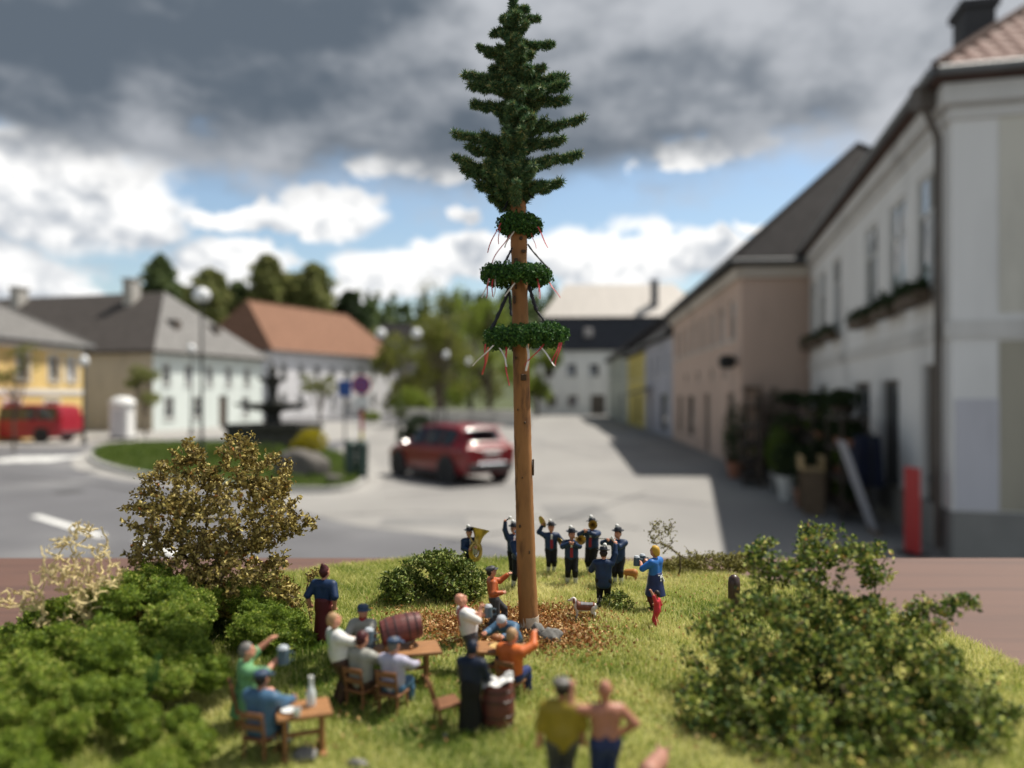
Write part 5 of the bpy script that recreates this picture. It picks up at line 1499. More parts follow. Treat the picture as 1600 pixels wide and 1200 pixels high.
# bark scraps
for (px, py, w, h) in [(833, 730, 3, 26), (818, 590, 9, 10), (806, 560, 3, 5), (809, 640, 2, 4), (829, 700, 2, 4), (814, 375, 5, 5), (806, 410, 6, 9), (818, 395, 7, 5), (804, 470, 4, 12), (812, 820, 3, 5), (827, 860, 2, 6), (816, 745, 2, 3), (820, 660, 3, 4), (806, 450, 3, 8)]:
    mb = MB(); mb.box(mp(px, py, -.0027 if px < 828 else -.0005), (w * U, .0006, h * U), None, .0002); mb.build('bark_scrap', mat('bark_scrap', (0.07, 0.04, 0.02), 0.85), mpo)

# spruce top: trunk and branches, each with its needles
m_spr_core = mat('spruce_core', (0.018, 0.04, 0.016), 0.9, 0.3, 400)
mb = MB(); mb.tube([mp(pole_x(310), 310), mp(803, 150), mp(802, -6)], [.0024, .0021, .0009], 10); top = mb.build('spruce_stem', m_spr_core, mpo)
STEM = np.array([tuple(mp(pole_x(318), 318)), tuple(mp(804, 230)), tuple(mp(803, 150)), tuple(mp(802, 60)), tuple(mp(802, -6))])


def needles(C, rad, n, length):
    """C (m,3) centre line, rad (m,) thickness; short needles all over it, drooping a little"""
    j = rng.integers(0, len(C) - 1, n); f = rng.uniform(0, 1, n)[:, None]
    P = C[j] * (1 - f) + C[j + 1] * f; R_ = rad[j] * (1 - f[:, 0]) + rad[j + 1] * f[:, 0]
    d = rng.normal(size=(n, 3)); d[:, 2] -= .35; d /= np.linalg.norm(d, axis=1)[:, None]
    A0 = P + d * (R_ * .45)[:, None]
    e = d + rng.normal(size=(n, 3)) * .45; e /= np.linalg.norm(e, axis=1)[:, None]
    l = (R_ * .7 + length * rng.uniform(.3, 1, n))[:, None]
    s = np.cross(e, rng.normal(size=(n, 3))); s /= np.linalg.norm(s, axis=1)[:, None]
    V = np.stack([A0 - s * .00018, A0 + s * .00018, A0 + e * l], 1).reshape(-1, 3)
    return V, np.arange(3 * n).reshape(-1, 3)


def branch(root, tip, sag, thick, n, dy=0.0):
    root, tip = np.array(root), np.array(tip)
    t = np.linspace(0, 1, 9)[:, None]
    C = root + (tip - root) * t + np.array([0, 0, -1]) * (4 * t * (1 - t)) * sag
    C[1:-1] += rng.normal(size=(7, 3)) * thick * .12
    rad = thick * (1.0 - .25 * t[:, 0]) * (1 + .16 * np.sin(t[:, 0] * 19 + rnd.uniform(0, 6)))
    o_ = MB(); o_.tube([tuple(c) for c in C], [r * .5 for r in rad], 6); br = o_.build('branch', m_spr_core, mpo)
    V, F = needles(C, rad, n, .0007); tv = np.repeat(rng.uniform(0, 1, n), 3)
    # hanging tufts under the branch
    allV, allF, allT = [V], [F], [tv]; off = len(V)
    for q in range(int(np.linalg.norm(tip - root) / .0008)):
        k = rng.uniform(.2, 1); i = k * 8; a = C[int(min(i, 7))]; 
        L_ = rng.uniform(.0010, .0026) * (1.1 - .4 * k)
        TC = np.array([a, a + np.array([rng.normal() * .0006, rng.normal() * .0008, -L_])])
        V2, F2 = needles(TC, np.array([thick * .55, thick * .3]), 46, .0005)
        allV.append(V2); allF.append(F2 + off); off += len(V2); allT.append(np.repeat(rng.uniform(0, .8, 46), 3))
    np_mesh('needles', np.concatenate(allV), [np.concatenate(allF)], MATS['mini_spruce'], br, attrs={'tint': np.concatenate(allT)})


V, F = needles(STEM, np.array([.0036, .0040, .0032, .0022, .0010]), 7000, .0011)
np_mesh('needles', V, [F], MATS['mini_spruce'], top, attrs={'tint': np.repeat(rng.uniform(0, .9, 7000), 3)})
right = [(824, 16), (842, 36), (866, 64), (832, 86), (850, 103), (885, 114), (886, 134), (888, 153), (912, 186), (880, 214), (907, 240), (878, 280), (850, 290)]
left = [(784, 25), (768, 47), (746, 72), (758, 84), (768, 104), (725, 112), (734, 130), (738, 163), (709, 206), (730, 225), (710, 248), (722, 262), (746, 288), (766, 306)]
for (lst, s_) in ((right, 1), (left, -1)):
    for (px, py) in lst:
        reach = abs(px - 804); ry = py + reach * (.02 + .10 * (py > 170)) + 2
        dyr = rnd.uniform(-.003, .003)
        q_ = rnd.uniform(.38, .62)                                   # a shorter companion between the long ones
        branch(mp(804, ry + 9), mp(804 + (px - 804) * q_, py + rnd.uniform(8, 15), rnd.uniform(-.006, .002)), reach * U * .05, (8.0 + 2.4 * (py > 100)) * U, int(600 + reach * 9))
        branch(mp(804, ry), mp(px, py, dyr), reach * U * (rnd.uniform(.03, .10) if py > 60 else -.10), (8.0 + 3.4 * (py > 100)) * U * rnd.uniform(.8, 1.05), int(700 + reach * 16))
for i in range(58):                                       # branches towards and away from the lens
    py = 20 + 285 * (i / 57) ** .9; reach = min(14 + .34 * py, 92) * rnd.uniform(.4, .9)
    a = rnd.choice([-1, 1]) * rnd.uniform(.9, 2.2) ; dx, dy = math.cos(a) * reach * (1 if rnd.random() < .5 else -1) * .8, math.sin(a) * reach
    branch(mp(804, py + reach * .12), mp(804 + dx, py - 2, dy * U), reach * U * .08, 9.5 * U, int(700 + reach * 14))

# wreaths, their ribbons and cords
m_rib_r = mat('ribbon_red', (0.55, 0.035, 0.05), 0.5, 0.1, 300); m_rib_w = mat('ribbon_white', (0.78, 0.76, 0.74), 0.5, 0.05, 300); m_rib_o = mat('ribbon_orange', (0.62, 0.13, 0.05), 0.5, 0.1, 300)
m_cord = mat('cord_black', (0.012, 0.013, 0.018), 0.6, 0.2, 600)
def wreath(px, py, w, th, ribbons, tilt=0.0):
    c = mp(px, py); R = (w / 2 - th / 2) * U; r = th / 2 * U
    M = Matrix.Translation(c) @ Matrix.Rotation(tilt, 4, 'Y')
    n = 40; C = np.array([tuple(M @ Vector((R * math.cos(2 * math.pi * k / n), R * math.sin(2 * math.pi * k / n), .12 * r * math.sin(k * 1.7)))) for k in range(n + 1)])
    o_ = MB(); o_.tube([tuple(x) for x in C], r * .72, 8, cap=False); wr = o_.build('wreath', mat('wreath_core', (0.02, 0.06, 0.015), 0.9, 0.3, 500), mpo)
    m_ = int(2400 + w * 60)
    a = rng.uniform(0, 2 * math.pi, m_); b = rng.uniform(0, 2 * math.pi, m_)
    rr = r * (.92 + .30 * np.sin(a * 9 + np.sin(b * 2)) * np.sin(b * 3 + a * 5) + .18 * np.sin(a * 17 + px) + rng.uniform(-.15, .35, m_))
    P = np.stack([(R + rr * np.cos(b)) * np.cos(a), (R + rr * np.cos(b)) * np.sin(a), rr * np.sin(b)], 1)
    Mn = np.array(M); P = P @ Mn[:3, :3].T + Mn[:3, 3]
    V, F = leaf_cloud(P, .0009, .6, fold=.4)
    np_mesh('greenery', V, [F], MATS['mini_wreath'], wr, attrs={'tint': np.repeat(rng.uniform(0, 1, m_), 4)})
    for (x0, y0, x1, y1, m, wd) in ribbons:
        a_, b_ = mp(x0, y0, -R * .75 - .0008), mp(x1, y1, -R * .9 - .0006)
        side = Vector((wd * U * .42, 0, 0)); ln = (b_ - a_).length; ph_ = rnd.uniform(0, 6.28); am = rnd.uniform(.04, .11) * ln
        q = [a_.lerp(b_, k / 9) + Vector((am * (math.sin(ph_ + k * .45) - math.sin(ph_)) * (k / 9), am * .5 * math.cos(k * .5), -am * .25 * (k / 9) ** 2)) for k in range(10)]
        rb = MB(); V = []
        for i, p_ in enumerate(q):
            tw_ = Matrix.Rotation(ph_ * .1 + i * .09, 3, 'Z'); sd_ = tw_ @ side; th_ = tw_ @ Vector((0, .00012, 0))
            V += [p_ - sd_, p_ + sd_, p_ + sd_ + th_, p_ - sd_ + th_]
        Fq = [(4 * i + k, 4 * i + (k + 1) % 4, 4 * i + 4 + (k + 1) % 4, 4 * i + 4 + k) for i in range(9) for k in range(4)] + [(3, 2, 1, 0), (36, 37, 38, 39)]
        rb.add(V, Fq); rb.build('ribbon', m, wr)
r_, w_, o2 = m_rib_r, m_rib_w, m_rib_o
wreath(812, 352, 62, 24, [(783, 352, 763, 398, r_, 2), (782, 360, 779, 385, r_, 1.6), (810, 352, 795, 390, w_, 3), (797, 370, 773, 415, r_, 2), (840, 358, 858, 391, r_, 2.4), (830, 368, 834, 392, r_, 1.5)], .03)
wreath(807, 431, 104, 22, [(766, 440, 757, 470, r_, 2.4), (765, 440, 759, 470, w_, 2), (776, 436, 768, 470, w_, 2.6), (774, 432, 766, 468, r_, 2.4), (810, 438, 792, 468, w_, 3), (838, 432, 841, 472, r_, 3.4), (840, 445, 843, 471, w_, 2.4), (857, 446, 869, 470, r_, 2.4)], .02)
wreath(822, 526, 124, 25, [(760, 540, 752, 585, r_, 2.6), (772, 542, 745, 573, w_, 3.2), (764, 545, 760, 586, o2, 4), (781, 546, 798, 574, w_, 3), (792, 544, 790, 602, r_, 3.2), (822, 538, 827, 580, w_, 4.5), (850, 538, 826, 572, r_, 3), (843, 544, 869, 574, w_, 3.4), (872, 538, 864, 566, r_, 3), (875, 538, 869, 572, r_, 2.6)], -.06)
def cord(a, b, wd=5.0, dy=-.0026, knots=False):
    A_, B_ = mp(*a, dy), mp(*b, dy * 1.6)
    mb = MB(); pts = [A_ + (B_ - A_) * (k / 8) + Vector((rnd.uniform(-1, 1) * .00012, 0, -.0004 * math.sin(math.pi * k / 8))) for k in range(9)]
    mb.tube(pts, [wd * U * .5 * (1.0 if k % 2 else .72) for k in range(9)], 7); mb.build('cord', m_cord, mpo, smooth=True)
cord((824, 384), (858, 424), 3.2); cord((800, 390), (782, 424), 4.0)
cord((796, 452), (768, 518), 6.5); cord((796, 458), (799, 496), 4.5, -.003); cord((826, 448), (838, 488), 6.5); cord((834, 480), (856, 510), 5.0)
cord((794, 318), (786, 334), 3.0); cord((826, 306), (833, 314), 2.6)


# ------------------------------------------------------------------ miniature people
SKIN = mat('skin_paint', (0.52, 0.24, 0.155), 0.45, 0.08, 120, spec=0.4)
SKIN_D = mat('skin_paint_tan', (0.40, 0.17, 0.11), 0.45, 0.08, 120, spec=0.4)
def paint(name, c, rough=0.5): return mat('paint_' + name, c, rough, 0.14, 260, spec=0.3, bump=0.12, bscale=900)
NAVY = paint('navy', (0.011, 0.030, 0.082)); NAVYD = paint('navydark', (0.006, 0.012, 0.03)); BLACK = paint('black', (0.005, 0.005, 0.006), 0.65); WHITE = paint('whitecloth', (0.68, 0.68, 0.66)); RED = paint('redcloth', (0.30, 0.02, 0.03))
HATB = paint('hat', (0.02, 0.022, 0.03), 0.4); BRASS = mat('brass', (0.50, 0.36, 0.12), 0.32, 0.2, 300, metal=0.85); STEEL = mat('silver', (0.55, 0.56, 0.58), 0.3, 0.1, 300, metal=0.7)
GREY = paint('grey', (0.30, 0.30, 0.27)); GREYD = paint('greydark', (0.055, 0.055, 0.06)); BROWN = paint('brown', (0.055, 0.028, 0.02)); ORANGE = paint('orange', (0.55, 0.13, 0.03)); RUST = paint('rust', (0.42, 0.10, 0.03))
BLUE = paint('blue', (0.06, 0.13, 0.22)); BLUEB = paint('brightblue', (0.02, 0.13, 0.42)); INDIGO = paint('indigo', (0.018, 0.03, 0.11)); LAV = paint('lavender', (0.42, 0.41, 0.52)); GREENC = paint('greencloth', (0.14, 0.32, 0.15)); YELLOW = paint('yellow', (0.27, 0.20, 0.02))
WINE = paint('wine', (0.09, 0.012, 0.015)); HAIRD = paint('hairdark', (0.02, 0.014, 0.012)); HAIRG = paint('hairgrey', (0.16, 0.15, 0.14)); BLOND = paint('blond', (0.50, 0.30, 0.04)); HAIRR = paint('hairred', (0.06, 0.012, 0.014)); HAIRL = paint('hairlight', (0.36, 0.22, 0.11))
CAPB = paint('capblue', (0.035, 0.06, 0.11)); CHILD = paint('childred', (0.50, 0.03, 0.05)); MUGM = paint('stein', (0.08, 0.12, 0.15), 0.3); FOAM = paint('foam', (0.42, 0.46, 0.50), 0.6)
WOODL = mat('table_wood', (0.30, 0.14, 0.05), 0.6, 0.25, 240, stretch=(1, 6, 1)); WOODD = mat('chair_wood', (0.20, 0.085, 0.035), 0.6, 0.3, 240); BARREL = mat('barrel_paint', (0.13, 0.035, 0.03), 0.5, 0.2, 200); HOOP = mat('barrel_hoop', (0.05, 0.02, 0.02), 0.4)
SEGM = {}


def unit(v):
    v = np.array(v, float); n = np.linalg.norm(v); return v / n if n > 1e-9 else v


def ik(a, target, l1, l2, pole):
    a, target = np.array(a, float), np.array(target, float)
    d = target - a; L = min(np.linalg.norm(d), (l1 + l2) * .985); u = unit(d)
    x = (l1 * l1 - l2 * l2 + L * L) / (2 * L); h = math.sqrt(max(l1 * l1 - x * x, 0))
    p = np.array(pole, float); p = unit(p - u * (p @ u))
    return a + u * x + p * h, a + u * L


def person(label, px, py, face, H=.020, pelvis=None, lean=(0, 0), yaw=0.0, head=(0, 0), RH=None, LH=None, REp=None, LEp=None, RF=None, LF=None, RKp=None, LKp=None,
           wear=(), skin=SKIN, hair=HAIRD, hairstyle='short', hat=None, belly=0.0, grip=0.9, group=None, loc=None, sub='', hatm=None, headscale=1.2, girth=1.12, zoff=0.0):
    """one figure. Poses are given in body heights: x to its right, y forward, z up"""
    base = loc if loc is not None else mini(px, py)
    base = Vector(base) + Vector((0, 0, zoff - .0002))
    t = thing('person', label, 'person', base, math.radians(face), group)
    pel = np.array(pelvis if pelvis is not None else (0, 0, .495))
    up = unit((lean[0], lean[1], 1)); r0 = np.array([math.cos(yaw), -math.sin(yaw), 0]); r = unit(r0 - up * (r0 @ up)); f = np.cross(up, r)
    S_ = Sdf(); g = girth
    nb = pel + up * .325
    for s_ in (-1, 1):
        S_.cone('torso', pel + r * s_ * .036 * g + up * .06, nb + r * s_ * .056 * g - up * .075, .058 * g, .060 * g, .05)
        S_.cone('hips', pel + r * s_ * .034 * g - up * .01, pel + r * s_ * .034 * g + up * .06, .060 * g, .058 * g, .05)
        S_.cone('torso', nb - up * .045 + r * s_ * .03, nb + r * s_ * .098 * g - up * .05, .045, .042, .04)
    if belly: S_.ell('torso', pel + up * .10 + f * .035, (.075 * g, .05 + .045 * belly, .085), np.stack([r, f, up]), .05)
    # head
    hy_, hp = head
    hr = r * math.cos(hy_) - f * math.sin(hy_); hf0 = f * math.cos(hy_) + r * math.sin(hy_); hf = hf0 * math.cos(hp) + up * math.sin(hp); hu = np.cross(hr, hf)
    k = headscale
    hc = nb + up * .035 + hu * .068 * k + hf * .012
    S_.cone('neck', nb - up * .03, hc - hu * .03, .033, .031, .02)
    Rm = np.stack([hr, hf, hu])
    S_.ell('head', hc, (.048 * k, .058 * k, .066 * k), Rm, .02)
    S_.ell('head', hc + hf * .022 * k - hu * .036 * k, (.036 * k, .036 * k, .032 * k), Rm, .03)
    S_.cone('head', hc + hf * .056 * k + hu * .010 * k, hc + hf * .070 * k - hu * .012 * k, .007 * k, .011 * k, .012)
    S_.cone('head', hc + hf * .05 * k - hr * .022 * k + hu * .018 * k, hc + hf * .05 * k + hr * .022 * k + hu * .018 * k, .009 * k, .009 * k, .012)
    S_.cone('head', hc + hf * .052 * k - hr * .012 * k - hu * .033 * k, hc + hf * .052 * k + hr * .012 * k - hu * .033 * k, .009 * k, .009 * k, .010)
    for s_ in (-1, 1): S_.ell('head', hc + hr * s_ * .050 * k - hf * .004, (.010, .016, .021), Rm, .008)
    J = {'head': hc, 'hf': hf, 'hu': hu, 'hr': hr, 'up': up, 'f': f, 'r': r, 'pel': pel, 'nb': nb}
    # arms and hands
    for sd, tgt, pole in (('R', RH, REp), ('L', LH, LEp)):
        s_ = 1 if sd == 'R' else -1
        sh = nb + r * s_ * .112 * g - up * .05
        if tgt is None: tgt = (s_ * .155, .03, pel[2] - .04)
        if pole is None: pole = (s_ * .6, -.8, -.5)
        el, wr = ik(sh, tgt, .165, .148, pole)
        S_.cone('arm' + sd, sh, el, .045, .037, .025); S_.cone('fore' + sd, el, wr, .035, .026, .02)
        hd = unit(wr - el); bend = unit(np.cross(hd, np.cross(unit(f + np.array([0, 0, .2])), hd)) if abs(hd @ f) < .95 else up)
        sidev = np.cross(hd, bend)
        pc = wr + hd * .036
        S_.cone('hand' + sd, wr, pc, .021, .026, .012)
        for i in range(4):
            b0 = pc + sidev * (i - 1.5) * .0155 + hd * .012; ln = (.030, .036, .034, .026)[i]
            m1 = b0 + hd * ln * (1 - .45 * grip) + bend * ln * .7 * grip
            S_.cone('hand' + sd, b0, m1, .0088, .0082, .003)
            S_.cone('hand' + sd, m1, m1 + (bend * (.9 * grip) + hd * (.9 - 1.5 * grip)) * ln * .8, .0082, .0070, .003)
        th = wr + hd * .014 - sidev * s_ * .022
        S_.cone('hand' + sd, th, th + hd * .022 + bend * .018 - sidev * s_ * .010, .0098, .0085, .006)
        S_.cone('hand' + sd, th + hd * .022 + bend * .018 - sidev * s_ * .010, th + hd * .036 + bend * .034, .0085, .0075, .004)
        J[sd + 'H'] = pc + bend * .03 + hd * .012; J[sd + 'hd'] = hd; J[sd + 'E'] = el; J[sd + 'W'] = wr
    # legs and feet
    for sd, tgt, pole in (('R', RF, RKp), ('L', LF, LKp)):
        s_ = 1 if sd == 'R' else -1
        hp_ = pel + r * s_ * .050 * g - up * .015
        if tgt is None: tgt = (s_ * .058, 0, .040)
        kn, an = ik(hp_, tgt, .238, .232, pole if pole is not None else (0, 1, .1))
        S_.cone('thigh' + sd, hp_, kn, .060 * g, .043, .03)
        mid = kn + (an - kn) * .38
        S_.cone('shinU' + sd, kn, mid, .043, .041, .02); S_.cone('shinD' + sd, mid, an, .041, .027, .02)
        ff = np.array([hf0[0] * .2 + s_ * .18, max(.6, f[1]), 0]); ff = unit(ff)
        S_.cone('foot' + sd, an - np.array([0, 0, .012]) - ff * .012, np.array([an[0], an[1], max(an[2] - .018, .02)]) + ff * .085, .027, .022, .015)
    vox = 1 / 118.0
    V, Q = S_.mesh(vox)
    body = np_mesh('body', V * H, [Q], skin, t, smooth=True, local=True)
    for (nm, m, tags, infl, *opt) in wear:
        o = opt[0] if opt else {}
        ex = [('x', 'c', np.array(a, float), np.array(b, float), ra, rb, kk) for (a, b, ra, rb, kk) in o.get('extra', [])]
        if callable(o.get('make')): ex = o['make'](J)
        clip = o.get('clip'); cl = (lambda X, Y, Z, c=clip: c(X, Y, Z, J)) if clip else None
        try:
            V, Q = S_.mesh(vox, tags, infl, cl, ex)
        except ValueError:
            continue
        np_mesh(nm, V * H, [Q], m, t, smooth=True, local=True)
    Hm = Matrix((hr, hf, hu)).transposed().to_4x4(); Hm.translation = Vector(hc)
    Hm = Matrix.Scale(H, 4) @ Hm
    # eyes
    eb = MB()
    for s_ in (-1, 1): eb.ball((s_ * .02 * k, .0535 * k, .006 * k), .0066, 5, Hm)
    eb.build('eyes', HAIRD, t, local=True)
    if hair is not None and hairstyle != 'bald':
        def hclip(X, Y, Z, hs=hairstyle):
            dx, dy, dz = X - hc[0], Y - hc[1], Z - hc[2]
            a = dx * hf[0] + dy * hf[1] + dz * hf[2]; b = dx * hu[0] + dy * hu[1] + dz * hu[2]
            if hs == 'short': return a * .75 - b * .66 - .006
            return a * .9 - b * .45 - .004
        ex = []
        if hairstyle == 'bun': ex = [('x', 'c', hc - hf * .03 + hu * .075, hc - hf * .03 + hu * .085, .034, .030, .02)]
        if hairstyle == 'long': ex = [('x', 'c', hc - hf * .02 + hu * .02, hc - hf * .035 - hu * .035, .056, .05, .03)]
        V, Q = S_.mesh(vox, ('zz',), 0, None if hairstyle in ('scarf',) else hclip, [('x', 'e', hc, np.array([.054, .064, .073]) * k, Rm, 0, .02)] + ex)
        np_mesh('hair', V * H, [Q], hair, t, smooth=True, local=True)
    if hat == 'felt':
        mb = MB(); z0 = .036 * k; b = []
        mb.lathe([(.05 * k, z0 - .004), (.092 * k, z0 + .006), (.097 * k, z0 + .016), (.09 * k, z0 + .014), (.06 * k, z0 + .008), (.056 * k, z0 + .052), (.044 * k, z0 + .068), (.02 * k, z0 + .060), (.0001, z0 + .058)], 26, Hm @ Matrix.Diagonal((.95, 1.1, 1, 1)))
        h_ = mb.build('hat', hatm or HATB, t, smooth=True, local=True)
        MB().lathe([(.0602 * k, z0 + .012), (.0592 * k, z0 + .028)], 26, Hm @ Matrix.Diagonal((.95, 1.1, 1, 1))).build('hat_band', GREYD, h_, local=True)
        MB().ball((.022, -.005, z0 + .088), .037, 7, Hm, (1, 1, 1.1)).build('plume', WHITE, h_, smooth=True, local=True)
    elif hat == 'cap':
        mb = MB(); z0 = .022 * k
        mb.lathe([(.057 * k, z0), (.061 * k, z0 + .01), (.058 * k, z0 + .034), (.04 * k, z0 + .052), (.0001, z0 + .058)], 24, Hm @ Matrix.Diagonal((1, 1.15, 1, 1)))
        h_ = mb.build('cap', hatm or CAPB, t, smooth=True, local=True)
        mb = MB(); V = []
        for i in range(9):
            a = math.pi * (.18 + .64 * i / 8)
            for (q, z) in ((.055 * k, z0 + .008), (.092 * k, z0 - .004), (.092 * k, z0 - .009), (.055 * k, z0 + .001)): V.append((q * math.cos(a), q * 1.12 * math.sin(a), z))
        mb.add(V, [(4 * i + j, 4 * i + (j + 1) % 4, 4 * i + 4 + (j + 1) % 4, 4 * i + 4 + j) for i in range(8) for j in range(4)], Hm); mb.build('visor', hatm or CAPB, h_, local=True)
    M = WORLD[t.name] @ Matrix.Scale(H, 4)
    J['M'] = M; J['w'] = lambda v: M @ Vector(v); J['d'] = lambda v: (M.to_3x3() @ Vector(v)).normalized(); J['H'] = H; J['t'] = t
    return J


ARMS = ('armR', 'armL', 'foreR', 'foreL'); LEGS = ('hips', 'thighR', 'thighL', 'shinUR', 'shinUL', 'shinDR', 'shinDL'); BREECH = ('hips', 'thighR', 'thighL', 'shinUR', 'shinUL')
SOCK = ('shinDR', 'shinDL'); FEET = ('footR', 'footL'); UPARMS = ('armR', 'armL')
def front_panel(w, z0, z1):
    def c(X, Y, Z, J):
        p, r, f, up = J['pel'], J['r'], J['f'], J['up']
        dx, dy, dz = X - p[0], Y - p[1], Z - p[2]
        a = dx * r[0] + dy * r[1] + dz * r[2]; b = dx * f[0] + dy * f[1] + dz * f[2]; c_ = dx * up[0] + dy * up[1] + dz * up[2]
        return np.maximum(np.maximum(np.abs(a) - w, -b + .0), np.maximum(z0 - c_, c_ - z1))
    return {'clip': c}
def suspenders(w=.036, g=.013):
    def c(X, Y, Z, J):
        p, r, f = J['pel'], J['r'], J['f']
        a = (X - p[0]) * r[0] + (Y - p[1]) * r[1] + (Z - p[2]) * r[2]
        return np.abs(np.abs(a) - w) - g
    return {'clip': c}
BAND = [('jacket', NAVY, ('torso', 'hips') + ARMS, .011), ('shirt_front', WHITE, ('torso',), .0135, front_panel(.020, .20, .31)), ('vest', RED, ('torso', 'hips'), .0138, front_panel(.030, .02, .205)),
        ('breeches', BLACK, BREECH, .009), ('stockings', WHITE, SOCK, .007), ('shoes', BLACK, FEET, .006)]
BANDBACK = [BAND[0], ('jacket_skirt', NAVY, ('hips',), .016, {'make': lambda J: [('x', 'c', J['pel'] + J['r'] * s * .035 - J['up'] * .02, J['pel'] + J['r'] * s * .04 - J['up'] * .07, .07, .072, .03) for s in (-1, 1)]})] + BAND[3:]
BG = 'uniformed band musicians'


def held(name, label, cat, group=None): return thing(name, label, cat, (0, 0, 0), 0, group)


# --- the band -----------------------------------------------------------------
def horn(label, J, hand='R', length=.42, bell=.085, up=.06, name='trumpet'):
    """trumpet-like brass from the mouth forwards"""
    H = J['H']; m = J['w'](J['head'] + J['hf'] * .075 - J['hu'] * .035); d = (J['d'](J['hf'] + J['hu'] * up)); L = length * H
    t = thing(name, label, name, m); e = m + d * L; s_ = J['d'](J['hu']) * .05 * H
    mb = MB(); n = 14; C = []
    for i in range(n + 1):
        a = i / n; C.append(m + d * (L * a))
    MB().tube(C, [(.010 + (.0 if i < 8 else (bell - .010) * ((i - 8) / 6) ** 2.2)) * H for i in range(n + 1)], 18, cap=False).build('bell', BRASS, t, smooth=True)
    MB().tube([m + d * L * .75 - s_ * .2, m + d * L * .72 - s_, m + d * L * .3 - s_, m + d * L * .22 - s_ * .3], .009 * H, 7).build('tubing', BRASS, t, smooth=True)
    for k in range(3): MB().tube([m + d * L * (.42 + k * .06) - s_ * 1.1, m + d * L * (.42 + k * .06) + s_ * .5], .011 * H, 7).build('valve', BRASS, t, smooth=True)
    MB().tube([m - d * .012 * H, m + d * .02 * H], [.012 * H, .006 * H], 8).build('mouthpiece', STEEL, t)
    return t


J = person('tuba player with black hat and navy jacket at the left end of band', 733, 903, 205, .0187, RH=(.10, .20, .62), LH=(-.05, .22, .66), wear=BAND, hat='felt', head=(.35, 0), group=BG)
w = J['w']; H = J['H']
tu = held('tuba', 'brass tuba with upturned bell held by the leftmost musician', 'tuba'); 
c0 = w((-.05, .17, .50)); bell_top = w((-.20, .13, 1.02))
MB().tube([c0 + (bell_top - c0) * k / 12 for k in range(13)], [(.06 + .035 * k / 12 + (.0 if k < 7 else .11 * ((k - 7) / 5) ** 1.8)) * H for k in range(13)], 22, cap=False).build('bell', BRASS, tu, smooth=True)
for i, (rx, ry, oy) in enumerate(((.115, .19, .17), (.085, .14, .215))):
    pts = [w((-.075 + rx * math.cos(a), oy, .57 + ry * math.sin(a))) for a in [2 * math.pi * q / 24 for q in range(25)]]
    MB().tube(pts, (.036 - .008 * i) * H, 10, cap=False).build('coil', BRASS, tu, smooth=True)
for k in range(3): MB().tube([w((.0 - k * .035, .25, .52)), w((.01 - k * .035, .25, .66))], .014 * H, 8).build('valve', STEEL, tu, smooth=True)
MB().tube([w((-.03, .17, .72)), w((.02, .12, .84)), w(J['head'] + J['hf'] * .075 - J['hu'] * .035)], [.016 * H, .013 * H, .012 * H], 8).build('mouthpipe', BRASS, tu, smooth=True)

J = person('drummer raising a white-tipped mallet behind the maypole', 803, 900, 190, .0205, RH=(.19, .08, 1.12), LH=(-.1, .24, .6), REp=(1, -.1, .1), wear=BAND, hat='felt', head=(.2, 0), group=BG)
w = J['w']; H = J['H']; a = w(J['RH']); b = a + Vector((.0014, 0, .0010))
ml = thing('mallet', 'drum mallet with white felt tip held up high', 'mallet', a); MB().tube([a - (b - a) * .5, b], .011 * H, 7).build('handle', BLACK, ml); MB().ball(b + (b - a).normalized() * .0004, .0007, 8).build('tip', WHITE, ml, smooth=True)
dr = thing('bass_drum', 'bass drum carried by the drummer hidden behind the maypole', 'drum', w((-.05, .24, .5))); Md = Matrix.Translation(w((-.05, .24, .55))) @ WORLD[J['t'].name].to_3x3().to_4x4() @ Matrix.Rotation(math.pi / 2, 4, 'Y')
MB().lathe([(.17 * H, -.09 * H), (.17 * H, .09 * H)], 28, Md).build('shell', RED, dr, smooth=True)
for z in (-.09, .09): MB().lathe([(.0001, z * H), (.165 * H, z * H), (.178 * H, z * H * .8), (.178 * H, z * H * 1.15), (.165 * H, z * 1.1 * H)], 28, Md).build('drum_head', WHITE, dr, smooth=True)

J = person('musician with clarinet mostly hidden behind the maypole', 812, 922, 185, .0208, RH=(.05, .26, .58), LH=(-.05, .24, .68), RF=(.12, .02, .04), LF=(-.13, .10, .04), wear=BAND, hat='felt', head=(-.1, -.1), group=BG)
w = J['w']; H = J['H']; a, b = w(J['head'] + J['hf'] * .075 - J['hu'] * .035), w((-.17, .42, .52))
cl = thing('clarinet', 'dark clarinet with silver bell showing right of the maypole', 'clarinet', a); MB().tube([a + (b - a) * k / 6 for k in range(7)], [.01 * H, .013 * H, .013 * H, .014 * H, .014 * H, .018 * H, .036 * H], 10).build('tube', BLACK, cl, smooth=True); MB().tube([b, b + (b - a) * .06], [.036 * H, .042 * H], 12, cap=False).build('bell_ring', STEEL, cl, smooth=True)

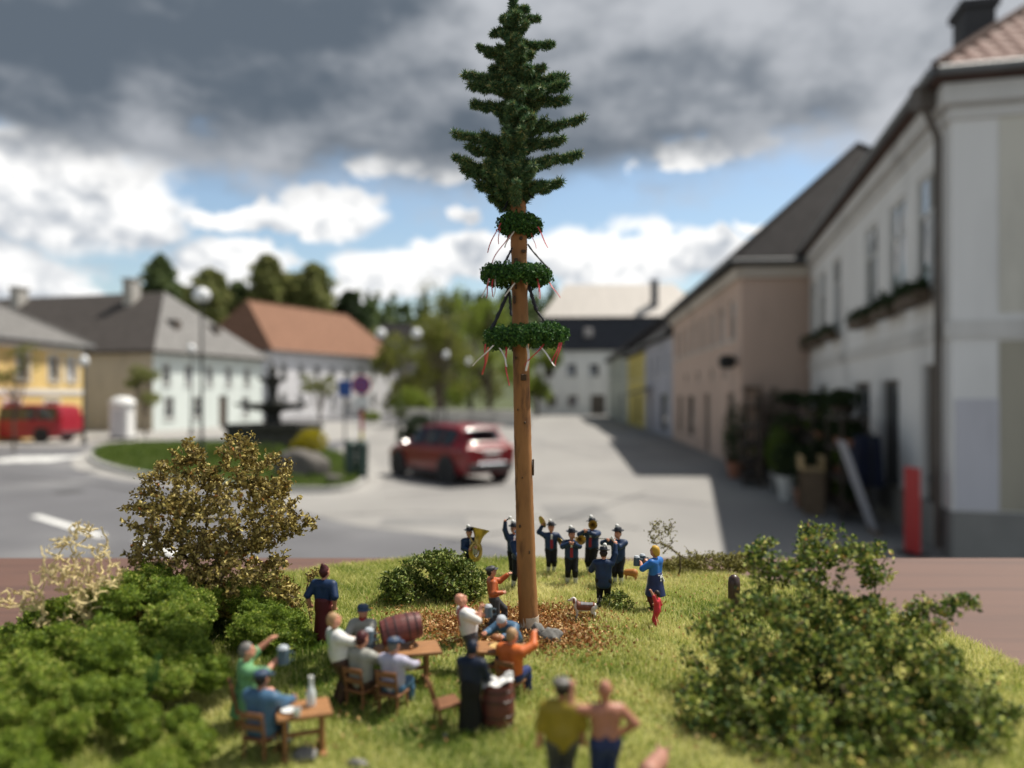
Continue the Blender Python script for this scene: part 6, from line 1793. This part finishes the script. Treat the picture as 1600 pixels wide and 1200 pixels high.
J = person('cymbal player with red vest lifting a cymbal right of maypole', 861, 894, 186, .0197, RH=(.20, .10, .98), LH=(-.20, .12, .62), REp=(1, 0, -.4), wear=BAND, hat='felt', group=BG)
w = J['w']; H = J['H']
for nm, hnd, tl in (('raised golden cymbal beside the cymbal player head', 'RH', 1.25), ('lowered golden cymbal at the cymbal player hip', 'LH', 1.1)):
    c = w(J[hnd] + np.array([.01, 0, .06 if hnd == 'RH' else 0])); cy = thing('cymbal', nm, 'cymbal', c, 0, 'pair of cymbals')
    Mc = Matrix.Translation(c) @ Matrix.Rotation(.5, 4, 'Z') @ Matrix.Rotation(tl, 4, 'Y')
    MB().lathe([(.0001, .03 * H), (.022 * H, .026 * H), (.04 * H, .012 * H), (.125 * H, 0), (.127 * H, -.004 * H), (.04 * H, .006 * H), (.0001, .02 * H)], 30, Mc).build('plate', BRASS, cy, smooth=True)
    MB().ball((0, 0, .04 * H), .016 * H, 6, Mc).build('strap', BROWN, cy, smooth=True)

J = person('trumpeter in red vest standing in front of the band middle', 893, 912, 176, .0203, RH=(.05, .22, .80), LH=(-.04, .25, .80), REp=(1, -.2, -.6), LEp=(-1, -.2, -.6), RF=(.075, 0, .04), LF=(-.075, .02, .04), wear=BAND, hat='felt', head=(-.35, -.02), group=BG)
horn('brass trumpet pointed at the viewer by the front trumpeter', J)
J = person('tall trumpeter playing towards the right at the back of band', 925, 898, 150, .0212, RH=(.07, .20, .82), LH=(-.03, .26, .83), REp=(1, -.2, -.6), LEp=(-1, -.2, -.6), wear=BAND, hat='felt', head=(-.45, .12), group=BG)
horn('brass flugelhorn raised to the right by the tall trumpeter', J, length=.40, up=.10)
J = person('musician with flute at the right end behind the conductor', 966, 914, 160, .0205, RH=(.17, .16, .82), LH=(.02, .2, .82), wear=BANDBACK, hat='felt', head=(.3, 0), group=BG)
w = J['w']; H = J['H']; a, b = w((-.02, .16, .86)), w((.32, .16, .85)); fl = thing('flute', 'thin silver flute of the rightmost musician', 'flute', a); MB().tube([a, b], .011 * H, 8).build('tube', STEEL, fl); MB().tube([a + (b - a) * .15 + Vector((0, 0, .011 * H)), a + (b - a) * .2 + Vector((0, 0, .014 * H))], .008 * H, 6).build('mouth_plate', STEEL, fl)
J = person('conductor seen from behind with one arm raised', 943, 950, -8, .0198, RH=(.20, .10, 1.08), LH=(-.17, .20, .62), REp=(1, -.1, -.2), RF=(.07, 0, .04), LF=(-.07, 0, .04), wear=BANDBACK, hat='felt', head=(0, -.15), girth=1.22, group=BG)
a = J['w'](J['RH']); H = J['H']; bt_ = thing('baton', 'short white baton in the raised hand of the conductor', 'baton', a); MB().tube([a, a + Vector((-.0013, .0002, .0021))], [.016 * H, .022 * H], 8).build('stick', WHITE, bt_); MB().ball(a, .018 * H, 6).build('grip', WHITE, bt_, smooth=True)


def skirt(m, z_hem, r_hem, name='skirt', r_top=.090, z_top=.06):
    return (name, m, ('hips',), .012, {'make': lambda J: [('x', 'c', J['pel'] + J['up'] * z_top, np.array([J['pel'][0], J['pel'][1], z_hem]), r_top, r_hem, .05)],
                                       'clip': lambda X, Y, Z, J: np.maximum(z_hem - Z, Z - (J['pel'][2] + .11)) + 0 * X + 0 * Y})


def stein(label, c, h=.0022, group='beer steins', tilt=0.0, az=0.0, s=1.0):
    t = thing('beer_stein', label, 'beer mug', c, 0, group); M = Matrix.Translation(c) @ Matrix.Rotation(az, 4, 'Z') @ Matrix.Rotation(tilt, 4, 'Y') @ Matrix.Scale(s, 4)
    MB().lathe([(.00085, 0), (.00098, .0001), (.00092, .0012), (.00086, .0023), (.00078, .0023), (.00076, .0019), (.00001, .0019)], 20, M).build('mug', MUGM, t, smooth=True)
    MB().lathe([(.0008, .0019), (.00088, .0024), (.0006, .0028), (.00001, .0029)], 14, M).build('foam', FOAM, t, smooth=True)
    MB().tube([M @ Vector((.0009, 0, .0019)), M @ Vector((.0016, 0, .0018)), M @ Vector((.0016, 0, .0007)), M @ Vector((.0009, 0, .0005))], .0002, 6).build('handle', MUGM, t, smooth=True)
    return t


# --- waitress and child
J = person('blonde waitress in blue blouse and navy skirt carrying mugs', 1024, 950, 48, .0212, RH=(.10, .20, .72), LH=(-.10, .20, .72), REp=(1, -.4, -.6), LEp=(-1, -.4, -.6), hair=BLOND, hairstyle='long', head=(.1, 0),
           wear=[('blouse', BLUEB, ('torso',) + UPARMS, .013), skirt(INDIGO, .24, .15), ('apron', WHITE, ('hips',), .02, {'make': lambda J: [('x', 'c', J['pel'] + J['up'] * .05, np.array([J['pel'][0], J['pel'][1], .25]), .092, .152, .05)],
                 'clip': lambda X, Y, Z, J: np.maximum(np.maximum(np.abs(X + 0 * Y + .02) - .07, .0 - Y), np.maximum(.26 - Z, Z - (J['pel'][2] + .12)))}),
                 ('stockings', WINE, ('shinUR', 'shinUL') + SOCK, .006), ('shoes', BLACK, FEET, .006)])
w = J['w']; wa = w((0, -.085, .60)); bow = MB()
bow.tube([w((-.085, -.02, .565)), w((-.05, -.09, .57)), w((.05, -.09, .57)), w((.085, -.02, .565))], .0003, 6); bow.tube([w((0, -.095, .57)), w((.03, -.115, .52)), w((.04, -.13, .47))], .0003, 6); bow.tube([w((0, -.095, .57)), w((-.03, -.115, .53)), w((-.05, -.13, .49))], .0003, 6)
bow.build('apron_bow', WHITE, J['t'])
stein('front stein held by the blonde waitress', w(J['LH']) + Vector((-.0006, .0003, -.0012)), s=1.2); stein('rear stein held by the blonde waitress', w(J['RH']) + Vector((-.0006, .0006, -.0012)), s=1.2)
J = person('small child in red suit lifting one arm beside the waitress', 1027, 980, 60, .0110, RH=(.12, .1, .62), LH=(-.16, .12, 1.06), hair=HAIRD, headscale=1.5, wear=[('suit', CHILD, ('torso', 'armR', 'armL', 'foreR') + LEGS, .012), ('shoes', HAIRD, FEET, .008)])
# --- dancing man
J = person('dancing man in orange sweater with flat cap left of the maypole', 774, 982, -78, .0192, pelvis=(0, -.02, .47), lean=(0, -.12), RH=(.16, .06, .60), LH=(-.15, .22, .80), REp=(.5, -1, -.2), LEp=(-.4, -.2, -1), RF=(.07, -.14, .04), LF=(-.07, .17, .06), RKp=(.2, 1, .2), hair=HAIRD, hat='cap', hatm=GREYD, head=(-.1, .12),
           wear=[('sweater', RUST, ('torso',) + ARMS, .012), ('trousers', GREYD, LEGS, .010), ('shoes', BLACK, FEET, .006)], grip=.4)
# --- bald drinker
J = person('bald man in white shirt and red braces leaning back with mug', 728, 1046, -72, .0207, lean=(0, -.24), pelvis=(0, .04, .495), RH=(.07, .17, .80), LH=(-.15, .34, .64), REp=(.5, -.2, -1), hair=None, hairstyle='bald', head=(0, .3), belly=.8, girth=1.25,
           wear=[('shirt', WHITE, ('torso', 'hips') + UPARMS, .013), ('braces', CHILD, ('torso',), .019, suspenders()), ('trousers', GREYD, LEGS, .014), ('shoes', BLACK, FEET, .006)])
stein('blue grey stein in the hand of the bald man', J['w'](J['LH']) + Vector((.0003, 0, -.0012)), s=1.2)

# --- furniture
def chair(label, J=None, loc=None, face=0.0, H=.021, tilt=0.0, back=True):
    base = J['t'].location.copy() if J else Vector(loc); fz = J['t'].rotation_euler[2] if J else math.radians(face)
    t = thing('wooden_chair', label, 'chair', base, fz, 'wooden chairs of the drinkers')
    T0 = Matrix.Rotation(tilt, 4, 'X') @ Matrix.Scale(H, 4)
    MB().box((0, -.02, .205), (.26, .25, .03), T0, .006).build('seat', WOODD, t, local=True)
    for x in (-.105, .105):
        for y in (-.12, .08): MB().tube([T0 @ Vector((x * 1.08, y * 1.05, 0)), T0 @ Vector((x, y, .2))], [.012 * H, .016 * H], 6).build('leg', WOODD, t, local=True)
    if back:
        for x in (-.11, .11): MB().tube([T0 @ Vector((x, -.125, .2)), T0 @ Vector((x * 1.05, -.175, .47))], .014 * H, 6).build('back_post', WOODD, t, local=True)
        for z, yy in ((.44, -.17), (.33, -.15)): MB().box((0, yy, z), (.25, .022, .06), T0, .006).build('back_rail', WOODD, t, local=True)
    return t
def table(label, c, L, W_, h=.0085, rz=0.0, wood=None):
    t = thing('wooden_table', label, 'table', (c[0], c[1], lawn_z(c[0], c[1])), rz, 'wooden beer tables')
    n = 4
    for k in range(n): MB().box((0, (k - (n - 1) / 2) * W_ / n, h), (L, W_ / n * .97, .0008), None, .00012).build('plank', wood or WOODL, t, local=True)
    for x in (-L * .34, L * .34):
        MB().box((x, 0, h * .48), (.0009, W_ * .5, h * .9), None, .0002).build('leg', wood or WOODL, t, local=True)
        MB().box((x, 0, .0004), (.0014, W_ * .9, .0008), None, .0002).build('foot', wood or WOODL, t, local=True)
    MB().box((0, 0, h * .45), (L * .68, .0006, .0008)).build('stretcher', wood or WOODL, t, local=True)
    return t
def barrel(label, M, r, h, open_top=False):
    t = thing('barrel', label, 'barrel', M.translation, 0, 'brown beer barrels')
    n = 16
    prof = [(0, .84), (.12, .90), (.3, .97), (.5, 1.0), (.7, .97), (.88, .90), (1, .84)]
    st = MB()
    for k in range(n):
        a0, a1 = 2 * math.pi * k / n, 2 * math.pi * (k + .96) / n; V = []
        for (z, q) in prof:
            for a in (a0, (a0 + a1) / 2, a1): V.append((q * r * math.cos(a), q * r * math.sin(a), z * h))
            for a in (a1, a0): V.append((q * r * .9 * math.cos(a), q * r * .9 * math.sin(a), z * h))
        m_ = len(prof); F = [(5 * i + j, 5 * i + (j + 1) % 5, 5 * i + 5 + (j + 1) % 5, 5 * i + 5 + j) for i in range(m_ - 1) for j in range(5)] + [tuple(range(4, -1, -1)), tuple(range(5 * m_ - 5, 5 * m_))]
        s = MB(); s.add(V, F, M); s.build('stave', BARREL, t)
    for z in (.14, .34, .66, .86):
        q = np.interp(z, [p[0] for p in prof], [p[1] for p in prof]) * r
        MB().lathe([(q * 1.0, (z - .025) * h), (q * 1.025, (z - .02) * h), (q * 1.025, (z + .02) * h), (q * 1.0, (z + .025) * h)], 32, M).build('hoop', HOOP, t)
    for z in (.04, .95): MB().lathe([(.00001, z * h), (r * .78, z * h)], 24, M).build('barrel_head', BARREL, t)
    return t


# --- the company at the barrel table
tb1 = table('wooden table with the lying barrel on it', mini_at(622, .186), .020, .0095, rz=math.radians(14))
bc = mini_at(625, .188, .0); Mb = Matrix.Translation((bc.x - .0044, bc.y - .0012, .0098 + .0034)) @ Matrix.Rotation(math.radians(18), 4, 'Z') @ Matrix.Rotation(math.radians(82), 4, 'Y')
barrel('brown barrel lying on its side on the long table', Mb, .0035, .0098)
cr = thing('barrel_cradle', 'small wooden cradle under the lying barrel', 'cradle', (bc.x, bc.y, .009))
for dx in (-.0028, .003):
    MB().box((bc.x + dx, bc.y, .0098), (.0009, .006, .0016), Matrix.Identity(4), .0002).build('block', WOODL, cr)
SHOES = ('shoes', BLACK, FEET, .006)
J = person('woman with wine red hair bun and navy blouse seen from behind', 506, 1008, -12, .0218, RH=(.16, -.02, .50), LH=(-.2, .0, .50), hair=HAIRR, hairstyle='bun', wear=[('blouse', NAVY, ('torso',) + UPARMS, .014), skirt(WINE, .08, .12), SHOES], head=(.2, 0))
J = person('big man in white shirt and brown trousers leaning back with mug', 528, 1098, -60, .0212, lean=(0, -.16), pelvis=(0, .02, .49), RH=(.06, .28, .66), LH=(-.16, .26, .62), REp=(.8, -.3, -.8), hair=HAIRL, head=(0, .15), belly=.6, girth=1.25, grip=.9,
           wear=[('shirt', WHITE, ('torso', 'hips') + UPARMS + ('foreR',), .013), ('trousers', BROWN, LEGS, .014), ('braces', GREENC, ('torso',), .018, suspenders(.04, .01)), SHOES])
stein('stein lifted by the big man in white shirt', J['w'](J['RH']) + Vector((.0003, 0, -.0010)), s=1.25)
SIT = dict(pelvis=(0, -.02, .285), RF=(.08, .24, .04), LF=(-.08, .25, .04))
J = person('grey coated man with brown hair sitting with his back turned', 566, 1102, -28, .0215, RH=(.12, .28, .44), LH=(-.12, .28, .44), hair=HAIRR, **SIT, wear=[('coat', GREY, ('torso', 'hips') + ARMS, .014), ('trousers', BROWN, LEGS, .010), SHOES], girth=1.2)
chair('wooden chair under the grey coated man', J)
J = person('man in lavender shirt and blue cap sitting at table end', 616, 1110, -22, .0205, RH=(.13, .28, .44), LH=(-.12, .28, .44), hair=HAIRG, hat='cap', **SIT, wear=[('shirt', LAV, ('torso', 'hips') + ARMS, .013), ('trousers', BLUE, LEGS, .010), SHOES], head=(.2, 0), girth=1.18)
chair('wooden chair under the man in lavender shirt', J)
J = person('man with blue cap and red scarf on the far side of table', 566, 1050, 172, .0205, RH=(.12, .28, .43), LH=(-.12, .26, .43), hair=HAIRG, hat='cap', **SIT, wear=[('shirt', GREY, ('torso', 'hips') + ARMS, .013), ('scarf', RED, ('neck',), .018), ('trousers', GREYD, LEGS, .010), SHOES], head=(-.5, 0))
chair('wooden chair under the man with red scarf', J)
stein('stein standing on the barrel table before the grey man', mini_at(578, .187) + Vector((0, 0, .0089)), s=1.2)

# --- near left table
table('small blurred wooden table with bottle at front left', mini_at(474, .153), .0105, .0085, rz=math.radians(20))
tz_ = .0089
p = mini_at(486, .154); bo = thing('bottle', 'clear glass bottle on the front left table', 'bottle', (p.x, p.y, tz_))
m_clear = mat('clear_bottle', (0.62, 0.66, 0.66), 0.12, 0.05, 200, spec=0.8)
MB().lathe([(.0009, 0), (.00095, .0002), (.00095, .0024), (.0006, .0034), (.0004, .0040), (.0004, .0050), (.0005, .0051), (.0005, .0054)], 18, Matrix.Translation((p.x, p.y, tz_))).build('glass', m_clear, bo, smooth=True)
MB().lathe([(.0005, .0054), (.0005, .0058), (.00001, .0058)], 12, Matrix.Translation((p.x, p.y, tz_))).build('cork', WHITE, bo)
p = mini_at(464, .149); gp = thing('drinking_glass', 'small drinking glass beside the bottle on front left table', 'glass', (p.x, p.y, tz_)); MB().lathe([(.0006, 0), (.0008, .0014), (.0007, .0014), (.00055, .0001)], 16, Matrix.Translation((p.x, p.y, tz_))).build('glass', m_clear, gp, smooth=True)
p = mini_at(452, .151); pt_ = thing('plate', 'white plate lying on the front left table', 'plate', (p.x, p.y, tz_)); MB().lathe([(.0008, 0), (.0016, .0003), (.0016, .0004), (.0008, .00015), (.00001, .0001)], 20, Matrix.Translation((p.x, p.y, tz_))).build('dish', WHITE, pt_, smooth=True)
J = person('woman in green blouse stretching one arm, behind front left table', 388, 1135, -62, .0220, RH=(.10, .24, .62), LH=(-.18, .30, .80), hair=HAIRG, **SIT, wear=[('blouse', GREENC, ('torso', 'hips') + UPARMS, .014), skirt(GREENC, .12, .15), SHOES], head=(.1, .1), grip=.3)
chair('wooden chair under the woman in green', J)
stein('stein held in front of the woman in green', J['w'](J['RH']) + Vector((.0004, 0, -.0012)), s=1.4)
J = person('man in blue shirt and cap sitting at front left seen from behind', 410, 1180, -18, .0212, RH=(.14, .28, .44), LH=(-.12, .28, .44), hair=HAIRD, hat='cap', **SIT, wear=[('shirt', BLUE, ('torso', 'hips') + ARMS, .015), ('trousers', BLUE, LEGS, .010), SHOES], girth=1.25)
chair('wooden chair under the man in blue at front left', J)

# --- table with plate by the maypole
table('low wooden table with food beside the maypole foot', mini_at(779, .193), .0135, .0085, h=.0082, rz=math.radians(-12))
p = mini_at(779, .190); pl = thing('plate', 'yellow plate on the table by the maypole', 'plate', (p.x, p.y, .0087)); MB().lathe([(.0010, 0), (.0022, .0004), (.0022, .0005), (.0011, .0002), (.00001, .00015)], 24, Matrix.Translation((p.x, p.y, .0087))).build('dish', paint('plate', (0.50, 0.33, 0.12)), pl, smooth=True)
p = mini_at(775, .196); bd = thing('bread', 'round brown bread loaf behind the yellow plate', 'bread', (p.x, p.y, .0087)); MB().ball((p.x, p.y, .0093), .0013, 8, None, (1, .9, .7)).build('loaf', paint('bread', (0.28, 0.12, 0.05)), bd, smooth=True)
J = person('man in blue slumped over the table beside the maypole', 800, 1030, 150, .0205, pelvis=(0, -.04, .285), RF=(.08, .24, .04), LF=(-.08, .25, .04), lean=(0, .85), RH=(.16, .40, .45), LH=(-.12, .42, .45), hair=FOAM, wear=[('shirt', BLUE, ('torso', 'hips') + ARMS, .013), ('trousers', GREYD, LEGS, .010), SHOES], head=(0, -.3))
chair('wooden stool under the slumped man in blue', J, back=False)
J = person('man in orange sweater sitting with one arm raised', 800, 1084, -32, .0208, RH=(.16, .22, .70), LH=(-.20, .24, .48), REp=(1, -.2, -.6), hair=HAIRL, **SIT, wear=[('sweater', ORANGE, ('torso', 'hips') + ARMS, .014), ('trousers', INDIGO, LEGS, .010), SHOES], head=(.2, 0), girth=1.25)
chair('wooden chair under the man in orange sweater', J)
# --- dark woman and the standing barrel
J = person('woman in dark navy dress and headscarf beside standing barrel', 735, 1148, -20, .0188, RH=(.14, .20, .52), LH=(-.08, .22, .56), hair=NAVYD, hairstyle='scarf', lean=(0, .12), wear=[('blouse', NAVYD, ('torso',) + ARMS, .016), skirt(BLACK, .05, .13), SHOES])
bp_ = mini_at(778, .163)
barrel('brown standing barrel with white paper on top', Matrix.Translation((bp_.x, bp_.y, lawn_z(bp_.x, bp_.y))), .0036, .0098)
pp = thing('paper', 'crumpled white paper lying on the standing barrel', 'paper', (bp_.x, bp_.y, .0098))
V, F = [], []
for i in range(9):
    for j in range(9):
        x_, y_ = -.0032 + i * .0008, -.0028 + j * .0007
        V.append((bp_.x + x_, bp_.y + y_, .0101 + .0007 * math.sin(x_ * 1900 + 1) * math.cos(y_ * 1500) + max(0, x_) * .45 + rnd.uniform(0, .0004)))
F = np.array([[i * 9 + j, i * 9 + j + 1, i * 9 + 10 + j, i * 9 + 9 + j] for i in range(8) for j in range(8)])
np_mesh('sheet', V, [F], WHITE, pp)
chair('wooden chair leaning beside the dark dressed woman', None, mini_at(704, .166), -70, .0215, .12)
rock('stone', 'tiny pale stone below the leaning chair', mini_at(696, .1585), .0010, m_mrock, seed=17)

# --- the two men in front
J = person('man in yellow shirt and grey cap in the blurred foreground', 878, 1256, 2, .0205, RH=(.19, .06, .42), LH=(-.2, .04, .42), hair=HAIRD, hat='cap', hatm=HAIRG, wear=[('shirt', YELLOW, ('torso', 'hips') + UPARMS, .016), ('trousers', GREYD, LEGS, .012), SHOES], girth=1.25)
J = person('bare chested tanned man in dark trousers with hand on hip', 946, 1258, 6, .0205, RH=(.155, .03, .56), REp=(1, -.5, 0), LH=(-.28, .06, .93), LEp=(-.5, -.3, -1), hair=None, hairstyle='bald', skin=SKIN_D, wear=[('trousers', INDIGO, LEGS, .012), SHOES], girth=1.2)


# ------------------------------------------------------------------ miniature animals
def animal(name, label, cat, loc, face, H, prims, parts, m):
    """prims in shoulder heights: x forward, y left, z up"""
    t = thing(name, label, cat, loc, math.radians(face)); S_ = Sdf()
    for q in prims: S_.cone(*q)
    V, Q = S_.mesh(1 / 42.0); np_mesh('body', V * H, [Q], m, t, smooth=True, local=True)
    for (nm, mm, tags, infl, clip) in parts:
        V, Q = S_.mesh(1 / 42.0, tags, infl, clip); np_mesh(nm, V * H, [Q], mm, t, smooth=True, local=True)
    return t
def quad(body, legs=.07, tail=None, headp=None, neck=None, hock=True):
    P = list(body)
    for s_ in (-1, 1):
        P += [('leg', (.42, s_ * .12, .62), (.40, s_ * .13, .34), .11, .065, .06), ('leg', (.40, s_ * .13, .34), (.43, s_ * .13, .06), .06, .05, .03), ('leg', (.43, s_ * .13, .05), (.50, s_ * .13, .045), .05, .042, .02)]
        P += [('leg', (-.46, s_ * .11, .60), (-.38, s_ * .13, .40), .14, .085, .06), ('leg', (-.38, s_ * .13, .40), (-.54, s_ * .13, .26), .075, .05, .03), ('leg', (-.54, s_ * .13, .26), (-.50, s_ * .13, .06), .05, .045, .02), ('leg', (-.50, s_ * .13, .05), (-.43, s_ * .13, .045), .048, .04, .02)]
    return P
dogP = quad([('trunk', (.34, 0, .64), (-.05, 0, .62), .25, .21, .08), ('trunk', (-.05, 0, .62), (-.46, 0, .66), .21, .20, .08), ('neck', (.40, 0, .74), (.56, 0, .96), .17, .13, .06), ('head', (.60, 0, 1.02), (.66, 0, 1.0), .115, .10, .05), ('head', (.68, 0, .98), (.86, 0, .94), .07, .052, .04),
             ('ear', (.57, .10, 1.05), (.56, .14, .88), .04, .055, .02), ('ear', (.57, -.10, 1.05), (.56, -.14, .88), .04, .055, .02), ('tail', (-.58, 0, .74), (-.74, 0, .92), .05, .045, .03), ('tail', (-.74, 0, .92), (-.76, 0, 1.20), .045, .028, .03)])
DOGW = paint('dogwhite', (0.62, 0.58, 0.54)); DOGB = paint('dogbrown', (0.17, 0.06, 0.035)); DOGK = paint('dogblack', (0.02, 0.018, 0.018))
dg = animal('dog', 'white and brown hound with black tail beside the maypole', 'dog', mini(914, 970), 172, .0060, dogP,
            [('brown_saddle', DOGB, ('trunk', 'neck'), .012, lambda X, Y, Z: np.maximum(np.maximum(X - .44, .50 - Z), -X - .52) + 0 * Y), ('grey_back', paint('doggrey', (0.20, 0.19, 0.20)), ('trunk',), .022, lambda X, Y, Z: np.maximum(.76 - Z, np.abs(X + .1) - .32) + 0 * Y), ('ears', DOGB, ('ear',), .012, None), ('tail', DOGK, ('tail',), .012, None)], DOGW)
mb = MB(); mb.ball((.87 * .0060, 0, .955 * .0060), .032 * .0060, 6); mb.build('nose', DOGK, dg, local=True, smooth=True)
catP = quad([('trunk', (.34, 0, .66), (-.36, 0, .70), .30, .36, .1), ('neck', (.42, 0, .62), (.56, 0, .58), .13, .11, .06), ('head', (.62, 0, .52), (.70, 0, .46), .13, .10, .05), ('ear', (.58, .09, .62), (.56, .12, .70), .04, .02, .02), ('ear', (.58, -.09, .62), (.56, -.12, .70), .04, .02, .02), ('tail', (-.6, 0, .60), (-.72, 0, .40), .05, .03, .03)])
animal('small_animal', 'ginger brown animal grazing in the grass behind the conductor', 'animal', mini(985, 909) + Vector((0, 0, .0006)), 150, .0042, catP, [], paint('ginger', (0.42, 0.17, 0.045)))
pigP = quad([('trunk', (.34, 0, .62), (-.42, 0, .64), .25, .27, .1), ('neck', (.5, 0, .66), (.62, 0, .66), .2, .18, .06), ('head', (.66, 0, .66), (.78, 0, .60), .17, .13, .05), ('head', (.8, 0, .58), (.95, 0, .55), .10, .085, .03), ('ear', (.66, .13, .80), (.74, .17, .88), .05, .03, .02), ('ear', (.66, -.13, .80), (.74, -.17, .88), .05, .03, .02), ('tail', (-.68, 0, .74), (-.76, .04, .82), .025, .02, .02)])
animal('pig', 'pink pig at the bottom edge in the blurred foreground', 'pig', mini_at(1022, .1385), 60, .0068, pigP, [], paint('pigpink', (0.36, 0.18, 0.13)))
